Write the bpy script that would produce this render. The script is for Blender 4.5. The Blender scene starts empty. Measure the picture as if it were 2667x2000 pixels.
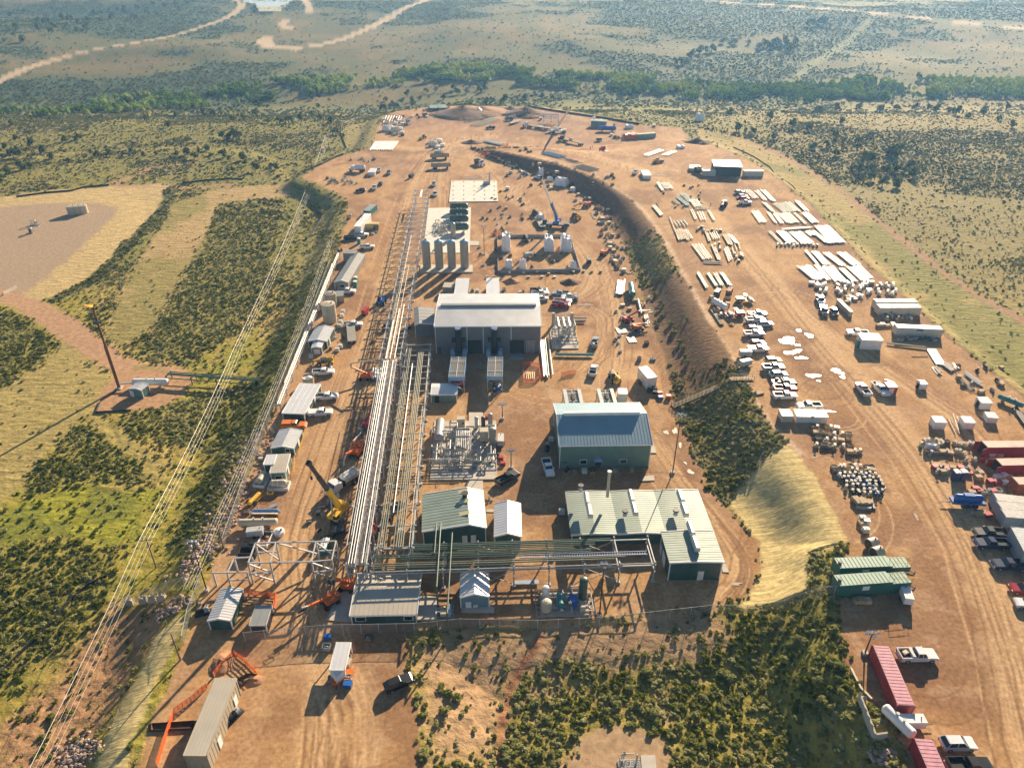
import bpy, bmesh, math, random
import numpy as np
from mathutils import Vector, Matrix, Quaternion
from math import sin, cos, pi, radians as R
rnd = random.Random(11)
rng = np.random.default_rng(11)
scene = bpy.context.scene
COL = scene.collection
# ------------------------------------------------------------------ camera model (used to survey the place from the photograph)
FPX, TH, CH = 1884.0, R(31.5), 100.0
CT, ST = cos(TH), sin(TH)
FR = {'A': (0, 0, 1.20570), 'T1': (0, 0, .40687), 'T2': (850, 0, .40687), 'T3': (1700, 0, .43716), 'L4': (0, 400, .31646),
   'L5': (0, 900, .31646), 'L6': (0, 1400, .36157), 'M1': (500, 1150, .30136), 'M2': (700, 800, .27130), 'M3': (1050, 700, .24116),
   'M4': (1050, 1050, .21097), 'M5': (1400, 1000, .33153), 'M6': (850, 1400, .24864), 'M7': (1100, 1400, .29385), 'M8': (800, 400, .24864),
   'R1': (1250, 400, .24864), 'R2': (1380, 700, .24110), 'R3': (1650, 450, .27125), 'R4': (1750, 700, .33160), 'R5': (2150, 950, .24114),
   'R6': (1950, 1250, .32414), 'R7': (2000, 1600, .30154), 'R8': (1000, 1600, .49729), 'P': (0, 0, 1.0)}
def uv(f, x, y):
 ox, oy, s = FR[f]
 return (ox + x * s - 1333.5) / FPX, (oy + y * s - 1000.0) / FPX
def flat(f, x, y, z=0.0):                       # pixel -> point on the level z
 u, v = uv(f, x, y)
 t = (CH - z) / (ST + v * CT)
 return (u * t, (CT - v * ST) * t)
def pl(f, pts, z=0.0):
 return np.array([flat(f, a, b, z) for a, b in pts])
# ------------------------------------------------------------------ small numpy toolkit
def sstep(a, b, t):
 q = np.clip((t - a) / (b - a), 0, 1)
 return q * q * (3 - 2 * q)
def vnoise(x, y, s, seed=0):
 x = x / s + seed * 17.31; y = y / s - seed * 9.77
 xi = np.floor(x).astype(np.int64); yi = np.floor(y).astype(np.int64)
 fx = x - xi; fy = y - yi
 fx = fx * fx * (3 - 2 * fx); fy = fy * fy * (3 - 2 * fy)
 def h(a, b):
  n = (a * 374761393 + b * 668265263 + seed * 1442695) & 0x7fffffff
  n = ((n ^ (n >> 13)) * 1274126177) & 0x7fffffff
  return ((n ^ (n >> 16)) & 0xffff) / 65535.0
 return (h(xi, yi) * (1 - fx) + h(xi + 1, yi) * fx) * (1 - fy) + (h(xi, yi + 1) * (1 - fx) + h(xi + 1, yi + 1) * fx) * fy
def fbm(x, y, s, o=4, seed=0):
 r = 0; a = .5; n = 0
 for k in range(o):
  r = r + a * vnoise(x, y, s / (2.03 ** k), seed + k * 5); n += a; a *= .55
 return r / n
def sdist(poly, x, y):                          # signed distance, negative inside
 d2 = np.full(x.shape, 1e18); ins = np.zeros(x.shape, bool)
 n = len(poly)
 for i in range(n):
  ax, ay = poly[i]; bx, by = poly[(i + 1) % n]
  ex, ey = bx - ax, by - ay
  wx, wy = x - ax, y - ay
  t = np.clip((wx * ex + wy * ey) / (ex * ex + ey * ey + 1e-12), 0, 1)
  dx, dy = wx - t * ex, wy - t * ey
  d2 = np.minimum(d2, dx * dx + dy * dy)
  if abs(ey) > 1e-12:
   c = (ay > y) != (by > y)
   ins ^= c & (x < ex * (y - ay) / ey + ax)
 d = np.sqrt(d2)
 return np.where(ins, -d, d)
def ldist(pts, x, y):
 d2 = np.full(x.shape, 1e18)
 for i in range(len(pts) - 1):
  ax, ay = pts[i]; bx, by = pts[i + 1]
  ex, ey = bx - ax, by - ay
  wx, wy = x - ax, y - ay
  t = np.clip((wx * ex + wy * ey) / (ex * ex + ey * ey + 1e-12), 0, 1)
  dx, dy = wx - t * ex, wy - t * ey
  d2 = np.minimum(d2, dx * dx + dy * dy)
 return np.sqrt(d2)
def smooth_line(pts, n=4):
 p = [np.array(q, float) for q in pts]
 for _ in range(n):
  q = [p[0]]
  for a, b in zip(p[:-1], p[1:]):
   q += [a * .75 + b * .25, a * .25 + b * .75]
  q.append(p[-1]); p = q
  if len(p) > 60: break
 return np.array(p)
# ------------------------------------------------------------------ the lie of the land
YH = 5.5
PAD = pl('A', [(270, 1760), (330, 1560), (385, 1440), (400, 1390), (432, 1290), (455, 1225), (480, 1165), (540, 1010), (590, 890), (640, 760), (690, 650),
      (725, 560), (745, 480), (752, 440), (740, 425), (690, 400), (652, 385), (700, 350), (760, 332), (800, 318), (826, 252), (860, 240), (920, 232),
      (1000, 228), (1180, 232), (1250, 245), (1400, 272), (1470, 275), (1490, 300), (1300, 340), (1060, 318), (1020, 322), (1060, 345), (1230, 402), (1290, 450), (1340, 520),
      (1380, 620), (1420, 740), (1465, 890), (1505, 1000), (1530, 1060), (1600, 1120), (1640, 1170), (1640, 1230), (1610, 1290), (1540, 1310),
      (1200, 1350), (900, 1362), (888, 1400), (885, 1480), (905, 1560), (918, 1760)])
YARD = pl('A', [(1060, 318), (1200, 352), (1300, 395), (1370, 440), (1425, 515), (1500, 650), (1565, 760), (1610, 830), (1650, 915), (1720, 985),
    (1780, 1075), (1835, 1195), (1800, 1215), (1800, 1300), (1830, 1450), (1905, 1570), (1960, 1660), (2010, 1800), (2700, 1800), (2650, 1300), (2420, 1020),
    (2212, 872), (2150, 820), (2060, 750), (1960, 660), (1850, 560), (1750, 450), (1650, 370), (1590, 330), (1520, 297), (1450, 283), (1300, 300)], 4.5)
SLOPE = pl('A', [(1060, 318), (1200, 352), (1300, 395), (1370, 440), (1425, 515), (1500, 650), (1565, 760), (1610, 830), (1650, 915), (1720, 985), (1780, 1075),
     (1840, 1195), (1745, 1210), (1745, 1295), (1600, 1295), (1640, 1230), (1640, 1170), (1610, 1120), (1530, 1060), (1505, 1000), (1465, 890), (1420, 740),
     (1380, 620), (1340, 520), (1290, 450), (1230, 400), (1040, 330)], 2.0)
WELL = pl('A', [(-60, 455), (80, 440), (200, 438), (255, 448), (245, 470), (180, 530), (100, 600), (40, 642), (-60, 660)], -4)
STRAW = pl('A', [(-60, 435), (120, 412), (350, 395), (372, 400), (350, 452), (260, 545), (205, 600), (120, 640), (60, 660), (-60, 640)], -4)
FIELD = pl('A', [(380, 430), (450, 408), (500, 398), (630, 392), (622, 420), (470, 432), (442, 510), (392, 590), (335, 690), (262, 742), (222, 722), (268, 610)], -3)
SAGE = pl('A', [(470, 436), (560, 425), (612, 430), (600, 500), (560, 620), (490, 720), (400, 785), (285, 745), (345, 690), (400, 595), (445, 515)], -3)
SAGES = [pl('A', q, -4) for q in ([(95, 1015), (150, 940), (185, 905), (270, 970), (330, 1005), (300, 1050), (170, 1045), (60, 1070)], [(220, 915), (300, 890), (430, 848), (570, 825), (610, 860), (540, 1010), (440, 985), (350, 960), (300, 950)],
 [(-30, 1195), (120, 1165), (250, 1195), (215, 1290), (130, 1385), (-30, 1500)], [(470, 1010), (540, 1000), (470, 1160), (420, 1230), (370, 1180)], [(-30, 660), (60, 690), (130, 745), (60, 800), (-30, 850)], [(600, 700), (690, 610), (720, 560), (690, 660), (640, 760), (600, 850), (560, 800)], [(-30, 1620), (90, 1560), (120, 1659), (60, 1720)])]
HAY = pl('A', [(-40, 800), (60, 745), (120, 722), (190, 760), (240, 815), (235, 870), (150, 930), (60, 1030), (-40, 1130)], -4)
LUSH = pl('A', [(-40, 1130), (60, 1085), (150, 1045), (240, 1055), (330, 1065), (300, 1110), (250, 1190), (120, 1160), (-40, 1205)], -4)
FLAREPAD = pl('A', [(212, 858), (262, 795), (350, 800), (425, 808), (400, 852), (350, 882), (208, 893)], -4)
MATS = [pl('A', [(1575, 1068), (1640, 1012), (1690, 980), (1720, 985), (1780, 1075), (1838, 1195), (1745, 1210), (1745, 1292), (1600, 1292), (1645, 1230), (1645, 1165), (1612, 1120)], 2.5),
  pl('A', [(345, 1362), (392, 1338), (400, 1350), (330, 1500), (292, 1600), (262, 1740), (150, 1740), (240, 1530)], -1)]
PONDBANK = pl('A', [(742, 262), (790, 250), (818, 255), (800, 318), (770, 322), (745, 300)], 0)
WEDGE = pl('A', [(690, 420), (735, 440), (748, 480), (722, 545), (690, 600), (640, 600), (615, 585), (660, 520), (690, 470)], -2)
FRONTPAD = pl('A', [(1180, 1720), (1200, 1650), (1250, 1590), (1310, 1565), (1380, 1570), (1450, 1610), (1500, 1720)], -1.5)
FRONTSOIL = pl('A', [(890, 1390), (1000, 1362), (1200, 1350), (1540, 1318), (1560, 1400), (1500, 1440), (1300, 1440), (1100, 1480), (1090, 1659), (920, 1659), (900, 1500)], -1)
REDCUT = pl('A', [(-20, 1560), (130, 1430), (240, 1300), (330, 1290), (380, 1340), (300, 1470), (200, 1600), (150, 1720), (-20, 1720)], -3)
OUTERTRACK = smooth_line(pl('A', [(1500, 283), (1610, 303), (1700, 340), (1800, 400), (1900, 480), (2000, 560), (2100, 630), (2212, 692), (2420, 810)], -2))
BANK = np.concatenate([OUTERTRACK, pl('A', [(2420, 1020), (2212, 872), (2150, 820), (2060, 750), (1960, 660), (1850, 560), (1750, 450), (1650, 370), (1590, 330), (1520, 297)], 4.5)])
YEDGE = pl('A', [(2420, 1020), (2212, 872), (2150, 820), (2060, 750), (1960, 660), (1850, 560), (1750, 450), (1650, 370), (1590, 330), (1520, 297), (1400, 272), (1250, 245), (1180, 232)], 4.5)
LEFTROAD = smooth_line(pl('A', [(-40, 628), (60, 655), (140, 705), (210, 755), (262, 792), (330, 800), (372, 806)], -4))
def natural(x, y):
 z = -4.0 * sstep(-15, -75, x - (y - 150) * -.06) - 2.0 * sstep(90, 170, x)
 z = z - 1.5 * sstep(100, 70, y)
 z = z + 2.2 * (fbm(x, y, 90, 3, 3) - .5) * sstep(40, 160, np.abs(x - 20) + np.maximum(0, y - 480))
 z = z - 13 * sstep(480, 640, y)
 rise = np.maximum(0, y - 650)
 z = z + rise * .052 + 20 * (fbm(x, y, 230, 3, 9) - .5) * sstep(640, 900, y) * (1 - np.exp(-((x + 375) ** 2 + (y - 1190) ** 2) / 200.0 ** 2))
 ll = sstep(-430, -620, x)
 z = z + ll * 10 * np.exp(-((y - 980) / 190.0) ** 2) - ll * 16 * np.exp(-((y - 1230) / 110.0) ** 2)
 z = z + np.maximum(0, y - 1500) * .03
 return z
def height(x, y):
 x = np.asarray(x, float); y = np.asarray(y, float)
 dp = np.maximum(0, sdist(PAD, x, y)); dy = np.maximum(0, sdist(YARD, x, y)); dw = np.maximum(0, sdist(WELL, x, y))
 ds = sdist(SLOPE, x, y)
 dmin = np.minimum(np.minimum(dp, dy), dw)
 dn = np.where(ds < 0, 500.0, np.maximum(0, 15 - dmin))
 zy = YH * sstep(490, 330, y)
 e = .25
 w = [1 / (dp + e) ** 2, 1 / (dy + e) ** 2, 1 / (dw + e) ** 2, 1 / (dn + e) ** 2]
 hs = [0 * x, zy, -4 + 0 * x, natural(x, y)]
 z = sum(a * b for a, b in zip(w, hs)) / sum(w)
 return z
def gz(x, y):
 return float(height(np.array([x]), np.array([y]))[0])
_TS = 1.0 - np.linspace(0, 1, 260)
def G(f, x, y):                                  # pixel -> point on the ground
 u, v = uv(f, x, y)
 k = ST + v * CT
 zs = np.linspace(16, -12, 113) if v > -.36 else np.linspace(90, -22, 260)
 t = (CH - zs) / k
 X, Y = u * t, (CT - v * ST) * t
 h = height(X, Y) - zs
 i = int(np.argmax(h >= 0))
 if h[i] < 0: i = len(zs) - 1
 if i == 0: j = 0.0
 else: j = (0 - h[i - 1]) / (h[i] - h[i - 1] + 1e-9)
 a = max(i - 1, 0)
 z = zs[a] + (zs[i] - zs[a]) * j
 t = (CH - z) / k
 return Vector((u * t, (CT - v * ST) * t, gz(u * t, (CT - v * ST) * t)))
def GP(f, x, y, z):                              # pixel -> point on the level z
 a, b = flat(f, x, y, z)
 return Vector((a, b, z))
# ------------------------------------------------------------------ what covers the land
C = lambda *c: np.array(c)
DIRT, DIRT2, TANC = C(.44, .262, .122), C(.315, .168, .08), C(.60, .40, .215)
TRACKS = [(smooth_line(pl('A', p, z)), w, c, a) for p, z, w, c, a in [
 ([(700, 1720), (720, 1480), (640, 1240), (660, 1100), (720, 950), (770, 800), (830, 600), (880, 420), (930, 330), (1000, 300), (1080, 290)], 0, 4.5, TANC, .5),
 ([(680, 1720), (690, 1480), (600, 1240), (625, 1100), (690, 950), (740, 800)], 0, 2.0, TANC, .4),
 ([(1000, 300), (960, 330), (945, 420), (955, 520), (900, 640)], 0, 3.0, TANC, .4),
 ([(840, 300), (900, 310), (1000, 292), (1150, 300), (1330, 350), (1480, 420), (1580, 520), (1680, 640), (1780, 760), (1900, 900), (2030, 1060), (2140, 1250), (2212, 1500), (2260, 1720)], 4, 9, TANC, .55),
 ([(1690, 640), (1800, 740), (1960, 850), (2120, 960), (2200, 1150)], 4, 3.5, TANC, .5),
 ([(1020, 300), (1060, 380), (1150, 440), (1230, 500), (1290, 580), (1270, 640), (1180, 650)], 0, 3.5, TANC, .45),
 ([(1290, 560), (1330, 650), (1340, 760), (1320, 860), (1420, 960), (1470, 1060), (1560, 1150), (1600, 1230), (1540, 1300)], 0, 4.0, TANC, .5),
 ([(1250, 800), (1300, 760), (1310, 680), (1240, 660)], 0, 3.0, TANC, .4),
 ([(780, 1700), (800, 1550), (760, 1450)], 0, 3.5, TANC, .4),
 ([(1520, 1110), (1580, 1150), (1620, 1220), (1590, 1285)], 0, 1.6, DIRT2 * .6, .7),
 ([(1140, 330), (1230, 365), (1310, 400), (1385, 450), (1435, 520), (1505, 650), (1570, 765), (1615, 840), (1655, 915), (1725, 985)], 4.5, 1.3, C(.72, .55, .40), .8),
 ([(1100, 345), (1230, 385), (1330, 440), (1390, 530)], 3, 4, C(.20, .13, .085), .8),
 ([(1370, 620), (1400, 700), (1440, 820), (1470, 920), (1510, 1010)], 1.0, 2.0, DIRT2 * .7, .6),
]]
PUDDLES = [('R4', 905, 565, 4.2, 2.6), ('R4', 930, 660, 2.4, 1.5), ('R4', 985, 645, 1.6, 1.2), ('R4', 1015, 700, 2.0, 1.2), ('R4', 1108, 840, 2.2, 1.8), ('R4', 1298, 805, 2.2, 2.0), ('R4', 1340, 850, 1.4, 1.0), ('R4', 1080, 525, 1.2, 2.4), ('R4', 998, 485, .8, 1.6), ('R4', 985, 600, 1.0, .8), ('R4', 1238, 1120, 2.0, .7), ('R4', 1150, 880, .7, .6), ('R3', 265, 25, 4, 1.2),
          ('M5', 1010, 380, .8, 1.6), ('M5', 1080, 370, .9, 2.0), ('M5', 1120, 480, .6, 1.6), ('M5', 1200, 690, .8, 1.6), ('M5', 1160, 620, .5, .8), ('R2', 600, 390, 3.2, 1.6), ('R2', 350, 500, 5, .8), ('T2', 930, 1140, 6, 2.2), ('R5', 620, 1300, .5, 2.4), ('R6', 1345, 295, .5, 1.6), ('M5', 1560, 1570, 1.6, .5), ('M8', 870, 1040, .8, 2.0), ('M8', 1020, 240, 1.0, 2.4), ('R8', 0, 0, 0, 0)]
WET = [(*tuple(G(f, x, y))[:2], sx, sy) for f, x, y, sx, sy in PUDDLES if sx]
RUTS = []
for p_, w_, c_, a_ in TRACKS[:12]:
 if w_ < 2.5: continue
 q_ = p_[::3] if len(p_) > 40 else p_
 t_ = np.gradient(q_, axis=0); t_ = t_ / (np.linalg.norm(t_, axis=1, keepdims=True) + 1e-9)
 nn_ = np.stack([-t_[:, 1], t_[:, 0]], 1)
 for k_ in range(7):
  off = rnd.gauss(0, w_ * .6 + 1.2); wob = np.cumsum(rng.normal(0, .35, len(q_)))[:, None]
  RUTS.append((q_ + nn_ * (off + wob), .32, DIRT2 * .72 if k_ % 2 else TANC * 1.02, .65))
  if k_ % 2: RUTS.append((q_ + nn_ * (off + wob + 1.9), .32, DIRT2 * .72, .65))
for k_ in range(46):
 cx_, cy_ = (rnd.uniform(-35, 35), rnd.uniform(65, 300)) if k_ % 2 else (rnd.uniform(45, 110), rnd.uniform(70, 330))
 r_, t0_ = rnd.uniform(4, 16), rnd.uniform(0, 6.28); a_ = np.linspace(t0_, t0_ + rnd.uniform(1.2, 4.5), 16)
 for rr_ in (r_, r_ + 1.8): RUTS.append((np.stack([cx_ + rr_ * np.cos(a_), cy_ + rr_ * np.sin(a_) * rnd.uniform(.8, 1.2)], 1), .3, DIRT2 * .75 if k_ % 3 else TANC, .6))
FARROADS = [(smooth_line(np.array([tuple(G('A', *q))[:2] for q in p])), w) for p, z, w in [
 ([(-30, 190), (60, 146), (150, 118), (300, 93), (430, 62), (500, 36), (530, 8), (500, -3)], 6, 11.0),
 ([(640, 108), (590, 105), (570, 98), (566, 88), (580, 80), (574, 95), (600, 104), (660, 103), (720, 92), (780, 70), (850, 33), (930, -3)], 8, 13.0),
 ([(625, 62), (610, 58), (612, 48), (628, 42)], 10, 11.0),
 ([(665, 30), (670, 18), (655, -5)], 12, 11.0),
 ([(1500, -3), (1700, 12), (1850, 26), (2000, 41), (2230, 64)], 18, 16.0),
]]
ROWTRACK = smooth_line(np.array([tuple(G('A', *q))[:2] for q in [(1690, 192), (1760, 135), (1880, 45)]]))
POND = np.array([tuple(G('A', *q))[:2] for q in [(522, 6), (540, 12), (552, 16), (556, 25), (560, 32), (580, 31), (602, 27), (618, 17), (628, 6), (630, -8), (520, -8)]])
def blend(col, m, c, rows=None):
 m = m[:, None]
 return col * (1 - m) + c * m
def surf(x, y):
 """albedo, bush density, bush tint and zone of the ground at (x, y)"""
 n1 = fbm(x, y, 34, 4, 21); n2 = fbm(x, y, 7, 3, 31); n3 = fbm(x * .7, y, 120, 4, 41); n4 = fbm(x, y, 2.2, 2, 51)
 far = sstep(470, 680, y)
 left = sstep(10, -40, x)
 # open country
 grass = C(.33, .28, .05); straw = C(.46, .33, .11); soil = C(.36, .22, .10); green = C(.22, .245, .03)
 col = blend(np.tile(grass, (len(x), 1)), sstep(.42, .62, n1), straw)
 col = blend(col, sstep(.5, .35, n2) * .5, green)
 col = blend(col, sstep(.55, .75, n4) * .35, soil)
 hill = blend(np.tile(C(.125, .125, .046), (len(x), 1)), sstep(.40, .62, n1), C(.20, .155, .062))
 hill = blend(hill, sstep(.41, .52, n3 + (n1 - .5) * .4) * .85, C(.055, .10, .055))
 col = col * (1 - far[:, None]) + hill * far[:, None]
 veg = .10 + .75 * sstep(.50, .64, n1)
 veg = veg * (1 - far) + far * (.05 + 1.0 * sstep(.43, .54, n3 + (n1 - .5) * .4))
 mid = sstep(200, 270, y) * (1 - far)
 col = blend(col, mid * .7, C(.20, .19, .06))
 veg = veg * (1 - mid) + mid * np.clip(veg * 1.3 + .15, 0, 1.2)
 tint = np.clip(.40 + (n2 - .5) * 1.5 + (n1 - .5) * .8, 0, 1)
 zone = np.zeros(len(x), np.int8)
 ed = (n2 - .5) * 3.0 + (n4 - .5) * 1.2
 # drier meadows in the middle distance
 rt = sstep(60, 160, x - (y - 250) * .1) * (1 - far)
 col = blend(col, rt * .7, C(.28, .225, .085)); veg = veg * (1 - rt) + rt * (.15 + .85 * sstep(.47, .6, fbm(x, y, 70, 3, 77)))
 # front slope: sandy soil between the bushes
 fr = sstep(108, 96, y) * sstep(-32, -24, x)
 col = blend(col, fr * .85, C(.30, .25, .055)); veg = veg * (1 - fr) + fr * (.55 + .75 * sstep(.30, .5, n1) + .8 * sstep(20, 40, x))
 col = blend(col, fr * sstep(.50, .66, n1 * .5 + n2 * .5) * .8 * sstep(45, 25, x), C(.42, .27, .14))
 def area(poly, c, v, soft=1.0, amp=1.0, zn=0, a=1.0):
  nonlocal col, veg
  lo, hi = poly.min(0) - 8, poly.max(0) + 8
  k = np.where((x > lo[0]) & (x < hi[0]) & (y > lo[1]) & (y < hi[1]))[0]
  if not len(k): return
  d = sdist(poly, x[k], y[k]) + ed[k] * amp
  m = sstep(soft, -soft, d) * a
  col[k] = blend(col[k], m, c)
  veg[k] = veg[k] * (1 - m) + v * m
  if zn: zone[k[d < 0]] = zn
 def line(p, w, c, v=0, soft=.8, a=1.0, zn=0):
  nonlocal col, veg
  lo, hi = p.min(0) - w - 6, p.max(0) + w + 6
  k = np.where((x > lo[0]) & (x < hi[0]) & (y > lo[1]) & (y < hi[1]))[0]
  if not len(k): return
  d = ldist(p, x[k], y[k]) - w * .5 + ed[k] * min(1, w * .25)
  m = sstep(soft, -soft, d) * a
  col[k] = blend(col[k], m, c)
  veg[k] = veg[k] * (1 - m) + v * m
  if zn: zone[k[d < 0]] = zn
 area(HAY, C(.40, .31, .12), .02, 2, 1.2, 7); area(HAY, C(.25, .22, .06), .02, 10, 5, 0, .35)
 area(LUSH, C(.29, .285, .035), .12, 3, 2.2, 7); k = sdist(LUSH, x, y) < 0; col[k] = blend(col[k], sstep(.42, .6, n2[k]) * .6, C(.13, .155, .03))
 area(FIELD, C(.42, .30, .135), .02, 1.5, .8, 7)
 k = sdist(FIELD, x, y) < 0
 col[k] = blend(col[k], sstep(.5, .62, n1[k]) * .7, C(.23, .215, .06))
 for s_ in SAGES: area(s_, C(.27, .235, .06), 1.0, 2.5, 1.4)
 area(SAGE, C(.25, .22, .065), 1.15, 1.5, .8)
 area(STRAW, C(.50, .375, .175), .0, 1.2, .7, 7)
 area(WELL, C(.37, .275, .185), 0, 1.5, .7, 4)
 line(pl('A', [(372, 402), (350, 455), (262, 545), (205, 605), (120, 650)], -4), 5, C(.16, .15, .05), 1.1)
 area(WEDGE, C(.30, .255, .085), .35, 2, 1)
 area(REDCUT, C(.40, .235, .12), .14, 3, 2)
 area(FRONTSOIL, C(.46, .30, .165), .10, 3, 2)
 line(pl('A', [(1165, 1390), (1130, 1440), (1100, 1490), (1085, 1560), (1080, 1660)], -1), 1.6, C(.35, .17, .09), 0)
 line(LEFTROAD, 8.0, C(.44, .27, .155), 0, 1.2, 1, 5)
 line(pl('A', [(370, 806), (300, 790), (255, 850), (205, 900)], -4), 3, C(.30, .24, .08), 0, 1.0, .9)
 line(pl('A', [(205, 900), (255, 950), (330, 1000), (335, 1040)], -4), 4, C(.33, .27, .09), 0.05, 1.0, .9)
 line(pl('A', [(500, 398), (400, 405), (240, 400), (330, 360), (420, 350)], -4), 5, C(.42, .25, .15), 0, 1.5, .7)
 line(pl('A', [(0, 345), (200, 328), (380, 318), (520, 325), (590, 345), (620, 385)], -4), 5, C(.36, .30, .09), 0.1, 2, .8)
 area(FLAREPAD, C(.42, .255, .14), 0, 1, .5, 5)
 area(SLOPE, C(.185, .10, .057), .0, 1.5, 1, 3)
 k = np.where(sdist(SLOPE, x, y) < 1.5)[0]
 if len(k):
  q = sstep(330, 255, y[k])                       # grassy further along
  col[k] = blend(col[k], q * (.15 + .6 * sstep(.42, .6, n1[k])), C(.25, .205, .07))
  veg[k] = np.maximum(veg[k], q * np.clip(sstep(.35, .55, n1[k]) * .6, 0, 1) + .5 * sstep(175, 150, y[k]))
 # grassed outer bank of the yard
 dyd = sdist(BANK, x, y)
 k = np.where(dyd < 3)[0]
 if len(k):
  m = sstep(2, -2, dyd[k] + ed[k] * .6)
  col[k] = blend(col[k], m, C(.37, .285, .105)); veg[k] = veg[k] * (1 - m) + .03
  col[k] = blend(col[k], sstep(.48, .58, n1[k]) * m * .75, C(.19, .195, .05))
  zone[k[m > .5]] = 7
 line(OUTERTRACK, 3.6, C(.36, .21, .12), 0, 1, .95, 5)
 line(YEDGE, 2.4, C(.17, .10, .06), .1, 1, .8)
 for i, mt in enumerate(MATS):
  area(mt, C(.62, .49, .22), .0, .7, .5, 6)
 area(FRONTPAD, C(.42, .285, .165), 0, 1.2, 1.0, 5)
 area(PAD, DIRT, 0, 1.0, .8, 1)
 area(YARD, DIRT * 1.02, 0, 1.0, .7, 2)
 area(PONDBANK, C(.30, .25, .09), .05, 1.5, .5, 7)
 inp = np.where((zone == 1) | (zone == 2))[0]
 if len(inp):
  xx, yy = x[inp], y[inp]
  c = col[inp]
  c = blend(c, sstep(.42, .66, n1[inp]) * .65, DIRT2)
  c = blend(c, sstep(.52, .66, fbm(xx, yy * .35, 5, 3, 61)) * .35, TANC)
  c = blend(c, sstep(.55, .72, fbm(xx, yy, 13, 3, 71)) * .4, C(.37, .225, .145))
  c = blend(c, sstep(380, 520, yy) * .5, C(.42, .25, .16))
  c = blend(c, sstep(.53, .62, fbm(xx, yy, 24, 4, 83)) * .7, C(.25, .135, .072))
  c = blend(c, sstep(.56, .66, fbm(xx, yy, 3.2, 3, 87)) * .3, C(.52, .36, .22)); c = blend(c, sstep(.57, .68, fbm(xx, yy, 2.6, 3, 89)) * .35, C(.26, .145, .08))
  c = c * (0.92 + .16 * n4[inp])[:, None]
  col[inp] = c
  for p, w, tc, a in TRACKS:
   lo, hi = p.min(0) - w - 4, p.max(0) + w + 4
   k = inp[(xx > lo[0]) & (xx < hi[0]) & (yy > lo[1]) & (yy < hi[1])]
   if not len(k): continue
   d = ldist(p, x[k], y[k])
   m = sstep(w * .5 + 1.2, w * .5 - 1.6, d + ed[k] * .6) * min(1, a * 1.45)
   m = m * (.55 + .45 * np.sin(d * 5.2 + n2[k] * 6) ** 2) * sstep(.2, .45, n1[k] + .15)
   col[k] = blend(col[k], m, tc)
  for wx, wy, sx, sy in WET:
   k = inp[(abs(xx - wx) < sx * 3) & (abs(yy - wy) < sy * 3)]
   if len(k): col[k] = blend(col[k], sstep(2.2, .9, np.hypot((x[k] - wx) / sx, (y[k] - wy) / sy) + (n2[k] - .5) * 1.6) * .6, C(.22, .115, .06))
  for p, w, tc, a in RUTS:
   lo, hi = p.min(0) - 2, p.max(0) + 2
   k = inp[(xx > lo[0]) & (xx < hi[0]) & (yy > lo[1]) & (yy < hi[1])]
   if len(k): col[k] = blend(col[k], sstep(w, w * .3, ldist(p, x[k], y[k])) * a * sstep(.3, .5, n1[k] * .6 + n2[k] * .4), tc)
 for p, w in FARROADS: line(p, w * 1.05, C(.50, .38, .25), 0, 1.2, 1, 5)
 line(ROWTRACK, 11, C(.20, .22, .09), .1, 3, .8)
 return col, np.clip(veg, 0, 2), tint, zone
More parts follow.
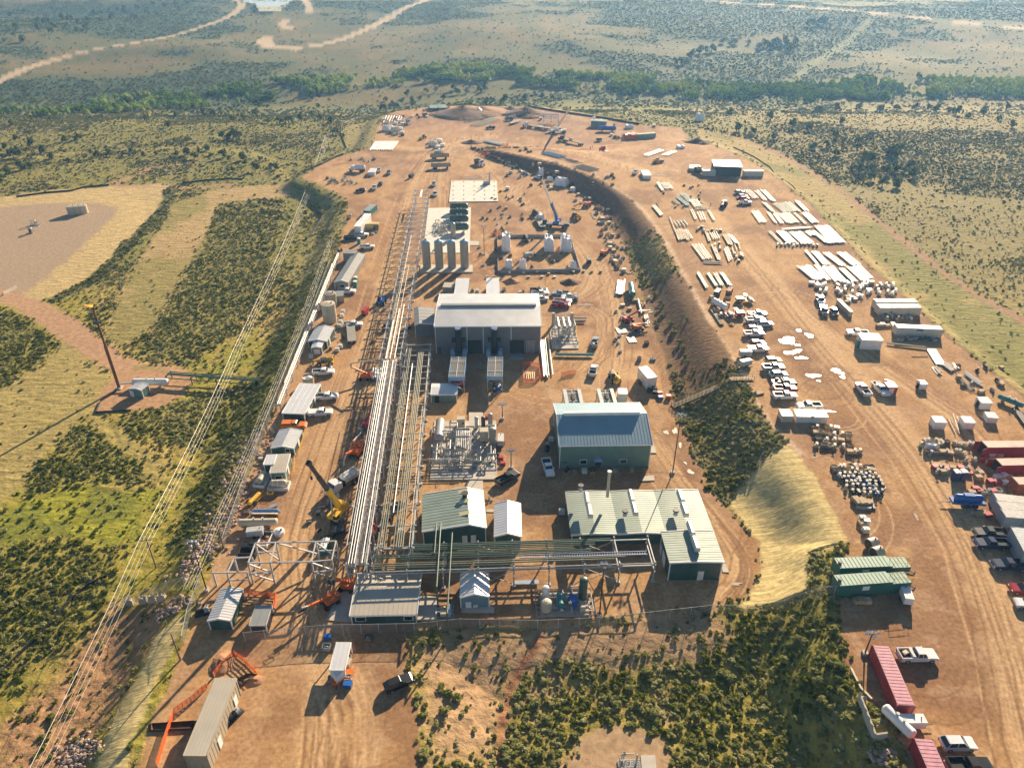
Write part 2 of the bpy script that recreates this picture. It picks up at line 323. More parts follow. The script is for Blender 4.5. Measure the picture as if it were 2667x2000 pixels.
# ------------------------------------------------------------------ materials
MATS_CACHE = {}
def nodes_of(name):
 m = bpy.data.materials.new(name); m.use_nodes = True
 nt = m.node_tree; b = nt.nodes['Principled BSDF']
 return m, nt, b
def mat(name, col, rough=.6, metal=0.0, var=.12, scale=1.2, bump=0.0, spec=.5, dirt=0.0, coat=0.0):
 key = (name,)
 if key in MATS_CACHE: return MATS_CACHE[key]
 m, nt, b = nodes_of(name)
 N, L = nt.nodes, nt.links
 tc = N.new('ShaderNodeTexCoord')
 nz = N.new('ShaderNodeTexNoise'); nz.inputs['Scale'].default_value = scale; nz.inputs['Detail'].default_value = 5
 oi = N.new('ShaderNodeObjectInfo')
 L.new(tc.outputs['Object'], nz.inputs['Vector'])
 mr = N.new('ShaderNodeMapRange'); mr.inputs['From Min'].default_value = .3; mr.inputs['From Max'].default_value = .7
 mr.inputs['To Min'].default_value = 1 - var; mr.inputs['To Max'].default_value = 1 + var
 L.new(nz.outputs['Fac'], mr.inputs['Value'])
 mx = N.new('ShaderNodeMix'); mx.data_type = 'RGBA'; mx.blend_type = 'MULTIPLY'; mx.inputs['Factor'].default_value = 1
 mx.inputs['A'].default_value = (*col, 1)
 L.new(mr.outputs['Result'], mx.inputs['B'])
 out = mx.outputs['Result']
 if dirt:
  n2 = N.new('ShaderNodeTexNoise'); n2.inputs['Scale'].default_value = scale * .55; n2.inputs['Detail'].default_value = 7
  L.new(tc.outputs['Object'], n2.inputs['Vector'])
  m2 = N.new('ShaderNodeMapRange'); m2.inputs['From Min'].default_value = .48; m2.inputs['From Max'].default_value = .72
  m2.inputs['To Max'].default_value = dirt
  L.new(n2.outputs['Fac'], m2.inputs['Value'])
  mx2 = N.new('ShaderNodeMix'); mx2.data_type = 'RGBA'
  L.new(m2.outputs['Result'], mx2.inputs['Factor']); L.new(out, mx2.inputs['A']); mx2.inputs['B'].default_value = (.33, .19, .11, 1)
  out = mx2.outputs['Result']
 L.new(out, b.inputs['Base Color'])
 b.inputs['Roughness'].default_value = rough; b.inputs['Metallic'].default_value = metal
 b.inputs['Specular IOR Level'].default_value = spec
 if coat: b.inputs['Coat Weight'].default_value = coat; b.inputs['Coat Roughness'].default_value = .08
 if bump:
  bp = N.new('ShaderNodeBump'); bp.inputs['Strength'].default_value = bump; bp.inputs['Distance'].default_value = .1
  L.new(nz.outputs['Fac'], bp.inputs['Height']); L.new(bp.outputs['Normal'], b.inputs['Normal'])
 MATS_CACHE[key] = m
 return m
def ground_mat(name, sc=1.0, bumpd=.25, rows=None, rough=.95):
 m, nt, b = nodes_of(name)
 N, L = nt.nodes, nt.links
 at = N.new('ShaderNodeAttribute'); at.attribute_name = 'albedo'
 geo = N.new('ShaderNodeNewGeometry')
 n1 = N.new('ShaderNodeTexNoise'); n1.inputs['Scale'].default_value = .55 * sc; n1.inputs['Detail'].default_value = 8; n1.inputs['Roughness'].default_value = .65
 L.new(geo.outputs['Position'], n1.inputs['Vector'])
 mr = N.new('ShaderNodeMapRange'); mr.inputs['From Min'].default_value = .32; mr.inputs['From Max'].default_value = .68
 mr.inputs['To Min'].default_value = .72; mr.inputs['To Max'].default_value = 1.26
 L.new(n1.outputs['Fac'], mr.inputs['Value'])
 mx = N.new('ShaderNodeMix'); mx.data_type = 'RGBA'; mx.blend_type = 'MULTIPLY'; mx.inputs['Factor'].default_value = 1
 L.new(at.outputs['Color'], mx.inputs['A']); L.new(mr.outputs['Result'], mx.inputs['B'])
 L.new(mx.outputs['Result'], b.inputs['Base Color'])
 b.inputs['Roughness'].default_value = rough; b.inputs['Specular IOR Level'].default_value = .12
 h = n1.outputs['Fac']
 if rows is not None:                       # laid straw matting / combed rows
  mp = N.new('ShaderNodeMapping'); mp.inputs['Rotation'].default_value = (0, 0, rows[0]); mp.inputs['Scale'].default_value = (rows[1], rows[2], 1)
  L.new(geo.outputs['Position'], mp.inputs['Vector'])
  n2 = N.new('ShaderNodeTexNoise'); n2.inputs['Scale'].default_value = 1; n2.inputs['Detail'].default_value = 4
  L.new(mp.outputs['Vector'], n2.inputs['Vector'])
  m2 = N.new('ShaderNodeMapRange'); m2.inputs['From Min'].default_value = .35; m2.inputs['From Max'].default_value = .65
  m2.inputs['To Min'].default_value = rows[3]; m2.inputs['To Max'].default_value = 2 - rows[3]
  L.new(n2.outputs['Fac'], m2.inputs['Value'])
  mx2 = N.new('ShaderNodeMix'); mx2.data_type = 'RGBA'; mx2.blend_type = 'MULTIPLY'; mx2.inputs['Factor'].default_value = 1
  L.new(mx.outputs['Result'], mx2.inputs['A']); L.new(m2.outputs['Result'], mx2.inputs['B'])
  L.new(mx2.outputs['Result'], b.inputs['Base Color'])
  ad = N.new('ShaderNodeMath'); ad.operation = 'MULTIPLY_ADD'; ad.inputs[1].default_value = 1.6
  L.new(n2.outputs['Fac'], ad.inputs[0]); L.new(n1.outputs['Fac'], ad.inputs[2]); h = ad.outputs[0]
 bp = N.new('ShaderNodeBump'); bp.inputs['Strength'].default_value = .9; bp.inputs['Distance'].default_value = bumpd
 L.new(h, bp.inputs['Height']); L.new(bp.outputs['Normal'], b.inputs['Normal'])
 return m
# ------------------------------------------------------------------ the ground: one sheet, cut where its cover changes
def build_ground():
 nr, nc = 760, 820
 r = np.linspace(0, 1, nr)
 inv = 1 / 46.0 + (1 / 1700.0 - 1 / 46.0) * r ** .82
 ys = 1 / inv
 ys = np.concatenate([ys, [1900, 2200, 2600, 3200]])
 us = np.linspace(-1, 1, nc)
 U, Yg = np.meshgrid(us, ys)
 Xg = U * (Yg * .80 + 34)
 x, y = Xg.ravel(), Yg.ravel()
 z = height(x, y)
 col, veg, tint, zone = surf(x, y)
 # relief too small for the survey: ruts, clods, tussocks
 rough = np.where((zone == 1) | (zone == 2), .05, np.where((zone == 4) | (zone == 5), .04, np.where((zone == 6) | (zone == 3) | (zone == 7), .08, .28)))
 z = z + rough * (fbm(x, y, 1.6, 2, 91) - .5) * sstep(700, 300, y)
 nr = len(ys)
 idx = np.arange(nr * nc).reshape(nr, nc)
 quads = np.stack([idx[:-1, :-1], idx[:-1, 1:], idx[1:, 1:], idx[1:, :-1]], -1).reshape(-1, 4)
 pd = sdist(POND, x, y)
 zone = np.where(pd < 0, 8, zone)
 fz = zone[quads[:, 0]]
 co = np.stack([x, y, z], 1)
 specs = {0: ('ground', ground_mat('open_country', 1.0, .5)), 1: ('dirt_ground', ground_mat('packed_dirt', 2.6, .05)), 2: ('yard_ground', ground_mat('yard_dirt', 2.6, .05)),
    3: ('embankment_terrain', ground_mat('slope_soil', 1.6, .14, (R(-62), .3, 1.2, .82))), 4: ('gravel_ground', ground_mat('gravel', 3.0, .06)), 5: ('dirt_road', ground_mat('road_dirt', 1.4, .12)),
    6: ('matting_terrain', ground_mat('straw_matting', 2.0, .05, (R(-24), .04, 3.4, .74))), 7: ('grass_field', ground_mat('dry_grass', 1.9, .25, (R(-62), .22, .7, .84))), 8: ('pond_water', None)}
 for zn, (name, m) in specs.items():
  q = quads[fz == zn]
  if not len(q): continue
  vid, inv_ = np.unique(q, return_inverse=True)
  me = bpy.data.meshes.new(name)
  c2 = co[vid].copy()
  if zn == 8:
   c2[:, 2] = c2[:, 2].mean() + .2
   m = water_mat()
  nv, nf = len(vid), len(q)
  me.vertices.add(nv); me.vertices.foreach_set('co', c2.ravel())
  me.loops.add(nf * 4); me.loops.foreach_set('vertex_index', inv_.reshape(-1).astype(np.int32))
  me.polygons.add(nf); me.polygons.foreach_set('loop_start', np.arange(0, nf * 4, 4, dtype=np.int32))
  me.polygons.foreach_set('use_smooth', np.ones(nf, bool))
  me.update(calc_edges=True)
  a = me.attributes.new('albedo', 'FLOAT_COLOR', 'POINT')
  a.data.foreach_set('color', np.concatenate([col[vid], np.ones((nv, 1))], 1).astype(np.float32).ravel())
  me.materials.append(m)
  o = bpy.data.objects.new(name, me); COL.objects.link(o)
  o['kind'] = 'structure'
def water_mat():
 m, nt, b = nodes_of('pond_water')
 b.inputs['Base Color'].default_value = (.50, .55, .58, 1); b.inputs['Roughness'].default_value = .2
 n = nt.nodes.new('ShaderNodeTexNoise'); n.inputs['Scale'].default_value = .4
 bp = nt.nodes.new('ShaderNodeBump'); bp.inputs['Strength'].default_value = .15
 nt.links.new(n.outputs['Fac'], bp.inputs['Height']); nt.links.new(bp.outputs['Normal'], b.inputs['Normal'])
 return m
# ------------------------------------------------------------------ vegetation
def leaf_mat(name, c0, c1, c2, trans=.25, solo=False):
 m, nt, b = nodes_of(name)
 N, L = nt.nodes, nt.links
 N.remove(b)
 out = N['Material Output']
 at = N.new('ShaderNodeAttribute'); at.attribute_type = 'INSTANCER'; at.attribute_name = 'tint'
 geo = N.new('ShaderNodeNewGeometry')
 cr = N.new('ShaderNodeValToRGB')
 cr.color_ramp.elements[0].color = (*c0, 1); cr.color_ramp.elements[1].color = (*c2, 1)
 e = cr.color_ramp.elements.new(.5); e.color = (*c1, 1)
 ad = N.new('ShaderNodeMath'); ad.operation = 'MULTIPLY_ADD'; ad.inputs[1].default_value = .5
 sb = N.new('ShaderNodeMath'); sb.operation = 'SUBTRACT'; sb.inputs[1].default_value = .25
 L.new(geo.outputs['Random Per Island'], ad.inputs[0])
 if solo: L.new(N.new('ShaderNodeObjectInfo').outputs['Random'], sb.inputs[0])
 else: L.new(at.outputs['Fac'], sb.inputs[0]); L.new(sb.outputs[0], ad.inputs[2])
 L.new(ad.outputs[0], cr.inputs['Fac'])
 d = N.new('ShaderNodeBsdfDiffuse'); t = N.new('ShaderNodeBsdfTranslucent'); mx = N.new('ShaderNodeMixShader'); mx.inputs[0].default_value = trans
 L.new(cr.outputs['Color'], d.inputs['Color']); L.new(cr.outputs['Color'], t.inputs['Color'])
 L.new(d.outputs[0], mx.inputs[1]); L.new(t.outputs[0], mx.inputs[2]); L.new(mx.outputs[0], out.inputs['Surface'])
 return m
def clump_mesh(name, n, w, h, leaf, seed, m, lobes=5, lift=.15):
 """a shrub: leaf-sized faces through a few overlapping lobes"""
 g = np.random.default_rng(seed)
 lc = [(g.uniform(-.55, .55) * w, g.uniform(-.55, .55) * w, h * g.uniform(.35, .75), g.uniform(.4, .75)) for _ in range(lobes)]
 vs, fs = [], []
 for i in range(n):
  cx, cy, cz, r = lc[i % lobes]
  d = g.normal(size=3); d /= np.linalg.norm(d)
  if d[2] < -.5: d[2] = -d[2]
  rr = r * g.uniform(.45, 1.0) ** .5
  p = np.array([cx + d[0] * rr * w * .7, cy + d[1] * rr * w * .7, max(lift * h, cz + d[2] * rr * h * .5)])
  nn = d * .7 + np.array([0, 0, 1.05]) + g.normal(size=3) * .55; nn /= np.linalg.norm(nn)
  a = np.cross(nn, [.3, .2, 1]); a /= np.linalg.norm(a) + 1e-9
  b2 = np.cross(nn, a)
  s = leaf * g.uniform(.6, 1.4)
  k = len(vs)
  vs += [tuple(p - a * s * .5 - b2 * s * .5), tuple(p + a * s * .5 - b2 * s * .4), tuple(p + a * s * .35 + b2 * s * .6), tuple(p - a * s * .4 + b2 * s * .5)]
  fs.append((k, k + 1, k + 2, k + 3))
 me = bpy.data.meshes.new(name); me.from_pydata(vs, [], fs); me.materials.append(m)
 return me
def trunk_into(me_name, h, r, m_leaf, m_bark, crown_args):
 me = clump_mesh(me_name, *crown_args, m_leaf)
 bm = bmesh.new(); bm.from_mesh(me)
 me.materials.append(m_bark)
 ret = bmesh.ops.create_cone(bm, segments=6, radius1=r, radius2=r * .4, depth=h, cap_ends=True, matrix=Matrix.Translation((0, 0, h / 2)))
 for v in ret['verts']:
  for f in v.link_faces: f.material_index = 1
 bm.to_mesh(me); bm.free()
 return me
def scatter(name, sources, pts, sc, rot, idx, tint):
 me = bpy.data.meshes.new(name)
 me.vertices.add(len(pts)); me.vertices.foreach_set('co', pts.astype(np.float32).ravel()); me.update()
 for nm, arr, ty in (('sc', sc, 'FLOAT'), ('rot', rot, 'FLOAT'), ('tint', tint, 'FLOAT'), ('pick', idx.astype(np.int32), 'INT')):
  a = me.attributes.new(nm, ty, 'POINT'); a.data.foreach_set('value', arr.astype(np.float32) if ty == 'FLOAT' else arr)
 o = bpy.data.objects.new(name, me); COL.objects.link(o)
 o['kind'] = 'stuff'
 ng = bpy.data.node_groups.new(name + '_scatter', 'GeometryNodeTree')
 ng.interface.new_socket('Geometry', in_out='INPUT', socket_type='NodeSocketGeometry')
 ng.interface.new_socket('Geometry', in_out='OUTPUT', socket_type='NodeSocketGeometry')
 N, L = ng.nodes, ng.links
 gi, go = N.new('NodeGroupInput'), N.new('NodeGroupOutput')
 ip = N.new('GeometryNodeInstanceOnPoints'); ip.inputs['Pick Instance'].default_value = True
 jn = N.new('GeometryNodeJoinGeometry')
 for s in sources:
  so = bpy.data.objects.new(name + '_source', s); COL.objects.link(so); so.hide_render = True; so.hide_viewport = False; so['kind'] = 'helper'
  so.location = (0, 0, -300)
  oi = N.new('GeometryNodeObjectInfo'); oi.inputs['Object'].default_value = so; oi.inputs['As Instance'].default_value = True
  L.new(oi.outputs['Geometry'], jn.inputs[0])
 def attr(nm, ty):
  a = N.new('GeometryNodeInputNamedAttribute'); a.data_type = ty; a.inputs['Name'].default_value = nm; return a.outputs[0]
 cx = N.new('ShaderNodeCombineXYZ'); L.new(attr('rot', 'FLOAT'), cx.inputs['Z'])
 L.new(gi.outputs[0], ip.inputs['Points']); L.new(jn.outputs[0], ip.inputs['Instance'])
 L.new(attr('pick', 'INT'), ip.inputs['Instance Index']); L.new(cx.outputs[0], ip.inputs['Rotation']); L.new(attr('sc', 'FLOAT'), ip.inputs['Scale'])
 L.new(ip.outputs[0], go.inputs[0])
 md = o.modifiers.new('scatter', 'NODES'); md.node_group = ng
 return o
def cand(n, y0, y1, xf=.80, x0=None, x1=None):
 y = y0 + (y1 - y0) * rng.random(n) ** .8
 x = (rng.random(n) * 2 - 1) * (y * xf + 25)
 return x, y
def build_vegetation():
 sage_m = leaf_mat('sagebrush_leaves', (.14, .17, .025), (.31, .31, .09), (.58, .55, .29), .46)
 dark_m = leaf_mat('juniper_leaves', (.05, .08, .022), (.10, .135, .038), (.18, .20, .065), .3, True)
 tree_m = leaf_mat('aspen_leaves', (.16, .27, .035), (.33, .45, .06), (.55, .60, .13), .5)
 bark = mat('bark', (.16, .12, .09), .9)
 sages = [clump_mesh('sagebrush_shrub', 130, 1.0, .85, .30, 100 + i, sage_m, 5 + i % 3) for i in range(4)]
 low_m = leaf_mat('far_sage_leaves', (.09, .12, .035), (.175, .20, .075), (.34, .34, .16), .44)
 lows = [clump_mesh('sagebrush_tuft', 60, 1.0, .8, .38, 200 + i, low_m, 5) for i in range(3)]
 trees = [trunk_into('aspen_tree', 3.0, .14, tree_m, bark, (120, 2.0, 6.0, .9, 300 + i)) for i in range(3)]
 def place(name, src, x, y, s, dsc=0):
  col, veg, tint, zone = surf(x, y)
  keep = (rng.random(len(x)) < veg) & (zone != 8)
  x, y, tint, s = x[keep], y[keep], tint[keep], s[keep]
  z = height(x, y) - .05
  n = len(x)
  tint = np.clip(tint + rng.normal(0, .24, n), 0, 1)
  scatter(name, src, np.stack([x, y, z], 1), s, rng.random(n) * 6.28, rng.integers(0, len(src), n), tint)
  return n
 x, y = cand(150000, 48, 320); n = len(x)
 place('sagebrush', sages, x, y, .25 + .50 * rng.random(n) ** 2.4)
 x, y = cand(130000, 315, 560); n = len(x)
 place('sagebrush', lows, x, y, .36 + .6 * rng.random(n) ** 2.6)
 x, y = cand(150000, 540, 1500, .78); n = len(x)
 place('sagebrush', lows, x, y, .7 + 1.0 * rng.random(n) ** 2.2)
 # the wooded valley bottom
 band = smooth_line(pl('A', [(-80, 275), (150, 243), (300, 222), (480, 205), (640, 192), (800, 178), (950, 172), (1100, 182), (1250, 190), (1400, 195), (1600, 205), (1800, 200), (2000, 195), (2300, 200)], -14))
 n = 60000
 x, y = cand(n, 430, 860, .8)
 d = ldist(band, x, y)
 w = 14 + 34 * fbm(x, y, 90, 2, 5)
 keep = (d < w) & (fbm(x, y, 22, 3, 8) > .44 + .2 * rng.random(n) ** 2)
 x, y = x[keep], y[keep]; n = len(x)
 scatter('valley_woods', trees, np.stack([x, y, height(x, y) - .2], 1), .5 + .7 * rng.random(n), rng.random(n) * 6.28, rng.integers(0, 3, n), np.clip(.45 + (fbm(x, y, 40, 2, 13) - .5) * 2.2 + rng.normal(0, .15, n), 0, 1))
 return dark_m, bark, leaf_mat('bush_leaves', (.10, .135, .025), (.20, .225, .06), (.34, .33, .14), .36, True)
build_ground()
LEAF_DARK, BARK, LEAF_BUSH = build_vegetation()
# ------------------------------------------------------------------ mesh builder and tagging
class MB:
 def __init__(s): s.v, s.f, s.s = [], [], []
 def face(s, pts, smooth=False):
  k = len(s.v); s.v += [tuple(p) for p in pts]; s.f.append(tuple(range(k, k + len(pts)))); s.s.append(smooth); return s
 def box(s, x0, x1, y0, y1, z0, z1, M=None, taper=0):
  t = taper
  p = [(x0, y0, z0), (x1, y0, z0), (x1, y1, z0), (x0, y1, z0), (x0 + t, y0 + t, z1), (x1 - t, y0 + t, z1), (x1 - t, y1 - t, z1), (x0 + t, y1 - t, z1)]
  if M is not None: p = [tuple(M @ Vector(q)) for q in p]
  k = len(s.v); s.v += p
  for q in ((3, 2, 1, 0), (4, 5, 6, 7), (0, 1, 5, 4), (1, 2, 6, 5), (2, 3, 7, 6), (3, 0, 4, 7)):
   s.f.append(tuple(k + i for i in q)); s.s.append(False)
  return s
 def cbox(s, c, size, rz=0, tilt=None):
  M = Matrix.Translation(c) @ Matrix.Rotation(rz, 4, 'Z')
  if tilt: M = M @ Matrix.Rotation(tilt[0], 4, tilt[1])
  x, y, z = (q / 2 for q in size)
  return s.box(-x, x, -y, y, -z, z, M)
 def bar(s, a, b, w, h=None):                       # square section member from a to b
  a, b = Vector(a), Vector(b); d = b - a; L = d.length
  if L < 1e-6: return s
  q = d.to_track_quat('X', 'Z').to_matrix().to_4x4(); h = h or w
  return s.box(0, L, -w / 2, w / 2, -h / 2, h / 2, Matrix.Translation(a) @ q)
 def ring(s, c, ax, r, n):
  q = Vector(ax).to_track_quat('Z', 'Y').to_matrix()
  return [Vector(c) + q @ Vector((cos(2 * pi * i / n) * r, sin(2 * pi * i / n) * r, 0)) for i in range(n)]
 def cyl(s, a, b, r, n=10, r2=None, caps=True):
  a, b = Vector(a), Vector(b); ax = b - a
  if ax.length < 1e-6: return s
  ra, rb = s.ring(a, ax, r, n), s.ring(b, ax, r if r2 is None else r2, n)
  k = len(s.v); s.v += [tuple(p) for p in ra + rb]
  for i in range(n):
   j = (i + 1) % n
   s.f.append((k + i, k + j, k + n + j, k + n + i)); s.s.append(True)
  if caps: s.face(ra[::-1]); s.face(rb)
  return s
 def caps(s, a, b, r, n=12, k=.55):                 # vessel with domed heads
  a, b = Vector(a), Vector(b); d = (b - a).normalized()
  s.cyl(a, b, r, n, None, False)
  for p, q in ((a, -d), (b, d)):
   s.cyl(p, p + q * r * k * .6, r, n, r * .78, False); s.cyl(p + q * r * k * .6, p + q * r * k, r * .78, n, r * .3, True)
  return s
 def tube(s, pts, r, n=6):
  pts = [Vector(p) for p in pts]
  for a, b in zip(pts[:-1], pts[1:]): s.cyl(a, b, r, n, None, False)
  for p in pts[1:-1]: s.ball(p, r * 1.03, n, 3)
  s.face(s.ring(pts[0], pts[0] - pts[1], r, n)); s.face(s.ring(pts[-1], pts[-1] - pts[-2], r, n))
  return s
 def ball(s, c, r, n=8, m=5, sx=1, sy=1, sz=1, jit=0, seed=0, zmin=-9):
  g = random.Random(seed); k = len(s.v)
  for i in range(m + 1):
   th = pi * i / m
   for j in range(n):
    ph = 2 * pi * j / n; q = 1 + (g.random() - .5) * jit
    s.v.append((c[0] + r * sx * q * sin(th) * cos(ph), c[1] + r * sy * q * sin(th) * sin(ph), max(zmin, c[2] + r * sz * q * cos(th))))
  for i in range(m):
   for j in range(n):
    j2 = (j + 1) % n
    s.f.append((k + i * n + j, k + (i + 1) * n + j, k + (i + 1) * n + j2, k + i * n + j2)); s.s.append(True)
  return s
 def prof(s, pts, y0, y1, axis='y'):                # closed outline in (x,z) pushed along y (or (y,z) along x)
  n = len(pts)
  P = (lambda a, b, c: (a, c, b)) if axis == 'y' else (lambda a, b, c: (c, a, b))
  A = [P(a, b, y0) for a, b in pts]; B = [P(a, b, y1) for a, b in pts]
  s.face(A); s.face(B[::-1])
  for i in range(n):
   j = (i + 1) % n
   s.face([A[i], B[i], B[j], A[j]])
  return s
 def build(s, name, m, parent=None, loc=None, rz=0):
  me = bpy.data.meshes.new(name); me.from_pydata(s.v, [], s.f)
  me.polygons.foreach_set('use_smooth', s.s)
  bm = bmesh.new(); bm.from_mesh(me); bmesh.ops.recalc_face_normals(bm, faces=bm.faces); bm.to_mesh(me); bm.free()
  me.materials.append(m)
  o = bpy.data.objects.new(name, me); COL.objects.link(o)
  if parent is not None: o.parent = parent
  if loc is not None: o.location = loc; o.rotation_euler = (0, 0, rz)
  return o
USED = {}
def tag(o, label, cat, group=None, kind=None):
 o['label'] = label; o['category'] = cat
 if group: o['group'] = group
 if kind: o['kind'] = kind
 return o
def empty(name, loc, rz, label, cat, group=None):
 o = bpy.data.objects.new(name, None); COL.objects.link(o)
 o.location = loc; o.rotation_euler = (0, 0, rz); o.empty_display_size = .5
 return tag(o, label, cat, group)
def kids(o): return KIDS.get(o.name) or [c for c in COL.objects if c.parent == o]
KIDS = {}
def dup(root, loc, rz, label, group=None, scale=None):
 r = root.copy(); COL.objects.link(r); r.location = loc; r.rotation_euler = (0, 0, rz); r['label'] = label
 if group: r['group'] = group
 elif 'group' in r.keys(): del r['group']
 if scale: r.scale = scale
 for ch in KIDS.get(root.name, []):
  c = ch.copy(); COL.objects.link(c); c.parent = r
  for g in KIDS.get(ch.name, []):
   d = g.copy(); COL.objects.link(d); d.parent = c
 return r
def remember(root):
 for c in [o for o in COL.objects if o.parent is not None]:
  pass
PROTO = {}
def stamp(key, make, loc, rz, label, group=None, scale=None):
 """first call builds the thing, later calls copy it with its parts and sub-parts"""
 if key not in PROTO:
  before = set(o.name for o in COL.objects)
  r = make(); PROTO[key] = r
  for o in COL.objects:
   if o.name not in before and o.parent is not None:
    KIDS.setdefault(o.parent.name, []).append(o)
  r.location = loc; r.rotation_euler = (0, 0, rz); r['label'] = label
  if group: r['group'] = group
  if scale: r.scale = scale
  return r
 return dup(PROTO[key], loc, rz, label, group, scale)
# ------------------------------------------------------------------ paints
W = mat('white_paint', (.78, .78, .76), .35, var=.05, dirt=.25)
WS = mat('white_sheet', (.80, .80, .78), .45, var=.06, dirt=.15)
GREEN = mat('green_siding', (.032, .095, .085), .5, var=.2, dirt=.12, scale=.6)
GREENL = mat('light_green_siding', (.13, .22, .19), .5, var=.10, scale=.6)
GREYW = mat('grey_siding', (.165, .175, .19), .5, var=.10, scale=.6)
BLUEW = mat('blue_grey_siding', (.15, .25, .30), .5, var=.08, scale=.6)
TANW = mat('tan_siding', (.38, .33, .25), .6, var=.10)
RGREEN = mat('pale_green_roof', (.25, .32, .275), .5, .1, var=.14, scale=.25, dirt=.16)
RSILVER = mat('galvanised_roof', (.60, .61, .61), .42, .3, var=.08, scale=.25, dirt=.12)
HALLR = mat('bright_metal_roof', (.66, .65, .62), .40, .75, var=.10, scale=.25, dirt=.1)
RWHITE = mat('white_roof', (.72, .73, .74), .38, .2, var=.08, scale=.3, dirt=.12)
RTAN = mat('beige_roof', (.50, .46, .38), .5, .1, var=.10, scale=.25, dirt=.15)
RGREY = mat('grey_roof', (.30, .31, .31), .5, .1, var=.10, scale=.3, dirt=.15)
TRIM = mat('white_trim', (.80, .80, .80), .4, var=.03)
GLASS = mat('dark_glass', (.02, .03, .04), .06, var=.02, spec=.8)
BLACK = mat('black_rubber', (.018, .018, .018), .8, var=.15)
DARK = mat('dark_steel', (.055, .055, .06), .5, .3, var=.2)
STEEL = mat('galvanised_steel', (.46, .47, .48), .6, .15, var=.15)
PAINTST = mat('grey_painted_steel', (.36, .37, .37), .5, .1, var=.12)
SILVER = mat('aluminium_cladding', (.44, .44, .44), .48, .4, var=.10, scale=.7)
RBLUE = mat('shade_blue_roof', (.22, .35, .42), .5, .1, var=.08, scale=.25)  # base colour holds the blue tint of the shaded roof slope
PIPEG = mat('green_pipe_paint', (.085, .13, .095), .4, var=.15)
PIPEY = mat('olive_pipe_paint', (.17, .175, .12), .6, 0, var=.15)
TEAL = mat('teal_paint', (.02, .20, .20), .4, var=.12)
BLUE = mat('blue_paint', (.02, .12, .42), .4, var=.12)
LBLUE = mat('pale_blue_paint', (.25, .42, .60), .4, var=.12)
RED = mat('red_paint', (.42, .03, .03), .4, var=.15, dirt=.2)
ORANGE = mat('orange_paint', (.70, .15, .02), .45, var=.12, dirt=.15)
YELLOW = mat('yellow_paint', (.72, .44, .03), .4, var=.12, dirt=.2)
CONC = mat('concrete', (.52, .47, .40), .85, var=.14, scale=.5, bump=.1, dirt=.2)
CONCW = mat('new_concrete', (.68, .64, .57), .85, var=.10, scale=.4, dirt=.15)
TANKG = mat('olive_grey_tank', (.34, .32, .26), .45, .1, var=.10, scale=.6)
TANKB = mat('beige_tank', (.52, .46, .34), .5, var=.10, scale=.6, dirt=.15)
VESG = mat('dark_green_vessel', (.055, .105, .085), .38, .1, var=.10)
WOOD = mat('timber', (.42, .31, .18), .8, var=.25, scale=3)
WOODD = mat('weathered_timber', (.22, .17, .12), .85, var=.25, scale=3)
CARD = mat('cardboard', (.50, .34, .18), .8, var=.15)
RUST = mat('rusty_steel', (.20, .085, .045), .75, .2, var=.3, scale=2)
CRED = mat('container_red', (.33, .035, .04), .5, var=.15, scale=.4, dirt=.15)
CREDT = mat('container_red_top', (.62, .40, .32), .55, var=.2, scale=.5, dirt=.3)
CBEI = mat('container_beige', (.60, .55, .45), .5, var=.1, scale=.5, dirt=.15)
CGREY = mat('container_grey', (.32, .36, .40), .5, var=.12, scale=.5, dirt=.2)
PLASTIC = mat('white_plastic_wrap', (.80, .80, .82), .3, var=.12, scale=3, bump=.6)
POLY = mat('polythene_tank', (.70, .70, .64), .5, var=.08)
SOILM = mat('heaped_soil', (.17, .095, .06), .95, var=.3, scale=.8, bump=.8)
SOILR = mat('heaped_red_soil', (.36, .19, .10), .95, var=.3, scale=.8, bump=.8)
ROCKM = mat('rock', (.40, .29, .23), .9, var=.3, scale=1.5, bump=.5)
SHINY = mat('polished_steel', (.85, .85, .86), .10, 1.0, var=.05)
POTB = mat('dull_blue_plastic', (.03, .075, .17), .5, var=.1)
LAMP = mat('headlamp_glass', (.85, .85, .82), .1, var=.02)
REDL = mat('tail_lamp', (.40, .01, .01), .2, var=.02)
CARP = {'white': mat('white_car_paint', (.80, .80, .80), .22, var=.03, coat=.6, dirt=.12), 'black': mat('black_car_paint', (.012, .012, .013), .35, var=.1, coat=.25),
  'blue': mat('navy_car_paint', (.010, .022, .075), .3, var=.1, coat=.3), 'red': mat('red_car_paint', (.35, .02, .02), .22, var=.06, coat=.7),
  'orange': mat('orange_car_paint', (.70, .20, .02), .25, var=.05, coat=.5), 'silver': mat('silver_car_paint', (.45, .47, .49), .25, .5, var=.05, coat=.6),
  'yellow': mat('yellow_car_paint', (.75, .45, .02), .25, var=.05, coat=.5), 'grey': mat('grey_car_paint', (.08, .09, .10), .22, .3, var=.06, coat=.7)}
# ------------------------------------------------------------------ surveying helpers
def up(f, base, top):                                  # height of a vertical edge from its foot and head in the photograph
 g = G(f, *base)
 u, v = uv(f, *top)
 t = g.y / (CT - v * ST)
 return g, CH - t * (ST + v * CT)
def frame3(f, fl, fr, bl, z):                          # three corners of a level rectangle on height z -> centre, yaw, width, depth
 a, b, c = (GP(f, *p, z) for p in (fl, fr, bl))
 e = b - a; yaw = math.atan2(e.y, e.x)
 ex = Vector((cos(yaw), sin(yaw), 0)); ey = Vector((-sin(yaw), cos(yaw), 0))
 w = e.length; d = max(.3, (c - a).dot(ey))
 return a + ex * w / 2 + ey * d / 2, yaw, w, d
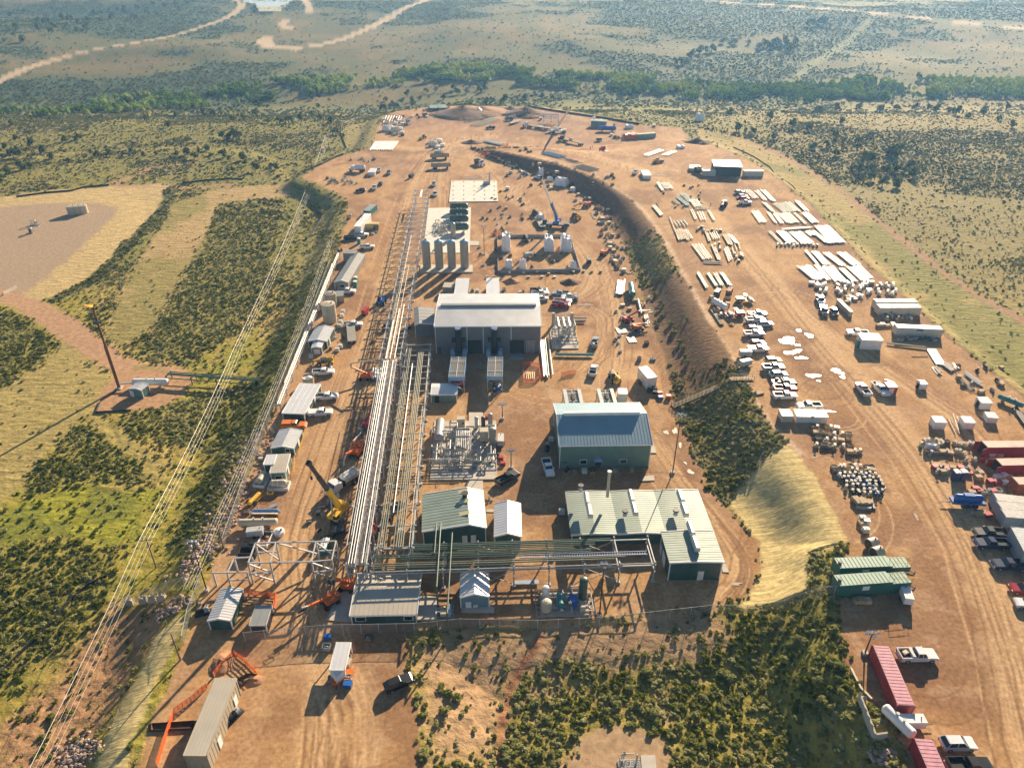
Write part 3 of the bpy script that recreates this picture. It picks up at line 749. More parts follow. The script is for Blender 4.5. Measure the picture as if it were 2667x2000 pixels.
# ------------------------------------------------------------------ buildings
def bldg(name, label, cat, f, base, el, er, bl, ridge='x', rise=1.0, wall=GREEN, roof=RGREEN, trim=TRIM, rp=.5, ov=.25, ribs=.9, doors=(), windows=(), h=None, root=None, bays=1, group=None, pre='', depth=None):
 if h is None:
  g, ze = up(f, base, el)
 else:
  g0 = G(f, *base); ze = g0.z + h; g = g0
 z0 = g.z
 c, yaw, w, d = frame3(f, el, er, bl, ze)
 if depth: d0 = d; d = depth; c = c + Vector((-sin(yaw), cos(yaw), 0)) * (d - d0) / 2
 h = ze - z0
 if root is None:
  root = empty(name, (c.x, c.y, z0), yaw, label, cat, group); par = root; T = None
 else:
  par = root; inv = Matrix.Rotation(-root.rotation_euler.z, 4, 'Z') @ Matrix.Translation(-root.location)
  T = (inv @ Vector((c.x, c.y, z0)), yaw - root.rotation_euler.z)
 X, Y = w / 2, d / 2
 def fin(mb, nm, m, p=None):
  o = mb.build(pre + nm, m, p or par)
  if T is not None and p is None: o.location = T[0]; o.rotation_euler = (0, 0, T[1])
  return o
 t = .14
 wl = MB(); rf = MB(); trims = []
 def T_(nm):
  m = MB(); trims.append((nm, m)); return m
 tr = T_('eave_trim') if ridge != 'y' else None
 def slope(p0, p1, a0, a1, ax):                     # one roof plane with standing seams; profile from p0 to p1
  (u0, z0_), (u1, z1_) = p0, p1
  q = [(u0, z0_), (u1, z1_), (u1, z1_ + t), (u0, z0_ + t)]
  rf.prof(q, a0, a1, ax)
  n = max(2, int((a1 - a0) / ribs))
  for i in range(n + 1):
   s = a0 + .03 + (a1 - a0 - .06) * i / n
   q2 = [(u0, z0_ + t), (u1, z1_ + t), (u1, z1_ + t + .035), (u0, z0_ + t + .035)]
   rf.prof(q2, s - .03, s + .03, ax)
 if ridge == 'x':
  r0 = -Y + d * rp
  wl.prof([(-Y, 0), (-Y, h), (r0, h + rise), (Y, h), (Y, 0)], -X, X, 'x')
  k1 = rise / (r0 + Y); k2 = rise / (Y - r0)
  slope((-Y - ov, h - k1 * ov + .01), (r0, h + rise + .01), -X - ov, X + ov, 'x')
  slope((r0, h + rise + .01), (Y + ov, h - k2 * ov + .01), -X - ov, X + ov, 'x')
  for sx in (-1, 1):
   xx = sx * (X + ov); tg = T_('gable_trim')
   tg.prof([(-Y - ov, h - k1 * ov - .12), (r0, h + rise - .12), (r0, h + rise + t + .08), (-Y - ov, h - k1 * ov + t + .08)], xx - .06, xx + .07, 'x')
   tg.prof([(r0, h + rise - .12), (Y + ov, h - k2 * ov - .12), (Y + ov, h - k2 * ov + t + .08), (r0, h + rise + t + .08)], xx - .06, xx + .07, 'x')
  tr.box(-X - ov, X + ov, -Y - ov - .1, -Y - ov - .005, h - k1 * ov - .1, h - k1 * ov + .12)
 elif ridge == 'y':
  outline = [(-X, 0), (-X, h)]
  bw = w / bays
  for b in range(bays):
   x0 = -X + b * bw; xr = x0 + bw * rp; x1 = x0 + bw
   outline += [(xr, h + rise), (x1, h)]
   o0 = ov if b == 0 else 0; o1 = ov if b == bays - 1 else 0
   k1 = rise / (xr - x0); k2 = rise / (x1 - xr)
   pa, pb, pc = (x0 - o0, h - k1 * o0 + .01), (xr, h + rise + .01), (x1 + o1, h - k2 * o1 + .01)
   slope(pa, pb, -Y - ov, Y + ov, 'y'); slope(pb, pc, -Y - ov, Y + ov, 'y')
   for yy in (-Y - ov, Y + ov):
    tg = T_('gable_trim')
    for p, q in ((pa, pb), (pb, pc)):
     tg.prof([(p[0], p[1] - .13), (q[0], q[1] - .13), (q[0], q[1] + t + .08), (p[0], p[1] + t + .08)], yy - .06, yy + .07, 'y')
  outline += [(X, 0)]
  wl.prof(outline, -Y, Y, 'y')
 else:
  wl.box(-X, X, -Y, Y, 0, h)
  slope((-Y - ov, h + .01), (Y + ov, h + .16), -X - ov, X + ov, 'x')
  tr.box(-X - ov - .05, X + ov + .05, -Y - ov - .09, -Y - ov - .01, h - .08, h + .2)
  for sx in (-1, 1): T_('side_trim').box(sx * (X + ov + .05) - .05, sx * (X + ov + .05) + .05, -Y - ov, Y + ov, h - .08, h + .24)
 for sx in (-1, 1):
  for sy in (-1, 1):
   T_('corner_trim').box(sx * X - .09, sx * X + .09, sy * Y - .09, sy * Y + .09, 0, h - .05)
 wb = MB(); wb.v, wb.f, wb.s = wl.v, wl.f, wl.s
 n = int(w / .8)
 for i in range(1, n):                              # siding ribs on the long faces
  xx = -X + w * i / n
  wb.box(xx - .03, xx + .03, -Y - .035, -Y, .05, h - .05)
 for i in range(1, int(d / .8)):
  yy = -Y + d * i / int(d / .8)
  for sx in (-1, 1): wb.box(min(sx * X, sx * (X + .035)), max(sx * X, sx * (X + .035)), yy - .03, yy + .03, .05, h - .05)
 fin(wb, 'wall', wall); fin(rf, 'roof', roof)
 for nm, m in trims: fin(m, nm, trim)
 def onside(side, u, zc, ww, hh, off=.05, th=.08):
  m = MB()
  if side == 'f': m.box(-X + w * u - ww / 2, -X + w * u + ww / 2, -Y - off - th, -Y - off, zc, zc + hh)
  elif side == 'b': m.box(-X + w * u - ww / 2, -X + w * u + ww / 2, Y + off, Y + off + th, zc, zc + hh)
  elif side == 'r': m.box(X + off, X + off + th, -Y + d * u - ww / 2, -Y + d * u + ww / 2, zc, zc + hh)
  else: m.box(-X - off - th, -X - off, -Y + d * u - ww / 2, -Y + d * u + ww / 2, zc, zc + hh)
  return m
 for side, u, ww, hh, m in doors:
  fin(onside(side, u, .02, ww, hh), 'door', m)
 for side, u, zc, ww, hh in windows:
  wo = fin(onside(side, u, zc - .1, ww + .22, hh + .22), 'window', trim)
  po = onside(side, u, zc, ww, hh, .10, .05).build(pre + 'pane', GLASS, wo)
 root['dims'] = (w, d, h)
 return root
def on_roof(root, name, m, mb, x, y, z, parent=None):
 o = mb.build(name, m, parent or root); o.location = (x, y, z); return o
# ------------------------------------------------------------------ wheels and vehicles (x forward)
def wheels(root, xs, ys, r, wd, rim=True, name='wheel'):
 for x in xs:
  for y in ys:
   s = 1 if y > 0 else -1
   o = MB().cyl((x, y - s * wd / 2, r), (x, y + s * wd / 2, r), r, 12).build(name, BLACK, root)
   if rim: MB().cyl((x, y + s * (wd / 2 - .05), r), (x, y + s * (wd / 2 + .02), r), r * .55, 8).build('rim', PAINTST, o)
def car_lights(root, xf, xr, y, z):
 for s in (-1, 1):
  MB().box(xf - .06, xf + .03, s * y - .16, s * y + .16, z, z + .17).build('headlight', LAMP, root)
  MB().box(xr - .03, xr + .06, s * (y + .02) - .1, s * (y + .02) + .1, z, z + .3).build('tail_light', REDL, root)
def make_pickup(col='white', bed='open', lod=0):
 def mk():
  p = CARP[col]
  r = empty('pickup_truck', (0, 0, 0), 0, 'x', 'pickup truck')
  b = MB()
  b.prof([(-2.9, .5), (-2.9, 1.0), (-.62, 1.0), (-.62, 1.24), (1.2, 1.24), (2.55, 1.14), (2.86, 1.0), (2.9, .55), (2.75, .42), (-2.8, .42)], -.97, .97)
  b.prof([(-.44, 1.80), (-.36, 1.88), (.62, 1.88), (.74, 1.80)], -.70, .70)
  if bed != 'flat':
   for s in (-1, 1): b.box(-2.88, -.6, s * .97 - .07, s * .97 + .07, .9, 1.36)
   b.box(-2.92, -2.8, -.97, .97, .9, 1.36); b.box(-.72, -.6, -.97, .97, .9, 1.36)
  for s in (-1, 1):
   for x in (-.5, .28, .95): b.bar((x + .1, s * .9, 1.22), (x * .75, s * .72, 1.84), .07)
   b.box(.92, 1.1, s * 1.0 - .02, s * 1.0 + .16 * s + .02, 1.2, 1.38) if s > 0 else b.box(.92, 1.1, -1.18, -.98, 1.2, 1.38)
  b.build('body', p, r)
  g = MB(); k = len(g.v)
  g.v += [(-.58, -.88, 1.235), (1.18, -.88, 1.235), (1.18, .88, 1.235), (-.58, .88, 1.235), (-.42, -.69, 1.81), (.72, -.69, 1.81), (.72, .69, 1.81), (-.42, .69, 1.81)]
  for q in ((0, 1, 5, 4), (1, 2, 6, 5), (2, 3, 7, 6), (3, 0, 4, 7), (4, 5, 6, 7)): g.f.append(tuple(k + i for i in q)); g.s.append(False)
  g.build('windows', GLASS, r)
  if bed == 'open': MB().box(-2.8, -.72, -.9, .9, 1.005, 1.03).build('bed_liner', BLACK, r)
  elif bed == 'load':
   MB().box(-2.8, -.72, -.9, .9, 1.005, 1.03).build('bed_liner', BLACK, r)
   MB().box(-1.2, -.75, -.85, .85, 1.03, 1.5).build('tool_box', STEEL, r)
   MB().cbox((-1.9, .2, 1.2), (.8, .6, .35), .4).build('cargo', TANKB, r)
  elif bed == 'cap':
   MB().prof([(-2.9, 1.37), (-2.8, 1.85), (-.6, 1.86), (-.6, 1.37)], -.9, .9).build('bed_cap', p, r)
   for s in (-1, 1): MB().box(-2.6, -.8, s * .905 - .015, s * .905 + .015, 1.45, 1.75).build('side_window', GLASS, r)
  elif bed == 'cover': MB().box(-2.8, -.72, -.9, .9, 1.3, 1.37).build('bed_cover', BLACK if col != 'white' else p, r)
  elif bed == 'flat':
   MB().box(-3.2, -.72, -1.1, 1.1, 1.0, 1.12).build('flat_bed', DARK, r)
   MB().box(-.85, -.72, -1.0, 1.0, 1.12, 1.8).build('headache_rack', DARK, r)
   MB().box(-2.2, -1.4, -1.05, -.6, 1.12, 1.6).box(-2.2, -1.4, .6, 1.05, 1.12, 1.6).build('tool_box', W if col == 'white' else DARK, r)
  wheels(r, (-1.85, 1.9), (-.86, .86), .42, .28, rim=lod == 0)
  if lod == 0:
   car_lights(r, 2.88, -2.92, .75, .78)
   MB().box(2.8, 2.98, -.95, .95, .45, .68).build('front_bumper', STEEL, r)
   MB().box(-3.05, -2.9, -.95, .95, .45, .65).build('rear_bumper', STEEL, r)
  return r
 return mk
def make_suv(col='white', lod=0):
 def mk():
  p = CARP[col]
  r = empty('parked_car', (0, 0, 0), 0, 'x', 'car')
  b = MB()
  b.prof([(-2.3, .5), (-2.35, 1.0), (-2.2, 1.1), (1.0, 1.08), (2.0, .98), (2.3, .82), (2.33, .5), (2.2, .36), (-2.2, .36)], -.9, .9)
  b.prof([(-1.75, 1.62), (-1.6, 1.68), (.2, 1.68), (.35, 1.62)], -.62, .62)
  for s in (-1, 1):
   for x in (-2.0, -.6, .9): b.bar((x, s * .84, 1.06), (x * .72 + (.0 if x < 0 else -.3), s * .64, 1.63), .07)
  b.build('body', p, r)
  g = MB()
  g.v += [(-2.2, -.83, 1.075), (1.05, -.83, 1.075), (1.05, .83, 1.075), (-2.2, .83, 1.075), (-1.75, -.61, 1.63), (.35, -.61, 1.63), (.35, .61, 1.63), (-1.75, .61, 1.63)]
  for q in ((0, 1, 5, 4), (1, 2, 6, 5), (2, 3, 7, 6), (3, 0, 4, 7), (4, 5, 6, 7)): g.f.append(q); g.s.append(False)
  g.build('windows', GLASS, r)
  wheels(r, (-1.4, 1.45), (-.8, .8), .36, .24, rim=lod == 0)
  if lod == 0: car_lights(r, 2.28, -2.33, .65, .7)
  return r
 return mk
def place(key, make, f, rear, front, label, group=None, scale=None, dz=0):
 a, b = G(f, *rear), G(f, *front)
 c = (a + b) / 2; d = b - a
 return stamp(key, make, Vector((c.x, c.y, gz(c.x, c.y) + dz)), math.atan2(d.y, d.x), label, group, scale)
def veh(kind, col, f, x0, y0, x1, y1, label, group=None):
 a = G(f, x0, y0); lod = 1 if a.y > 230 else 0
 if kind == 'suv': return place(('suv', col, lod), make_suv(col, lod), f, (x0, y0), (x1, y1), label, group)
 return place((kind, col, lod), make_pickup(col, kind, lod), f, (x0, y0), (x1, y1), label, group)
# heavy vehicles --------------------------------------------------
def make_semi(col, trailer=True, load=None):
 def mk():
  p = CARP[col]
  r = empty('semi_truck', (0, 0, 0), 0, 'x', 'truck')
  MB().box(-2, 4.2, -.5, .5, .7, 1.0).build('chassis', DARK, r)
  MB().prof([(1.2, 1.0), (1.2, 3.0), (2.4, 3.0), (2.7, 2.0), (4.4, 1.75), (4.5, .8), (1.2, .8)], -1.15, 1.15).build('cab', p, r)
  MB().box(2.3, 2.75, -1.0, 1.0, 2.05, 2.85).build('windscreen', GLASS, r)
  wheels(r, (-1.2, .1, 3.6), (-1.0, 1.0), .5, .35, False)
  if trailer:
   t = MB().box(-14.5, .2, -1.25, 1.25, 1.25, 1.5)
   t.box(-14, -8, -.5, .5, .9, 1.25); t.build('trailer', RUST if col == 'red' else WOODD, r)
   wheels(r, (-13.4, -12.1), (-1.0, 1.0), .5, .35, False)
   if load: load(r)
  return r
 return mk
def make_dump(col='white'):
 def mk():
  r = empty('dump_truck', (0, 0, 0), 0, 'x', 'truck')
  MB().box(-3.6, 3.4, -.5, .5, .7, 1.0).build('chassis', DARK, r)
  MB().prof([(.9, 1.0), (.9, 2.7), (2.0, 2.7), (2.3, 1.9), (3.6, 1.65), (3.7, .8), (.9, .8)], -1.1, 1.1).build('cab', CARP[col], r)
  MB().box(1.95, 2.35, -.95, .95, 1.95, 2.6).build('windscreen', GLASS, r)
  d = MB().box(-3.9, .7, -1.2, 1.2, 1.05, 1.2)
  for s in (-1, 1): d.box(-3.9, .7, s * 1.2 - .06, s * 1.2 + .06, 1.05, 2.4)
  d.box(.6, .75, -1.2, 1.2, 1.05, 2.6); d.box(-3.95, -3.8, -1.2, 1.2, 1.05, 2.3)
  d.build('dump_body', DARK, r)
  wheels(r, (-3.0, -1.7, 2.8), (-.98, .98), .5, .4, False)
  return r
 return mk
def make_tanktruck(tank=W, col='white', blk=False):
 def mk():
  r = empty('tank_truck', (0, 0, 0), 0, 'x', 'truck')
  MB().box(-4.4, 3.6, -.5, .5, .7, 1.05).build('chassis', DARK, r)
  MB().prof([(1.3, 1.0), (1.3, 2.9), (2.5, 2.9), (2.75, 2.0), (4.0, 1.75), (4.1, .8), (1.3, .8)], -1.15, 1.15).build('cab', CARP[col], r)
  MB().box(2.4, 2.82, -1.0, 1.0, 2.05, 2.75).build('windscreen', GLASS, r)
  if blk: MB().box(-.3, 1.0, -1.05, 1.05, 1.1, 2.3).build('blower', BLACK, r); MB().box(.6, 1.3, -1.15, 1.15, 1.1, 2.6).build('tool_locker', W, r)
  x1 = -.5 if blk else .8
  MB().caps((-4.0, 0, 2.1), (x1, 0, 2.1), 1.12, 14, .4).build('tank', tank, r)
  for x in (-3.4, -2.2, -1.0): MB().cyl((x - .04, 0, 2.1), (x + .04, 0, 2.1), 1.15, 14).build('band', STEEL, r)
  MB().box(-4.2, x1, -.18, .18, 3.18, 3.3).build('walkway', STEEL, r)
  if blk:
   for s in (-1, 1):                                # lettering on the tank side
    m = MB(); 
    for i, st in enumerate('W-FTHT'):
     x = -1.3 - i * .38
     m.box(x - .12, x - .06, s * 1.135 - .01, s * 1.135 + .01, 1.95, 2.3); m.box(x + .06, x + .12, s * 1.135 - .01, s * 1.135 + .01, 1.95, 2.3)
     m.box(x - .06, x + .06, s * 1.135 - .01, s * 1.135 + .01, 2.09, 2.16)
    m.build('lettering', BLACK, r)
  wheels(r, (-3.4, -2.1, 3.1), (-1.0, 1.0), .52, .4, False)
  return r
 return mk
def make_crane(boomcol, deckcol, tip, cab, L1=None):
 """tip: boom head relative to the turntable, in the crane's own axes"""
 def mk():
  r = empty('mobile_crane', (0, 0, 0), 0, 'x', 'crane')
  MB().box(-5.5, 5.5, -1.3, 1.3, .9, 1.5).box(-5.3, -3.4, -1.2, 1.2, 1.5, 2.0).build('carrier', deckcol, r)
  MB().box(4.0, 5.8, -1.25, -.1, 1.2, 2.6).build('drivers_cab', deckcol, r)
  MB().box(4.6, 5.84, -1.15, -.2, 1.9, 2.45).build('windscreen', GLASS, r)
  wheels(r, (-4.4, -3.0, 2.2, 3.6), (-1.1, 1.1), .62, .5, False)
  for x in (-4.9, 4.0):
   o = MB().box(x - .2, x + .2, -3.6, 3.6, .95, 1.2).build('outrigger', DARK, r)
   for s in (-1, 1): MB().cyl((x, s * 3.4, .06), (x, s * 3.4, 1.0), .12, 8).cyl((x, s * 3.4, 0.02), (x, s * 3.4, .12), .45, 10).build('foot', WS, o)
  MB().cyl((0, 0, 1.5), (0, 0, 1.8), 1.2, 16).build('turntable', DARK, r)
  t = Vector(tip); d = t.normalized(); flat_ = Vector((t.x, t.y, 0)).normalized(); side = Vector((-flat_.y, flat_.x, 0))
  yaw = math.atan2(t.y, t.x)
  M = Matrix.Rotation(yaw, 4, 'Z')
  MB().box(-2.8, 1.6, -1.1, 1.1, 1.8, 2.6, M).box(-3.2, -1.9, -1.25, 1.25, 1.8, 3.0, M).build('superstructure', boomcol, r)
  MB().box(.2, 1.9, .6, 1.5, 1.9, 3.3, M).build('operator_cab', boomcol, r)
  MB().box(.9, 1.95, .62, 1.52, 2.4, 3.2, M).build('cab_window', GLASS, r)
  p0 = Vector((0, 0, 2.9)) - flat_ * 1.4
  ln = (t - p0).length; dd = (t - p0).normalized()
  a = p0 + dd * ln * .42; b = p0 + dd * ln * .72
  MB().bar(p0, a, .85, .95).build('boom', boomcol, r)
  bo = MB().bar(a - dd * .3, b, .68, .76).bar(b - dd * .3, t, .52, .6).build('boom_extension', cab, r)
  MB().bar(t - dd * .4, t + dd * .5, .75, .9).build('boom_head', DARK, bo)
  MB().cyl(t + dd * .2, t + dd * .2 - Vector((0, 0, 3.2)), .03, 5).cbox(t + dd * .2 - Vector((0, 0, 3.5)), (.4, .4, .6)).build('hook_block', DARK, bo)
  MB().cyl(Vector((0, 0, 2.0)) + flat_ * 1.2, p0 + dd * ln * .3, .16, 8).build('lift_cylinder', STEEL, r)
  return r
 return mk
def make_boomlift(col, joints, baskets=True):
 def mk():
  r = empty('boom_lift', (0, 0, 0), 0, 'x', 'boom lift')
  MB().box(-1.4, 1.4, -.9, .9, .45, .85).build('chassis', DARK, r)
  wheels(r, (-1.1, 1.1), (-1.0, 1.0), .45, .38, False)
  MB().box(-1.6, 1.0, -.95, .95, .9, 1.75).box(-1.7, -1.0, -.95, .95, .9, 2.0).build('turret', col, r)
  js = [Vector((-.6, 0, 1.7))] + [Vector(q) for q in joints]
  for i, (a, b) in enumerate(zip(js[:-1], js[1:])):
   MB().bar(a, b, .34 - .05 * i, .4 - .05 * i).build('boom', col if i == 0 else TANKB, r)
  e = js[-1]
  k = MB()
  for z in (0, .5, 1.0):
   for p, q in (((-.8, -.4), (.8, -.4)), ((.8, -.4), (.8, .4)), ((.8, .4), (-.8, .4)), ((-.8, .4), (-.8, -.4))):
    k.bar(e + Vector((p[0], p[1], z - .4)), e + Vector((q[0], q[1], z - .4)), .06)
  k.box(e.x - .8, e.x + .8, e.y - .4, e.y + .4, e.z - .48, e.z - .42)
  k.build('basket', DARK, r)
  return r
 return mk
def make_telehandler(col, kind='tele'):
 def mk():
  r = empty('telehandler' if kind == 'tele' else 'wheel_loader', (0, 0, 0), 0, 'x', 'loader')
  MB().box(-2.4, 1.9, -.9, .9, .6, 1.2).box(-2.4, -.6, -1.0, -.1, 1.2, 1.9).build('chassis', col, r)
  MB().box(-.7, .9, .15, 1.05, 1.1, 2.5).build('cab', DARK, r)
  MB().box(-.6, .8, .1, 1.1, 1.6, 2.35).build('cab_window', GLASS, r)
  if kind == 'tele':
   MB().bar((-2.2, -.25, 2.1), (3.0, -.25, 1.3), .45, .5).build('boom', col, r)
   MB().box(3.0, 3.2, -.9, .6, .3, 1.3).box(3.2, 4.3, -.7, -.5, .3, .38).box(3.2, 4.3, .2, .4, .3, .38).build('fork', DARK, r)
  else:
   for s in (-.6, .6): MB().bar((1.2, s, 1.4), (3.0, s, .7), .2, .3).build('lift_arm', col, r)
   MB().prof([(2.8, .2), (2.7, 1.2), (3.0, 1.25), (3.4, .25), (3.9, .2)], -1.3, 1.3).build('bucket', col, r)
  wheels(r, (-1.6, 1.5), (-1.0, 1.0), .68, .5, True)
  return r
 return mk
def make_roller(col):
 def mk():
  r = empty('road_roller', (0, 0, 0), 0, 'x', 'roller')
  MB().box(-2.6, -.2, -.9, .9, .7, 1.6).build('body', col, r)
  MB().cyl((1.7, -1.05, .75), (1.7, 1.05, .75), .75, 18).build('drum', STEEL, r)
  MB().box(.5, 2.7, -1.25, -1.1, .55, .95).box(.5, 2.7, 1.1, 1.25, .55, .95).box(2.55, 2.75, -1.25, 1.25, .55, .95).box(.3, .6, -1.25, 1.25, .55, .95).build('drum_frame', col, r)
  MB().box(-.5, .6, -.8, .8, 2.5, 2.62).build('canopy', WS, r)
  c = MB()
  for x in (-.4, .5):
   for y in (-.7, .7): c.box(x - .05, x + .05, y - .05, y + .05, 1.0, 2.5)
  c.build('canopy_post', DARK, r)
  wheels(r, (-1.7,), (-.9, .9), .8, .55, True)
  return r
 return mk
def make_excavator(col):
 def mk():
  r = empty('excavator', (0, 0, 0), 0, 'x', 'excavator')
  for s in (-1, 1): MB().prof([(-2, .35), (-1.7, .02), (1.7, .02), (2, .35), (1.8, .8), (-1.8, .8)], s * 1.1 - .3, s * 1.1 + .3).build('track', BLACK, r)
  MB().box(-2.2, 1.4, -1.3, 1.3, .95, 1.9).build('house', col, r)
  MB().box(.2, 1.5, .35, 1.3, 1.5, 2.9).build('cab', DARK, r)
  MB().box(.5, 1.55, .4, 1.34, 1.9, 2.75).build('cab_window', GLASS, r)
  MB().bar((1.0, -.2, 1.8), (4.0, -.2, 4.2), .45, .5).build('boom', col, r)
  a = MB().bar((3.9, -.2, 4.3), (6.2, -.2, 1.6), .35, .4).build('stick', col, r)
  MB().prof([(5.7, .6), (6.4, 1.7), (6.9, 1.2), (6.4, .3)], -.8, .4).build('bucket', DARK, a)
  return r
 return mk
# ------------------------------------------------------------------ containers, trailers, huts
def make_container(L, m, top, wd=2.44, h=2.6, open_end=False, num=None):
 def mk():
  r = empty('shipping_container', (0, 0, 0), 0, 'x', 'container')
  b = MB().box(-L / 2, L / 2, -wd / 2, wd / 2, .12, h - .08)
  n = int(L / .55)
  for i in range(n):
   x = -L / 2 + .3 + (L - .6) * i / (n - 1)
   for s in (-1, 1): b.box(x - .12, x + .12, min(s * wd / 2, s * (wd / 2 + .04)), max(s * wd / 2, s * (wd / 2 + .04)), .25, h - .2)
  for sx in (-1, 1):
   for sy in (-1, 1): b.box(sx * L / 2 - .1, sx * L / 2 + .1, sy * wd / 2 - .09, sy * wd / 2 + .09, 0, h)
  b.build('body', m, r)
  t = MB().box(-L / 2 + .05, L / 2 - .05, -wd / 2 + .05, wd / 2 - .05, h - .075, h - .03)
  for i in range(n): 
   x = -L / 2 + .3 + (L - .6) * i / (n - 1); t.box(x - .12, x + .12, -wd / 2 + .15, wd / 2 - .15, h - .03, h)
  t.build('roof', top, r)
  for s in (-1, 1):
   d = MB().box(0, .06, -wd / 4 + .03, wd / 4 - .03, -h / 2 + .25, h / 2 - .25)
   for y in (-.25, .1): d.cyl((-.03, y, -h / 2 + .3), (-.03, y, h / 2 - .3), .025, 6)
   o = d.build('door', m, r)
   if open_end: o.location = (-L / 2 - .05 - .5, s * (wd / 2 + .12), h / 2); o.rotation_euler = (0, 0, R(80 * s))
   else: o.location = (-L / 2 - .12, s * wd / 4, h / 2)
  if open_end: MB().box(-L / 2 - .03, -L / 2 - .005, -wd / 2 + .1, wd / 2 - .1, .2, h - .2).build('dark_doorway_sheet', BLACK, r)  # black sheet stands in for the dark inside of the open container
  if num:
   m2 = MB()
   x = -L / 2 + 1.6
   for i in range(num):
    m2.box(x + i * .5, x + i * .5 + .36, -wd / 2 - .06, -wd / 2 - .045, 1.75, 1.83); m2.box(x + i * .5 + .28, x + i * .5 + .36, -wd / 2 - .06, -wd / 2 - .045, 1.45, 1.75)
    m2.box(x + i * .5, x + i * .5 + .36, -wd / 2 - .06, -wd / 2 - .045, 1.40, 1.47); m2.box(x + i * .5, x + i * .5 + .08, -wd / 2 - .06, -wd / 2 - .045, 1.15, 1.42)
    m2.box(x + i * .5, x + i * .5 + .36, -wd / 2 - .06, -wd / 2 - .045, 1.1, 1.17)
   m2.build('painted_number', WS, r)
  return r
 return mk
def cont(f, fl, fr, bl, label, m, top, L=12.19, h=2.6, open_end=False, group=None, num=None, end='fl'):
 """container from the corners of its roof in the photograph: fl-fr is a long edge unless the box is seen end-on"""
 g = G(f, *fl); z = g.z + h
 z = gz(*flat(f, *fl, z)) + h
 a, b = GP(f, *fl, z), GP(f, *fr, z)
 e = b - a; yaw = math.atan2(e.y, e.x)
 c0 = GP(f, *bl, z)
 ey = Vector((-sin(yaw), cos(yaw), 0))
 if (c0 - a).dot(ey) < 0: ey = -ey
 c = a + e.normalized() * L / 2 + ey * 1.22
 return stamp(('cont', m.name, L, open_end, num), make_container(L, m, top, open_end=open_end, num=num), Vector((c.x, c.y, gz(c.x, c.y))), yaw, label, group)
def hut(f, fl, fr, bl, base, label, name='site_hut', cat='hut', wall=WS, roof=RWHITE, door=None, h=None, group=None, wheelsy=False, win=()):
 return bldg(name, label, cat, f, base, fl, fr, bl, ridge=None, wall=wall, roof=roof, trim=wall, ov=.08, ribs=.6, h=h, doors=[door] if door else (), windows=win, group=group)
def make_potty(m):
 def mk():
  r = empty('portable_toilet', (0, 0, 0), 0, 'x', 'portable toilet')
  MB().box(-.58, .58, -.58, .58, .1, 2.1).box(-.62, .62, -.62, .62, 0, .12).build('cabin', m, r)
  MB().prof([(-.66, 2.1), (-.6, 2.2), (0, 2.36), (.6, 2.2), (.66, 2.1)], -.66, .66).build('roof', WS, r)
  o = MB().box(-.4, .4, -.63, -.585, .15, 2.0).build('door', m, r)
  MB().box(.2, .32, -.66, -.63, 1.0, 1.12).build('latch', DARK, o)
  MB().cyl((.45, .45, 2.1), (.45, .45, 2.6), .05, 8).build('vent_pipe', BLACK, r)
  return r
 return mk
def potty(f, x, y, m, label, group=None, rz=0):
 return stamp(('potty', m.name), make_potty(m), G(f, x, y), rz, label, group)
def make_tote():
 r = empty('plastic_tote', (0, 0, 0), 0, 'x', 'tote')
 MB().box(-.6, .6, -.5, .5, 0, .15).build('pallet', WOODD, r)
 MB().box(-.55, .55, -.45, .45, .16, 1.1, taper=.04).cyl((0, 0, 1.1), (0, 0, 1.18), .15, 10).build('bottle', POLY, r)
 c = MB()
 for z in (.3, .6, .9, 1.12):
  for p, q in (((-.6, -.5), (.6, -.5)), ((.6, -.5), (.6, .5)), ((.6, .5), (-.6, .5)), ((-.6, .5), (-.6, -.5))): c.bar((*p, z), (*q, z), .03)
 for p in ((-.6, -.5), (0, -.5), (.6, -.5), (.6, .5), (0, .5), (-.6, .5)): c.bar((*p, .15), (*p, 1.12), .03)
 c.build('cage', STEEL, r)
 return r
def make_crate(m, lid=False):
 def mk():
  r = empty('crate', (0, 0, 0), 0, 'x', 'crate')
  b = MB().box(-.6, .6, -.5, .5, .12, .2)
  for s in (-1, 1): b.box(-.6, .6, s * .47 - .03, s * .47 + .03, .12, .85); b.box(s * .57 - .03, s * .57 + .03, -.44, .44, .12, .85)
  if lid: b.box(-.62, .62, -.52, .52, .85, .9)
  b.build('box', m, r)
  MB().box(-.6, -.5, -.5, .5, 0, .12).box(.5, .6, -.5, .5, 0, .12).box(-.05, .05, -.5, .5, 0, .12).build('skid', WOODD, r)
  if not lid: MB().ball((0, 0, .5), .45, 7, 4, 1, .8, .6, .5, 3).build('contents', PAINTST, r)
  return r
 return mk
def make_valve(m):
 def mk():
  r = empty('pallet_of_fittings', (0, 0, 0), 0, 'x', 'pipe fittings')
  p = MB()
  for y in (-.5, 0, .5): p.box(-.6, .6, y - .05, y + .05, 0, .1)
  for x in (-.5, -.25, 0, .25, .5): p.box(x - .08, x + .08, -.55, .55, .1, .13)
  p.build('pallet', WOOD, r)
  MB().cyl((-.45, 0, .45), (.45, 0, .45), .26, 10).cyl((-.5, 0, .45), (-.42, 0, .45), .38, 12).cyl((.42, 0, .45), (.5, 0, .45), .38, 12).cyl((0, 0, .45), (0, 0, .95), .2, 10).build('valve_body', m, r)
  MB().cyl((0, 0, .95), (0, 0, 1.25), .07, 8).cyl((0, 0, 1.22), (0, 0, 1.27), .32, 12).build('handwheel', DARK, r)
  return r
 return mk
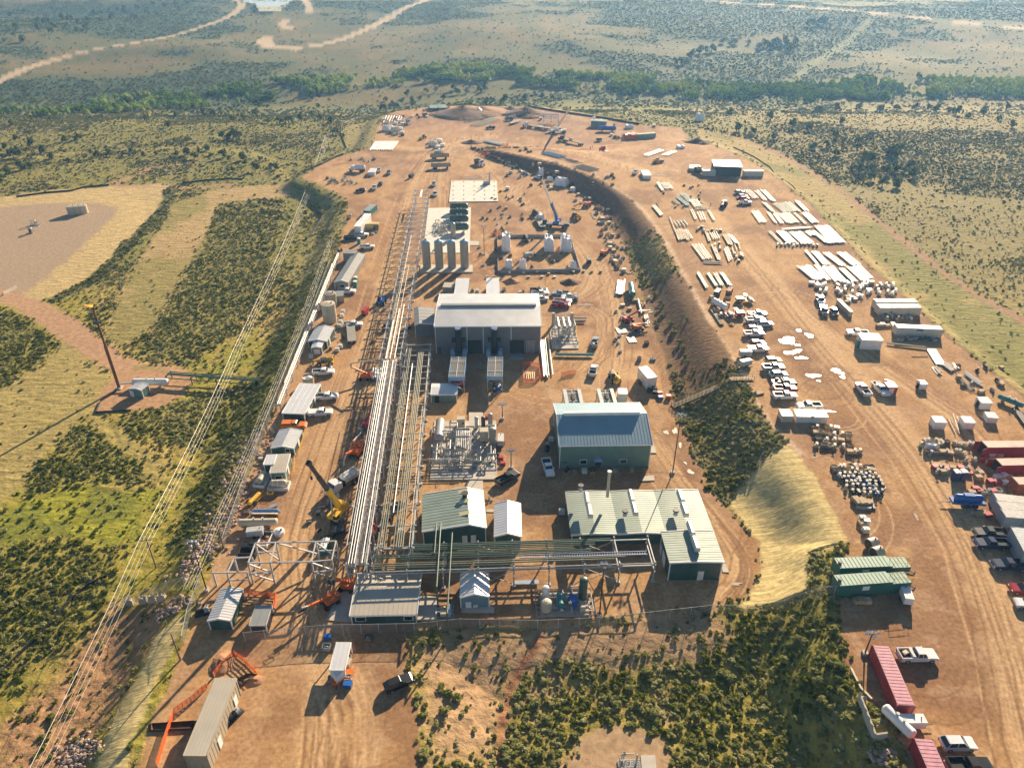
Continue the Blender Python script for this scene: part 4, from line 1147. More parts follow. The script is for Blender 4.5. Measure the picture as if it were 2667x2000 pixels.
# ================================================================== buildings
hall = bldg('process_hall', 'big grey metal hall with pale ridged roof, tallest building of the plant', 'hall', 'M3', (362, 915), (343, 622), (1485, 617), (375, 279), 'x', 1.0, GREYW, HALLR, TRIM, .5, .3, .8,
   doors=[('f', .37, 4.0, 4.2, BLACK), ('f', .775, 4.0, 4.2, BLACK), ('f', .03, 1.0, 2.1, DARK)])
w, d, h = hall['dims']
on_roof(hall, 'ridge_vent', RGREY, MB().prof([(-.7, 0), (-.6, .7), (.6, .7), (.7, 0)], -w * .47, w * .47, 'x'), 0, .3, h + .95)
for ux in (.22, .56):
 s = MB().cyl((0, 0, 0), (0, 0, h - 1.1), .85, 16)
 o = s.build('exhaust_stack', BLACK, hall); o.location = (-w / 2 + w * ux, -d / 2 - 1.3, .9)
 c = MB().cyl((0, 0, h - 1.12), (0, 0, h - .75), .95, 16).build('stack_rim', SHINY, o)
 for sx in (-1.7, 1.7):
  MB().box(-.6, .6, -1.2, .6, .3, 2.0).prof([(-.6, 2.0), (0, 2.5), (.6, 2.0)], -1.2, .6).build('intake_box', LBLUE, hall).location = (-w / 2 + w * ux + sx, -d / 2 - 1.6, 0)
  MB().box(-.5, .5, -.5, .5, 4.0, 5.0).build('louvre_box', DARK, hall).location = (-w / 2 + w * ux + sx * .8, -d / 2 - .5, 0)
MB().prof([(-.1, .05), (3.7, .05), (3.7, .12), (-.1, .5)], -1.8, 1.8, 'x').build('ramp', PAINTST, hall).location = (-w / 2 + w * .775, -d / 2 - 3.8, 0)
for k in range(6): MB().cyl((0, 0, .2), (0, 0, 4.2), .12, 8).build('downpipe', STEEL, hall).location = (-w / 2 + w * (.87 + .014 * k), -d / 2 - .3, 0)
for ux in (.30, .455, .72): MB().box(-.1, .1, -.12, -.04, .1, h - .2).build('wall_trim', TRIM, hall).location = (-w / 2 + w * ux, -d / 2, 0)
bldg('hall_annex', 'low grey annex with dark roof joined to the big hall', 'annex', 'M3', (150, 745), (128, 610), (342, 597), (152, 436), 'y', .5, GREYW, RGREY, TRIM, .22, .2, 2.0)
nh = bldg('compressor_building', 'tall green building with blue-shaded steep roof and white back slope', 'building', 'M5', (175, 660), (178, 480), (893, 470), (138, 158), 'x', 2.4, GREENL, RBLUE, TRIM, .5, .3, .7,
    doors=[('f', .43, 1.3, 2.2, DARK)], windows=[('f', .265, 1.2, 1.4, 1.0), ('f', .71, 1.2, 1.4, 1.0)])
w, d, h = nh['dims']
on_roof(nh, 'ridge_vent', WS, MB().prof([(-.45, 0), (-.4, .75), (.4, .75), (.45, 0)], -w * .43, w * .43, 'x'), 0, 0, h + 2.4)
MB().prof([(-1, 0), (0, .8), (1, 0)], -1.2, 0).build('door_canopy', LBLUE, nh).location = (-w / 2 + w * .43, -d / 2, 2.4)
MB().box(-.6, .6, -.5, 0, .3, 1.8).build('electrical_box', GREENL, nh).location = (-w / 2 + w * .06, -d / 2 - .02, 0)
mb_ = bldg('workshop_building', 'wide green building with three joined gables and rows of roof vents', 'building', 'M5', (268, 1262), (272, 1180), (1372, 1160), (228, 860), 'y', .22, GREEN, RGREEN, TRIM, .5, .3, .6, bays=3)
bldg('', '', '', 'M5', (1020, 1540), (1045, 1398), (1455, 1392), (985, 1172), 'y', .18, GREEN, RGREEN, TRIM, .5, .3, .6, doors=[('f', .62, 1.1, 2.2, WS), ('l', .55, 2.2, 2.6, WS), ('l', .88, 1.0, 2.2, WS)], root=mb_, pre='wing_')
w, d, h = mb_['dims']
zr = up('M5', (268, 1262), (272, 1180))[1]
inv = Matrix.Rotation(-mb_.rotation_euler.z, 4, 'Z') @ Matrix.Translation(-mb_.location)
for x, y in ((385, 960), (405, 1055), (730, 940), (755, 1040), (1115, 940), (1145, 1045), (1195, 1195), (1230, 1315)):
 p = inv @ GP('M5', x, y, zr + .9)
 v = MB().prof([(-.5, 0), (-.5, .8), (-.25, 1.05), (.25, 1.05), (.5, .8), (.5, 0)], -1.6, 1.6).build('roof_vent', RSILVER, mb_); v.location = (p.x, p.y, h + .5)
for x, y in ((335, 880), (680, 1080), (1075, 1075)):
 p = inv @ GP('M5', x, y, zr + .7)
 v = MB().cyl((0, 0, 0), (0, 0, 1.0), .42, 12).build('turbine_vent', STEEL, mb_); v.location = (p.x, p.y, h + .4); MB().cyl((0, 0, 1.0), (0, 0, 1.35), .6, 12).build('cowl', DARK, v)
p = inv @ GP('M5', 545, 925, zr + .5)
v = MB().cyl((0, 0, 0), (0, 0, 6.2), .32, 12).build('flue', TANKB, mb_); v.location = (p.x, p.y, h); MB().cyl((0, 0, 6.2), (0, 0, 6.5), .45, 12).build('flue_cap', STEEL, v)
b = bldg('pump_building', 'green gabled building with patched pale roof and three yellowed skylights', 'building', 'M4', (250, 1765), (245, 1580), (1016, 1530), (290, 1138), 'y', 1.1, GREEN, RGREEN, TRIM, .74, .25, .8, doors=[('f', .66, 1.0, 2.1, WS), ('f', .80, 1.0, 2.1, WS)])
w, d, h = b['dims']
SKY = mat('yellowed_skylight', (.62, .56, .34), .4, var=.08)
for yy in (-.22, .12, .42):
 MB().prof([(-1.0, -.02), (1.0, .50), (1.0, .56), (-1.0, .04)], -.5, .5).build('skylight', SKY, b).location = (w * .17, d * yy, h + .98)
 MB().prof([(-.9, .5), (.9, -.05), (.9, 0), (-.9, .56)], -.5, .5).build('skylight', SKY, b).location = (w * .33, d * yy, h + .60)
MB().cyl((0, 0, 0), (0, 0, .9), .45, 12).cyl((0, 0, .9), (0, 0, 1.1), .7, 12).build('roof_fan', DARK, b).location = (w * .20, d * .27, h + 1.0)
bldg('meter_building', 'narrow green shed with white ridged roof between the two green buildings', 'shed', 'M4', (1130, 1790), (1130, 1642), (1450, 1640), (1130, 1252), 'y', .8, GREEN, RWHITE, TRIM, .5, .2, .7)
bldg('control_building', 'beige ridged-roof building with green front wall by the front fence', 'building', 'M6', (275, 905), (258, 808), (938, 795), (325, 392), 'x', .45, GREEN, RTAN, TRIM, .62, .25, .8, windows=[('f', .14, .9, 1.6, .9), ('f', .88, .9, 1.4, .9)])
k = bldg('analyser_shed', 'small blue-grey gabled shed with glaring white roof', 'shed', 'M6', (1412, 735), (1405, 625), (1702, 615), (1408, 392), 'y', .8, BLUEW, RWHITE, TRIM, .5, .15, .6, doors=[('f', .27, 1.0, 1.5, WS)])
MB().box(-.4, .4, -.2, 0, .3, .8).build('air_conditioner', WS, k).location = (.1, -k['dims'][1] / 2 - .05, 0)
bldg('ridged_roof_shed', 'long narrow green shed with grey ridged roof inside the front fence corner', 'shed', 'M1', (168, 1622), (140, 1545), (332, 1543), (232, 1287), 'y', .5, GREEN, RSILVER, TRIM, .5, .15, .55)
bldg('office_cabin', 'green cabin with pale blue gabled roof and yellow ramp rails', 'cabin', 'M2', (27, 1412), (20, 1352), (240, 1355), (78, 1187), 'y', .6, GREEN, RSILVER, TRIM, .5, .15, .7, windows=[('f', .72, .8, .9, .8)], doors=[('r', .5, 1.0, 2.0, WS)])
bldg('long_office', 'long dark green office cabin with stained white flat roof', 'office cabin', 'M2', (140, 1092), (132, 1018), (338, 1026), (252, 737), None, 0, GREEN, RWHITE, TRIM, .5, .1, 1.2, windows=[('r', .15, 1.0, 1.0, .9), ('r', .4, 1.0, 1.0, .9), ('r', .8, 1.0, 1.0, .9)], doors=[('r', .25, 1.0, 2.0, WS), ('r', .6, 1.0, 2.0, WS)])
g = bldg('gabled_cabin', 'green gabled shed with grey roof and small front porch', 'shed', 'M2', (385, 390), (378, 328), (558, 330), (425, 196), 'y', .6, GREEN, RSILVER, TRIM, .5, .15, .7, doors=[('r', .3, .9, 1.9, WS)])
bldg('', '', '', 'M2', (415, 452), (408, 392), (506, 390), (420, 342), 'y', .3, GREENL, RWHITE, TRIM, .5, .1, .6, doors=[('f', .5, 1.8, 1.6, WS)], root=g, pre='porch_')
bldg('back_cabin', 'small white-roofed cabin behind the tan-roofed cabin', 'cabin', 'M1', (632, 282), (622, 200), (700, 197), (655, 122), None, 0, GREEN, RWHITE, TRIM, .5, .1, .6)
c = bldg('site_cabin', 'small tan-roofed green cabin with white trim and yellow steps', 'cabin', 'M1', (690, 345), (678, 270), (805, 262), (715, 120), None, 0, GREENL, RTAN, TRIM, .5, .1, .45, windows=[('f', .5, .7, 1.3, .8)], doors=[('r', .4, .9, 2.0, WS)])
lg = bldg('long_grey_building', 'long grey-brown building with white ridge line beside the pad edge', 'building', 'M8', (290, 1425), (285, 1347), (430, 1350), (383, 1058), 'y', .7, TANKG, RGREY, TRIM, .5, .15, 1.6, windows=[('f', .45, 1.0, .8, .8), ('f', .62, 1.0, .8, .8)])
bldg('plant_hut', 'small grey-brown hut at the head of the long grey building', 'hut', 'M8', (395, 1090), (378, 1048), (500, 1052), (392, 1020), None, 0, TANKG, RGREY, TANKG, .5, .1, .8, h=3.2)
bldg('grey_box_hut', 'square grey hut beside the two round tanks', 'hut', 'M8', (272, 1570), (268, 1502), (378, 1492), (282, 1452), None, 0, TANKG, RGREY, TANKG, .5, .1, .8)
bldg('metal_shed', 'small pale-roofed shed with open door in the hall\'s shadow', 'shed', 'M3', (312, 1445), (302, 1362), (576, 1358), (315, 1246), 'x', .25, GREENL, RWHITE, TRIM, .6, .12, .5, doors=[('f', .22, 1.1, 1.9, BLACK)])  # black door slab stands in for the dark interior behind the open door
bldg('equipment_enclosure', 'flat pale blue enclosure behind the hall, nearer the four tanks', 'enclosure', 'M3', (553, 330), (553, 300), (693, 299), (562, 112), None, 0, LBLUE, RWHITE, TRIM, .5, .05, 1.4, h=3.5)
bldg('equipment_enclosure', 'flat pale blue enclosure behind the hall, nearer the parked trucks', 'enclosure', 'M3', (903, 330), (903, 300), (1039, 298), (905, 109), None, 0, LBLUE, RWHITE, TRIM, .5, .05, 1.4, h=3.5)
bldg('grey_utility_hut', 'weathered grey hut behind the hall in the tank shadows', 'hut', 'M3', (400, 275), (430, 205), (540, 208), (430, 155), None, 0, TANKG, RTAN, TANKG, .5, .05, .8)
bldg('skid_cover', 'flat grey steel cover on a low skid by the orange netting', 'skid cover', 'M1', (505, 1655), (500, 1590), (636, 1586), (466, 1428), None, 0, DARK, RGREY, STEEL, .5, .05, 1.5, h=1.8)
bldg('tan_trailer_building', 'long narrow tan-roofed trailer building on the near dirt lot', 'trailer building', 'L6', (1345, 1680), (1330, 1566), (1487, 1568), (1508, 1020), None, 0, TANW, RTAN, TANW, .5, .1, .5, h=3.6, doors=[('r', .3, 1.0, 2.0, WS), ('r', .85, 1.0, 2.0, WS)])
bldg('flare_hut', 'small grey-green hut with gabled roof at the foot of the flare', 'hut', 'L5', (1075, 418), (1062, 355), (1165, 370), (1085, 308), 'y', .35, GREENL, RSILVER, TRIM, .6, .1, .8, doors=[('f', .16, .9, 1.8, WS)])
# the coolers
def cooler(f, fl, fr, bl, h, label, vfan=False, name='air_cooler'):
 z = gz(*flat(f, *fl, h)) + h
 c, yaw, w, d = frame3(f, fl, fr, bl, z)
 r = empty(name, (c.x, c.y, z - h), yaw, label, 'air cooler', 'air coolers beside the halls')
 X, Y = w / 2, d / 2
 b = MB()
 b.box(-X, X, -Y, -Y + .12, h - 1.2, h).box(-X, X, Y - .12, Y, h - 1.2, h).box(-X, -X + .12, -Y + .12, Y - .12, h - 1.2, h).box(X - .12, X, -Y + .12, Y - .12, h - 1.2, h)
 b.build('casing', LBLUE, r)
 MB().box(-X + .12, X - .12, -Y + .12, Y - .12, h - .5, h - .35).build('tube_bundle', PAINTST, r)
 g = MB()
 n = int(d / .5)
 for i in range(n): g.box(-X + .12, X - .12, -Y + d * (i + .5) / n - .05, -Y + d * (i + .5) / n + .05, h - .2, h - .12)
 for i in range(1, int(w / .5)): g.box(-X + i * .5 - .02, -X + i * .5 + .02, -Y + .1, Y - .1, h - .12, h - .08)
 g.build('grille', RTAN, r)
 MB().box(-.06, .06, -Y, Y, h - .05, h + .05).box(-X, X, -.06 - Y / 2, .06 - Y / 2, h - .05, h + .05).box(-X, X, Y / 2 - .06, Y / 2 + .06, h - .05, h + .05).build('cross_rail', TRIM, r)
 for x in (-X + .1, X - .1):
  for y in (-Y + .1, 0, Y - .1): MB().box(x - .1, x + .1, y - .1, y + .1, 0, h - 1.2).build('leg', STEEL, r)
 l = MB().bar((-X, -Y + .1, .3), (X, -Y + .1, h - 1.4), .1).bar((X, -Y + .1, .3), (-X, -Y + .1, h - 1.4), .1); l.build('brace', STEEL, r)
 if vfan:
  MB().box(-.3, .3, -Y * .4, Y * .4, h, h + .3).build('fan_guard', BLACK, r)
  for s in (-1, 1): MB().box(min(s * X, s * (X - .9)), max(s * X, s * (X - .9)), -Y, Y, h, h + .35).build('louvre_bank', PAINTST, r)
 return r
cooler('M3', (487, 1166), (657, 1166), (497, 950), 4.6, 'tall air cooler in the hall\'s shadow next to the red tank')
cooler('M3', (905, 1160), (1074, 1160), (902, 949), 4.6, 'tall air cooler in the hall\'s shadow next to the blue tank')
cooler('R2', (382, 1470), (582, 1466), (385, 1312), 3.2, 'air cooler behind the tall green building, nearer the hall', True)
cooler('R2', (762, 1466), (945, 1462), (755, 1308), 3.2, 'air cooler behind the tall green building, beside the white cube', True)
# ================================================================== pipe racks
def rack(label, P0, P1, wd, hts, cols, pipes, tray=None, step=6.0, steel=STEEL, braces=True, group=None, ped=True, name='pipe_rack'):
 """P0, P1: ends of the centre line on the ground; pipes: (offset, height, radius, material, t0, t1)"""
 a, b = Vector((*P0, 0)), Vector((*P1, 0)); dv = b - a; L = dv.length; yaw = math.atan2(dv.y, dv.x)
 z0 = gz((a.x + b.x) / 2, (a.y + b.y) / 2)
 r = empty(name, (a.x, a.y, z0), yaw, label, 'pipe rack', group)
 n = max(1, round(L / step)); H = max(hts)
 for i in range(n + 1):
  x = L * i / n
  m = MB()
  for s in (-1, 1):
   m.box(x - .11, x + .11, s * wd / 2 - .11, s * wd / 2 + .11, 0, H + .25)
   if ped: m.box(x - .35, x + .35, s * wd / 2 - .35, s * wd / 2 + .35, -.05, .3)
  for hh in hts: m.box(x - .1, x + .1, -wd / 2 - .5, wd / 2 + .5, hh - .28, hh - .06)
  m.build('bent', steel, r)
 lg = MB()
 for s in (-1, 1):
  lg.box(0, L, s * wd / 2 - .09, s * wd / 2 + .09, H - .75, H - .52)
 lg.build('longitudinal_beam', steel, r)
 if braces:
  bz = MB()
  for i in range(0, n, 3):
   for s in (-1, 1):
    bz.bar((L * i / n, s * wd / 2, .4), (L * (i + 1) / n, s * wd / 2, H - .8), .09); bz.bar((L * (i + 1) / n, s * wd / 2, .4), (L * i / n, s * wd / 2, H - .8), .09)
  bz.build('brace', steel, r)
 for off, hh, rad, mm, t0, t1 in pipes:
  pts = [(L * t0, off, hh + rad), (L * t1, off, hh + rad)]
  MB().cyl(pts[0], pts[1], rad, 8).build('pipe', mm, r)
 for off, hh, ww, t0, t1, mm in (tray or ()):
  t = MB(); xa, xb = L * t0, L * t1
  t.box(xa, xb, off - ww / 2, off - ww / 2 + .06, hh, hh + .22).box(xa, xb, off + ww / 2 - .06, off + ww / 2, hh, hh + .22)
  k = int((xb - xa) / .45)
  for i in range(k): t.box(xa + (xb - xa) * i / k, xa + (xb - xa) * i / k + .12, off - ww / 2 + .06, off + ww / 2 - .06, hh + .03, hh + .1)
  t.build('cable_tray', mm, r)
 return r
GRATE = mat('steel_grating', (.34, .35, .37), .45, .6, var=.15)
# upper, still empty rack
rack('long open steel pipe rack running up the plant, nearly empty', (-32.4, 166), (-39.9, 317), 5.4, (6.0, 4.2), 0,
  [(.6, 6.0, .10, TANKB, 0, .62), (-.6, 6.0, .09, TANKB, .05, .45), (1.1, 6.0, .09, PIPEY, 0, .40), (-1.4, 6.0, .12, SILVER, .0, .22), (1.9, 4.2, .12, PIPEY, 0, .3),
   (-.2, 6.0, .13, SILVER, 0, .2), (.2, 6.0, .13, SILVER, .93, 1.0), (-.3, 6.0, .16, SILVER, .93, 1.0), (.9, 6.0, .12, SILVER, .0, .15)], step=6.0)
rack('pipe rack crowded with bright aluminium-clad pipes and steel grating', (-27.6, 92.5), (-32.2, 165), 3.4, (6.0, 3.8), 0,
  [(-1.5, 6.0, .14, SILVER, 0, 1), (-1.0, 6.0, .13, SILVER, 0, 1), (.35, 6.0, .14, SILVER, 0, 1), (.85, 6.0, .11, SILVER, 0, 1), (1.35, 6.0, .11, SILVER, 0, 1), (1.75, 6.0, .08, STEEL, .1, .95), (-1.9, 6.4, .07, STEEL, 0, 1),
   (2.0, 6.9, .07, STEEL, .05, .9), (-1.2, 3.8, .12, PIPEY, 0, 1), (.6, 3.8, .14, SILVER, 0, 1)], [(-.32, 6.02, .85, 0, 1, GRATE)], step=5.2)
pp = [(-3.1, 5, .10, PIPEY, .0, .97), (-2.7, 5.0, .07, STEEL, .0, .6), (-1.5, 5, .13, PIPEY, 0, .98), (-1.1, 5, .13, PIPEY, 0, .98), (-.7, 5, .13, PIPEY, 0, .98), (-.3, 5, .12, PIPEY, 0, .98), (.2, 5, .1, PIPEY, 0, .55),
   (1.0, 5.0, .14, SILVER, .12, .86), (1.9, 5, .10, PIPEY, 0, .97), (2.3, 5, .10, PIPEY, 0, .97), (2.7, 5, .12, PIPEY, 0, .8), (3.05, 5, .08, PIPEY, .1, .7), (-1.2, 3.3, .16, PIPEG, 0, 1), (.4, 3.3, .14, PIPEG, 0, 1), (1.6, 3.3, .12, PIPEY, 0, .9)]
rack('wide pipe rack of thin olive pipes next to the bright clad rack', (-21.6, 97.5), (-25.8, 176), 6.4, (5.0, 3.3), 0, pp, None, step=6.0)
ew = [(2.9, 4.7, .15, PIPEG, .12, .86), (2.45, 4.7, .15, PIPEG, .12, .86), (2.0, 4.7, .13, PIPEG, .14, .80), (1.55, 4.7, .13, PIPEG, .14, .80), (1.1, 4.7, .11, PIPEY, .30, .72), (.3, 4.7, .13, PIPEG, .0, .78), (-.15, 4.7, .13, PIPEG, .0, .78), (-.6, 4.7, .10, PIPEG, .1, .7),
   (-1.7, 4.7, .14, PIPEY, .0, .90), (-2.2, 4.7, .14, PIPEY, .0, .86), (-2.7, 4.7, .11, PIPEG, 0, .5), (-3.5, 4.7, .09, STEEL, .0, 1.0), (2.3, 3.0, .16, PIPEG, 0, .8), (-.5, 3.0, .14, PIPEG, 0, .8), (-1.6, 3.0, .12, PIPEG, 0, .6)]
TRAYB = mat('blue_grey_cable_tray', (.34, .40, .52), .4, .5, var=.1)
rack('pipe rack of dark green pipes crossing in front of the green buildings', (-25.2, 95.2), (25.6, 97.4), 6.6, (4.7, 3.0), 0, ew, [(-.95, 4.75, .8, .52, .98, TRAYB)], step=6.2, steel=PAINTST)
# risers that drop from the crossing rack
for i, (x0, y0, z0, x1, y1, z1, r_) in enumerate([(-13.6, 104.0, 5.1, -13.0, 88.0, 5.1, .16), (-11.2, 101.0, 5.4, -10.7, 82.0, 5.4, .14), (-14.4, 104, 5.2, -14.1, 96, 5.2, .12)]):
 pts = [(x0, y0, .2), (x0, y0, z0), (x1, y1, z1), (x1, y1, .2)]
 tag(MB().tube(pts, r_, 8).build('pipe_loop', PIPEG), ['tall green pipe loop crossing over the rack toward the front fence', 'green pipe loop ending at the small pump skid', 'short green pipe loop beside the pump building front'][i], 'pipe')
tag(MB().cbox((0, 0, 0), (4.4, .9, .1)).build('cable_tray_section', TRAYB, None, (G('M7', 925, 405) + Vector((0, 0, .35))), R(2)), 'short loose blue-grey cable tray section on the dirt', 'cable tray')
# steel portal frames across the road
def portal(label, cols, beams, m=STEEL):
 """cols: (px, py, height); beams: index pairs at the heads, or (i, j, fraction)"""
 ps = [(G('M1', x, y), h) for x, y, h in cols]
 r = empty('steel_portal_frame', ps[0][0], 0, label, 'steel frame')
 o = ps[0][0]
 for g, h in ps: MB().box(g.x - o.x - .14, g.x - o.x + .14, g.y - o.y - .14, g.y - o.y + .14, g.z - o.z, g.z - o.z + h).build('column', m, r)
 for bmx in beams:
  i, j = bmx[0], bmx[1]; f0 = bmx[2] if len(bmx) > 2 else 1; f1 = bmx[3] if len(bmx) > 3 else f0
  a = ps[i][0] - o + Vector((0, 0, ps[i][1] * f0)); b = ps[j][0] - o + Vector((0, 0, ps[j][1] * f1))
  MB().bar(a, b, .2, .26).build('beam' if f0 == f1 else 'brace', m, r)
 return r
portal('tall braced steel frame straddling the road by the clad rack', [(532, 1226, 5.2), (718, 1222, 5.2), (1068, 1216, 5.2), (1240, 1200, 5.2), (592, 1052, 5.2), (766, 1047, 5.2), (1105, 1040, 5.2), (1275, 1035, 5.2)],
    [(0, 1), (1, 2), (2, 3), (4, 5), (5, 6), (6, 7), (0, 4), (1, 5), (2, 6), (3, 7), (0, 1, .5), (2, 3, .5), (4, 5, .55), (6, 7, .55), (0, 1, .95, .5), (2, 3, .95, .5), (1, 0, .1, .5), (3, 2, .1, .5), (4, 5, .95, .1), (6, 7, .95, .1), (5, 6, .98, .4)])
portal('lower steel frame at the pad edge next to the tall braced frame', [(215, 1242, 3.2), (335, 1240, 3.2), (505, 1235, 3.2), (395, 1115, 3.2), (545, 1105, 3.2)], [(0, 1), (1, 2), (3, 4), (1, 3), (1, 2, .4)])
# the light pipe run along the outer fence
q0, q1 = G('M2', 100, 1000), G('M8', 330, 1098)
rack('low twin pipe run of white pipes along the outer fence', (q0.x, q0.y), (q1.x, q1.y), 1.0, (2.0,), 0, [(-.35, 2.0, .14, W, 0, 1), (.15, 2.0, .12, W, 0, 1), (.5, 2.0, .1, SILVER, .1, .9)], None, 7.5, PAINTST, False, None, False, 'pipe_run')
q0, q1 = G('L5', 1400, 290), G('M2', 30, 360)
q1 = G('P', 698, 985)
rack('teal pipe bridge on trestles between the flare pad and the plant', (q0.x, q0.y), (q1.x, q1.y), 2.4, (2.2,), 0, [(-.5, 2.2, .2, PIPEG, 0, 1), (.0, 2.2, .2, PIPEG, 0, 1), (.9, 2.2, .14, TEAL, 0, 1)], None, 6.5, PIPEG, False, None, False, 'pipe_bridge')
# ================================================================== tanks and vessels
def make_tall(hh, rr, m, skirt=True):
 def mk():
  r = empty('storage_tank', (0, 0, 0), 0, 'x', 'tank')
  MB().cyl((0, 0, 0), (0, 0, hh - .7), rr, 24, None, False).build('shell', m, r)
  d = MB().cyl((0, 0, hh - .7), (0, 0, hh - .3), rr, 24, rr * .80, False).cyl((0, 0, hh - .3), (0, 0, hh - .05), rr * .8, 24, rr * .35, True); d.build('domed_head', LBLUE if m is TANKG else m, r)
  MB().cyl((0, 0, hh - .1), (0, 0, hh + .25), .25, 10).cyl((0, 0, hh + .25), (0, 0, hh + .32), .38, 10).build('top_nozzle', DARK, r)
  MB().cyl((0, -rr - .25, 1.6), (0, -rr + .1, 1.6), .35, 12).build('manway', PAINTST, r)
  MB().cyl((0, 0, 0), (0, 0, .18), rr + .15, 24).build('base_ring', STEEL, r)
  return r
 return mk
pos = ['leftmost', 'second from left', 'third from left', 'rightmost']
for i, x in enumerate((1258, 1388, 1519, 1652)):
 stamp('talltank', make_tall(10.7, 1.5, TANKG), G('M8', x, 1205 - i), 0, 'tall olive-grey cylindrical tank, %s of the row of four' % pos[i], 'row of four tall tanks')
def slab(f, pts, label, m=CONC, th=.25, name='concrete_pad', zoff=0):
 z = np.mean([G(f, *p).z for p in pts]); ps = [GP(f, *p, z + th) for p in pts]
 c = sum(ps, Vector()) / len(ps)
 mb = MB(); q = [(p.x - c.x, p.y - c.y) for p in ps]
 mb.face([(a, b, th) for a, b in q]); mb.face([(a, b, -.15) for a, b in q][::-1])
 for i in range(len(q)):
  a, b = q[i], q[(i + 1) % len(q)]
  mb.face([(*a, -.15), (*b, -.15), (*b, th), (*a, th)])
 return tag(mb.build(name, m, None, (c.x, c.y, z + zoff)), label, 'concrete pad'), z + th
slab('M8', [(1182, 1240), (1735, 1240), (1733, 1165), (1188, 1165)], 'concrete footing slab under the four tall tanks', CONC, .4)
slab('M8', [(1228, 905), (1205, 1040), (1700, 1040), (1705, 890), (1715, 565), (1268, 572)], 'long pale concrete pad under the green horizontal vessels', CONCW, .2)
slab('M8', [(1690, 960), (1795, 962), (1800, 918), (1690, 915)], 'tan concrete apron beside the vessel pad', CONC, .18)
s_, zt = slab('M8', [(1485, 505), (2000, 500), (1985, 287), (1510, 287)], 'bright new concrete foundation slab with bolt marks', CONCW, .35)
bl = MB()
for i in range(5):
 for x in (1530, 1640, 1750, 1860, 1960):
  p = GP('M8', x, 300 + 45 * i, zt) ; bl.cyl(p + Vector((0, 0, 0)), p + Vector((0, 0, .25)), .25, 6)
o = bl.build('anchor_bolts', RUST); o.parent = s_; o.matrix_parent_inverse = Matrix.Translation(-s_.location)
slab('M4', [(330, 940), (1160, 935), (1148, 212), (388, 220)], 'large concrete pad under the dense process skid', CONC, .3)
slab('M4', [(790, 1060), (985, 1070), (985, 935), (800, 935)], 'concrete walk from the process pad to the pump building', CONC, .16)
slab('M4', [(810, 215), (985, 215), (985, 112), (810, 112)], 'square tan concrete slab behind the process pad', CONC, .3)
slab('M7', [(1050, 685), (1480, 682), (1458, 472), (1040, 482)], 'low concrete pad under the vessels near the front fence', CONC, .4)
slab('R2', [(240, 862), (528, 858), (488, 605), (208, 620)], 'concrete pad under the silver exchangers beside the hall', CONC, .3)
slab('M7', [(345, 660), (635, 662), (640, 620), (590, 600), (340, 620)], 'thin concrete apron in front of the blue-grey shed', CONC, .12)
slab('M6', [(0, 860), (255, 880), (290, 560), (130, 560)], 'concrete apron beside the beige-roofed building', CONC, .14)
slab('M6', [(950, 860), (1150, 860), (1165, 620), (960, 590)], 'concrete walkway between the beige-roofed building and the shed', CONC, .14)
slab('M5', [(820, 760), (920, 755), (915, 715), (845, 722)], 'tan concrete slab between the two big green buildings', CONC, .2)
slab('M5', [(890, 540), (935, 540), (905, 455), (893, 470)], 'concrete doorstep at the side of the tall green building', CONC, .2)
slab('M5', [(1455, 1475), (1505, 1478), (1470, 1400), (1440, 1400)], 'concrete strip along the wing of the workshop building', CONC, .15)
slab('R8', [(1345, 735), (1420, 735), (1430, 830), (1352, 830)], 'small pale concrete slab on the near dirt circle', CONC, .3)
slab('M4', [(1025, 1340), (1120, 1340), (1120, 1310), (1030, 1310)], 'concrete landing between pump building and narrow shed', CONC, .14)
def make_hv(L, r_, m, elev=1.2, sad=CONC):
 def mk():
  r = empty('horizontal_vessel', (0, 0, 0), 0, 'x', 'vessel')
  z = elev + r_
  MB().caps((-L / 2, 0, z), (L / 2, 0, z), r_, 18, .45).build('shell', m, r)
  for x in (-L * .3, L * .3): MB().box(x - .25, x + .25, -r_ * .8, r_ * .8, 0, z - r_ * .55).build('saddle', sad, r)
  for x in (-L * .1, L * .15): MB().cyl((x, 0, z + r_ - .05), (x, 0, z + r_ + .4), .16, 8).cyl((x, 0, z + r_ + .36), (x, 0, z + r_ + .44), .26, 8).build('nozzle', STEEL, r)
  return r
 return mk
for i, y in enumerate((615, 676, 742, 828)):
 stamp('hv_green', make_hv(6.6, 1.45, VESG, 1.0), G('M8', 1592, y), R(2), 'dark green horizontal vessel, %s from the far end of four' % ('first', 'second', 'third', 'fourth')[i], 'four dark green horizontal vessels')
stamp('upright_grey', make_tall(6.4, 1.0, TANKG), G('M8', 1532, 888), 0, 'short upright olive-grey vessel before the green horizontal vessels')
hvp = [('L5', 1250, 335, 9.0, .95, W, 'white horizontal tank with small black letters beside the flare hut', 0), ('M1', 580, 735, 7.2, .75, TANKB, 'long cream propane tank on short legs', R(2)),
    ('R7', 1108, 965, 4.4, .78, WS, 'white bullet tank between the pink containers', R(-64)), ('R2', 1095, 270, 8.0, 1.05, TEAL, 'thick pale blue-green pipe vessel lying near the embankment', R(86)),
    ('R3', 820, 1300, 5.5, .9, WS, 'short white tank by the timber stacks on the yard', R(-64)), ('R5', 1985, 430, 5.2, .6, TEAL, 'small dark tank against the far edge of the yard', R(-52))]
for i, (f, x, y, L, rr, m, lab, rz) in enumerate(hvp):
 stamp(('hvp', i), make_hv(L, rr, m, .45, WOODD if m is not W else CONC), G(f, x, y), rz, lab)
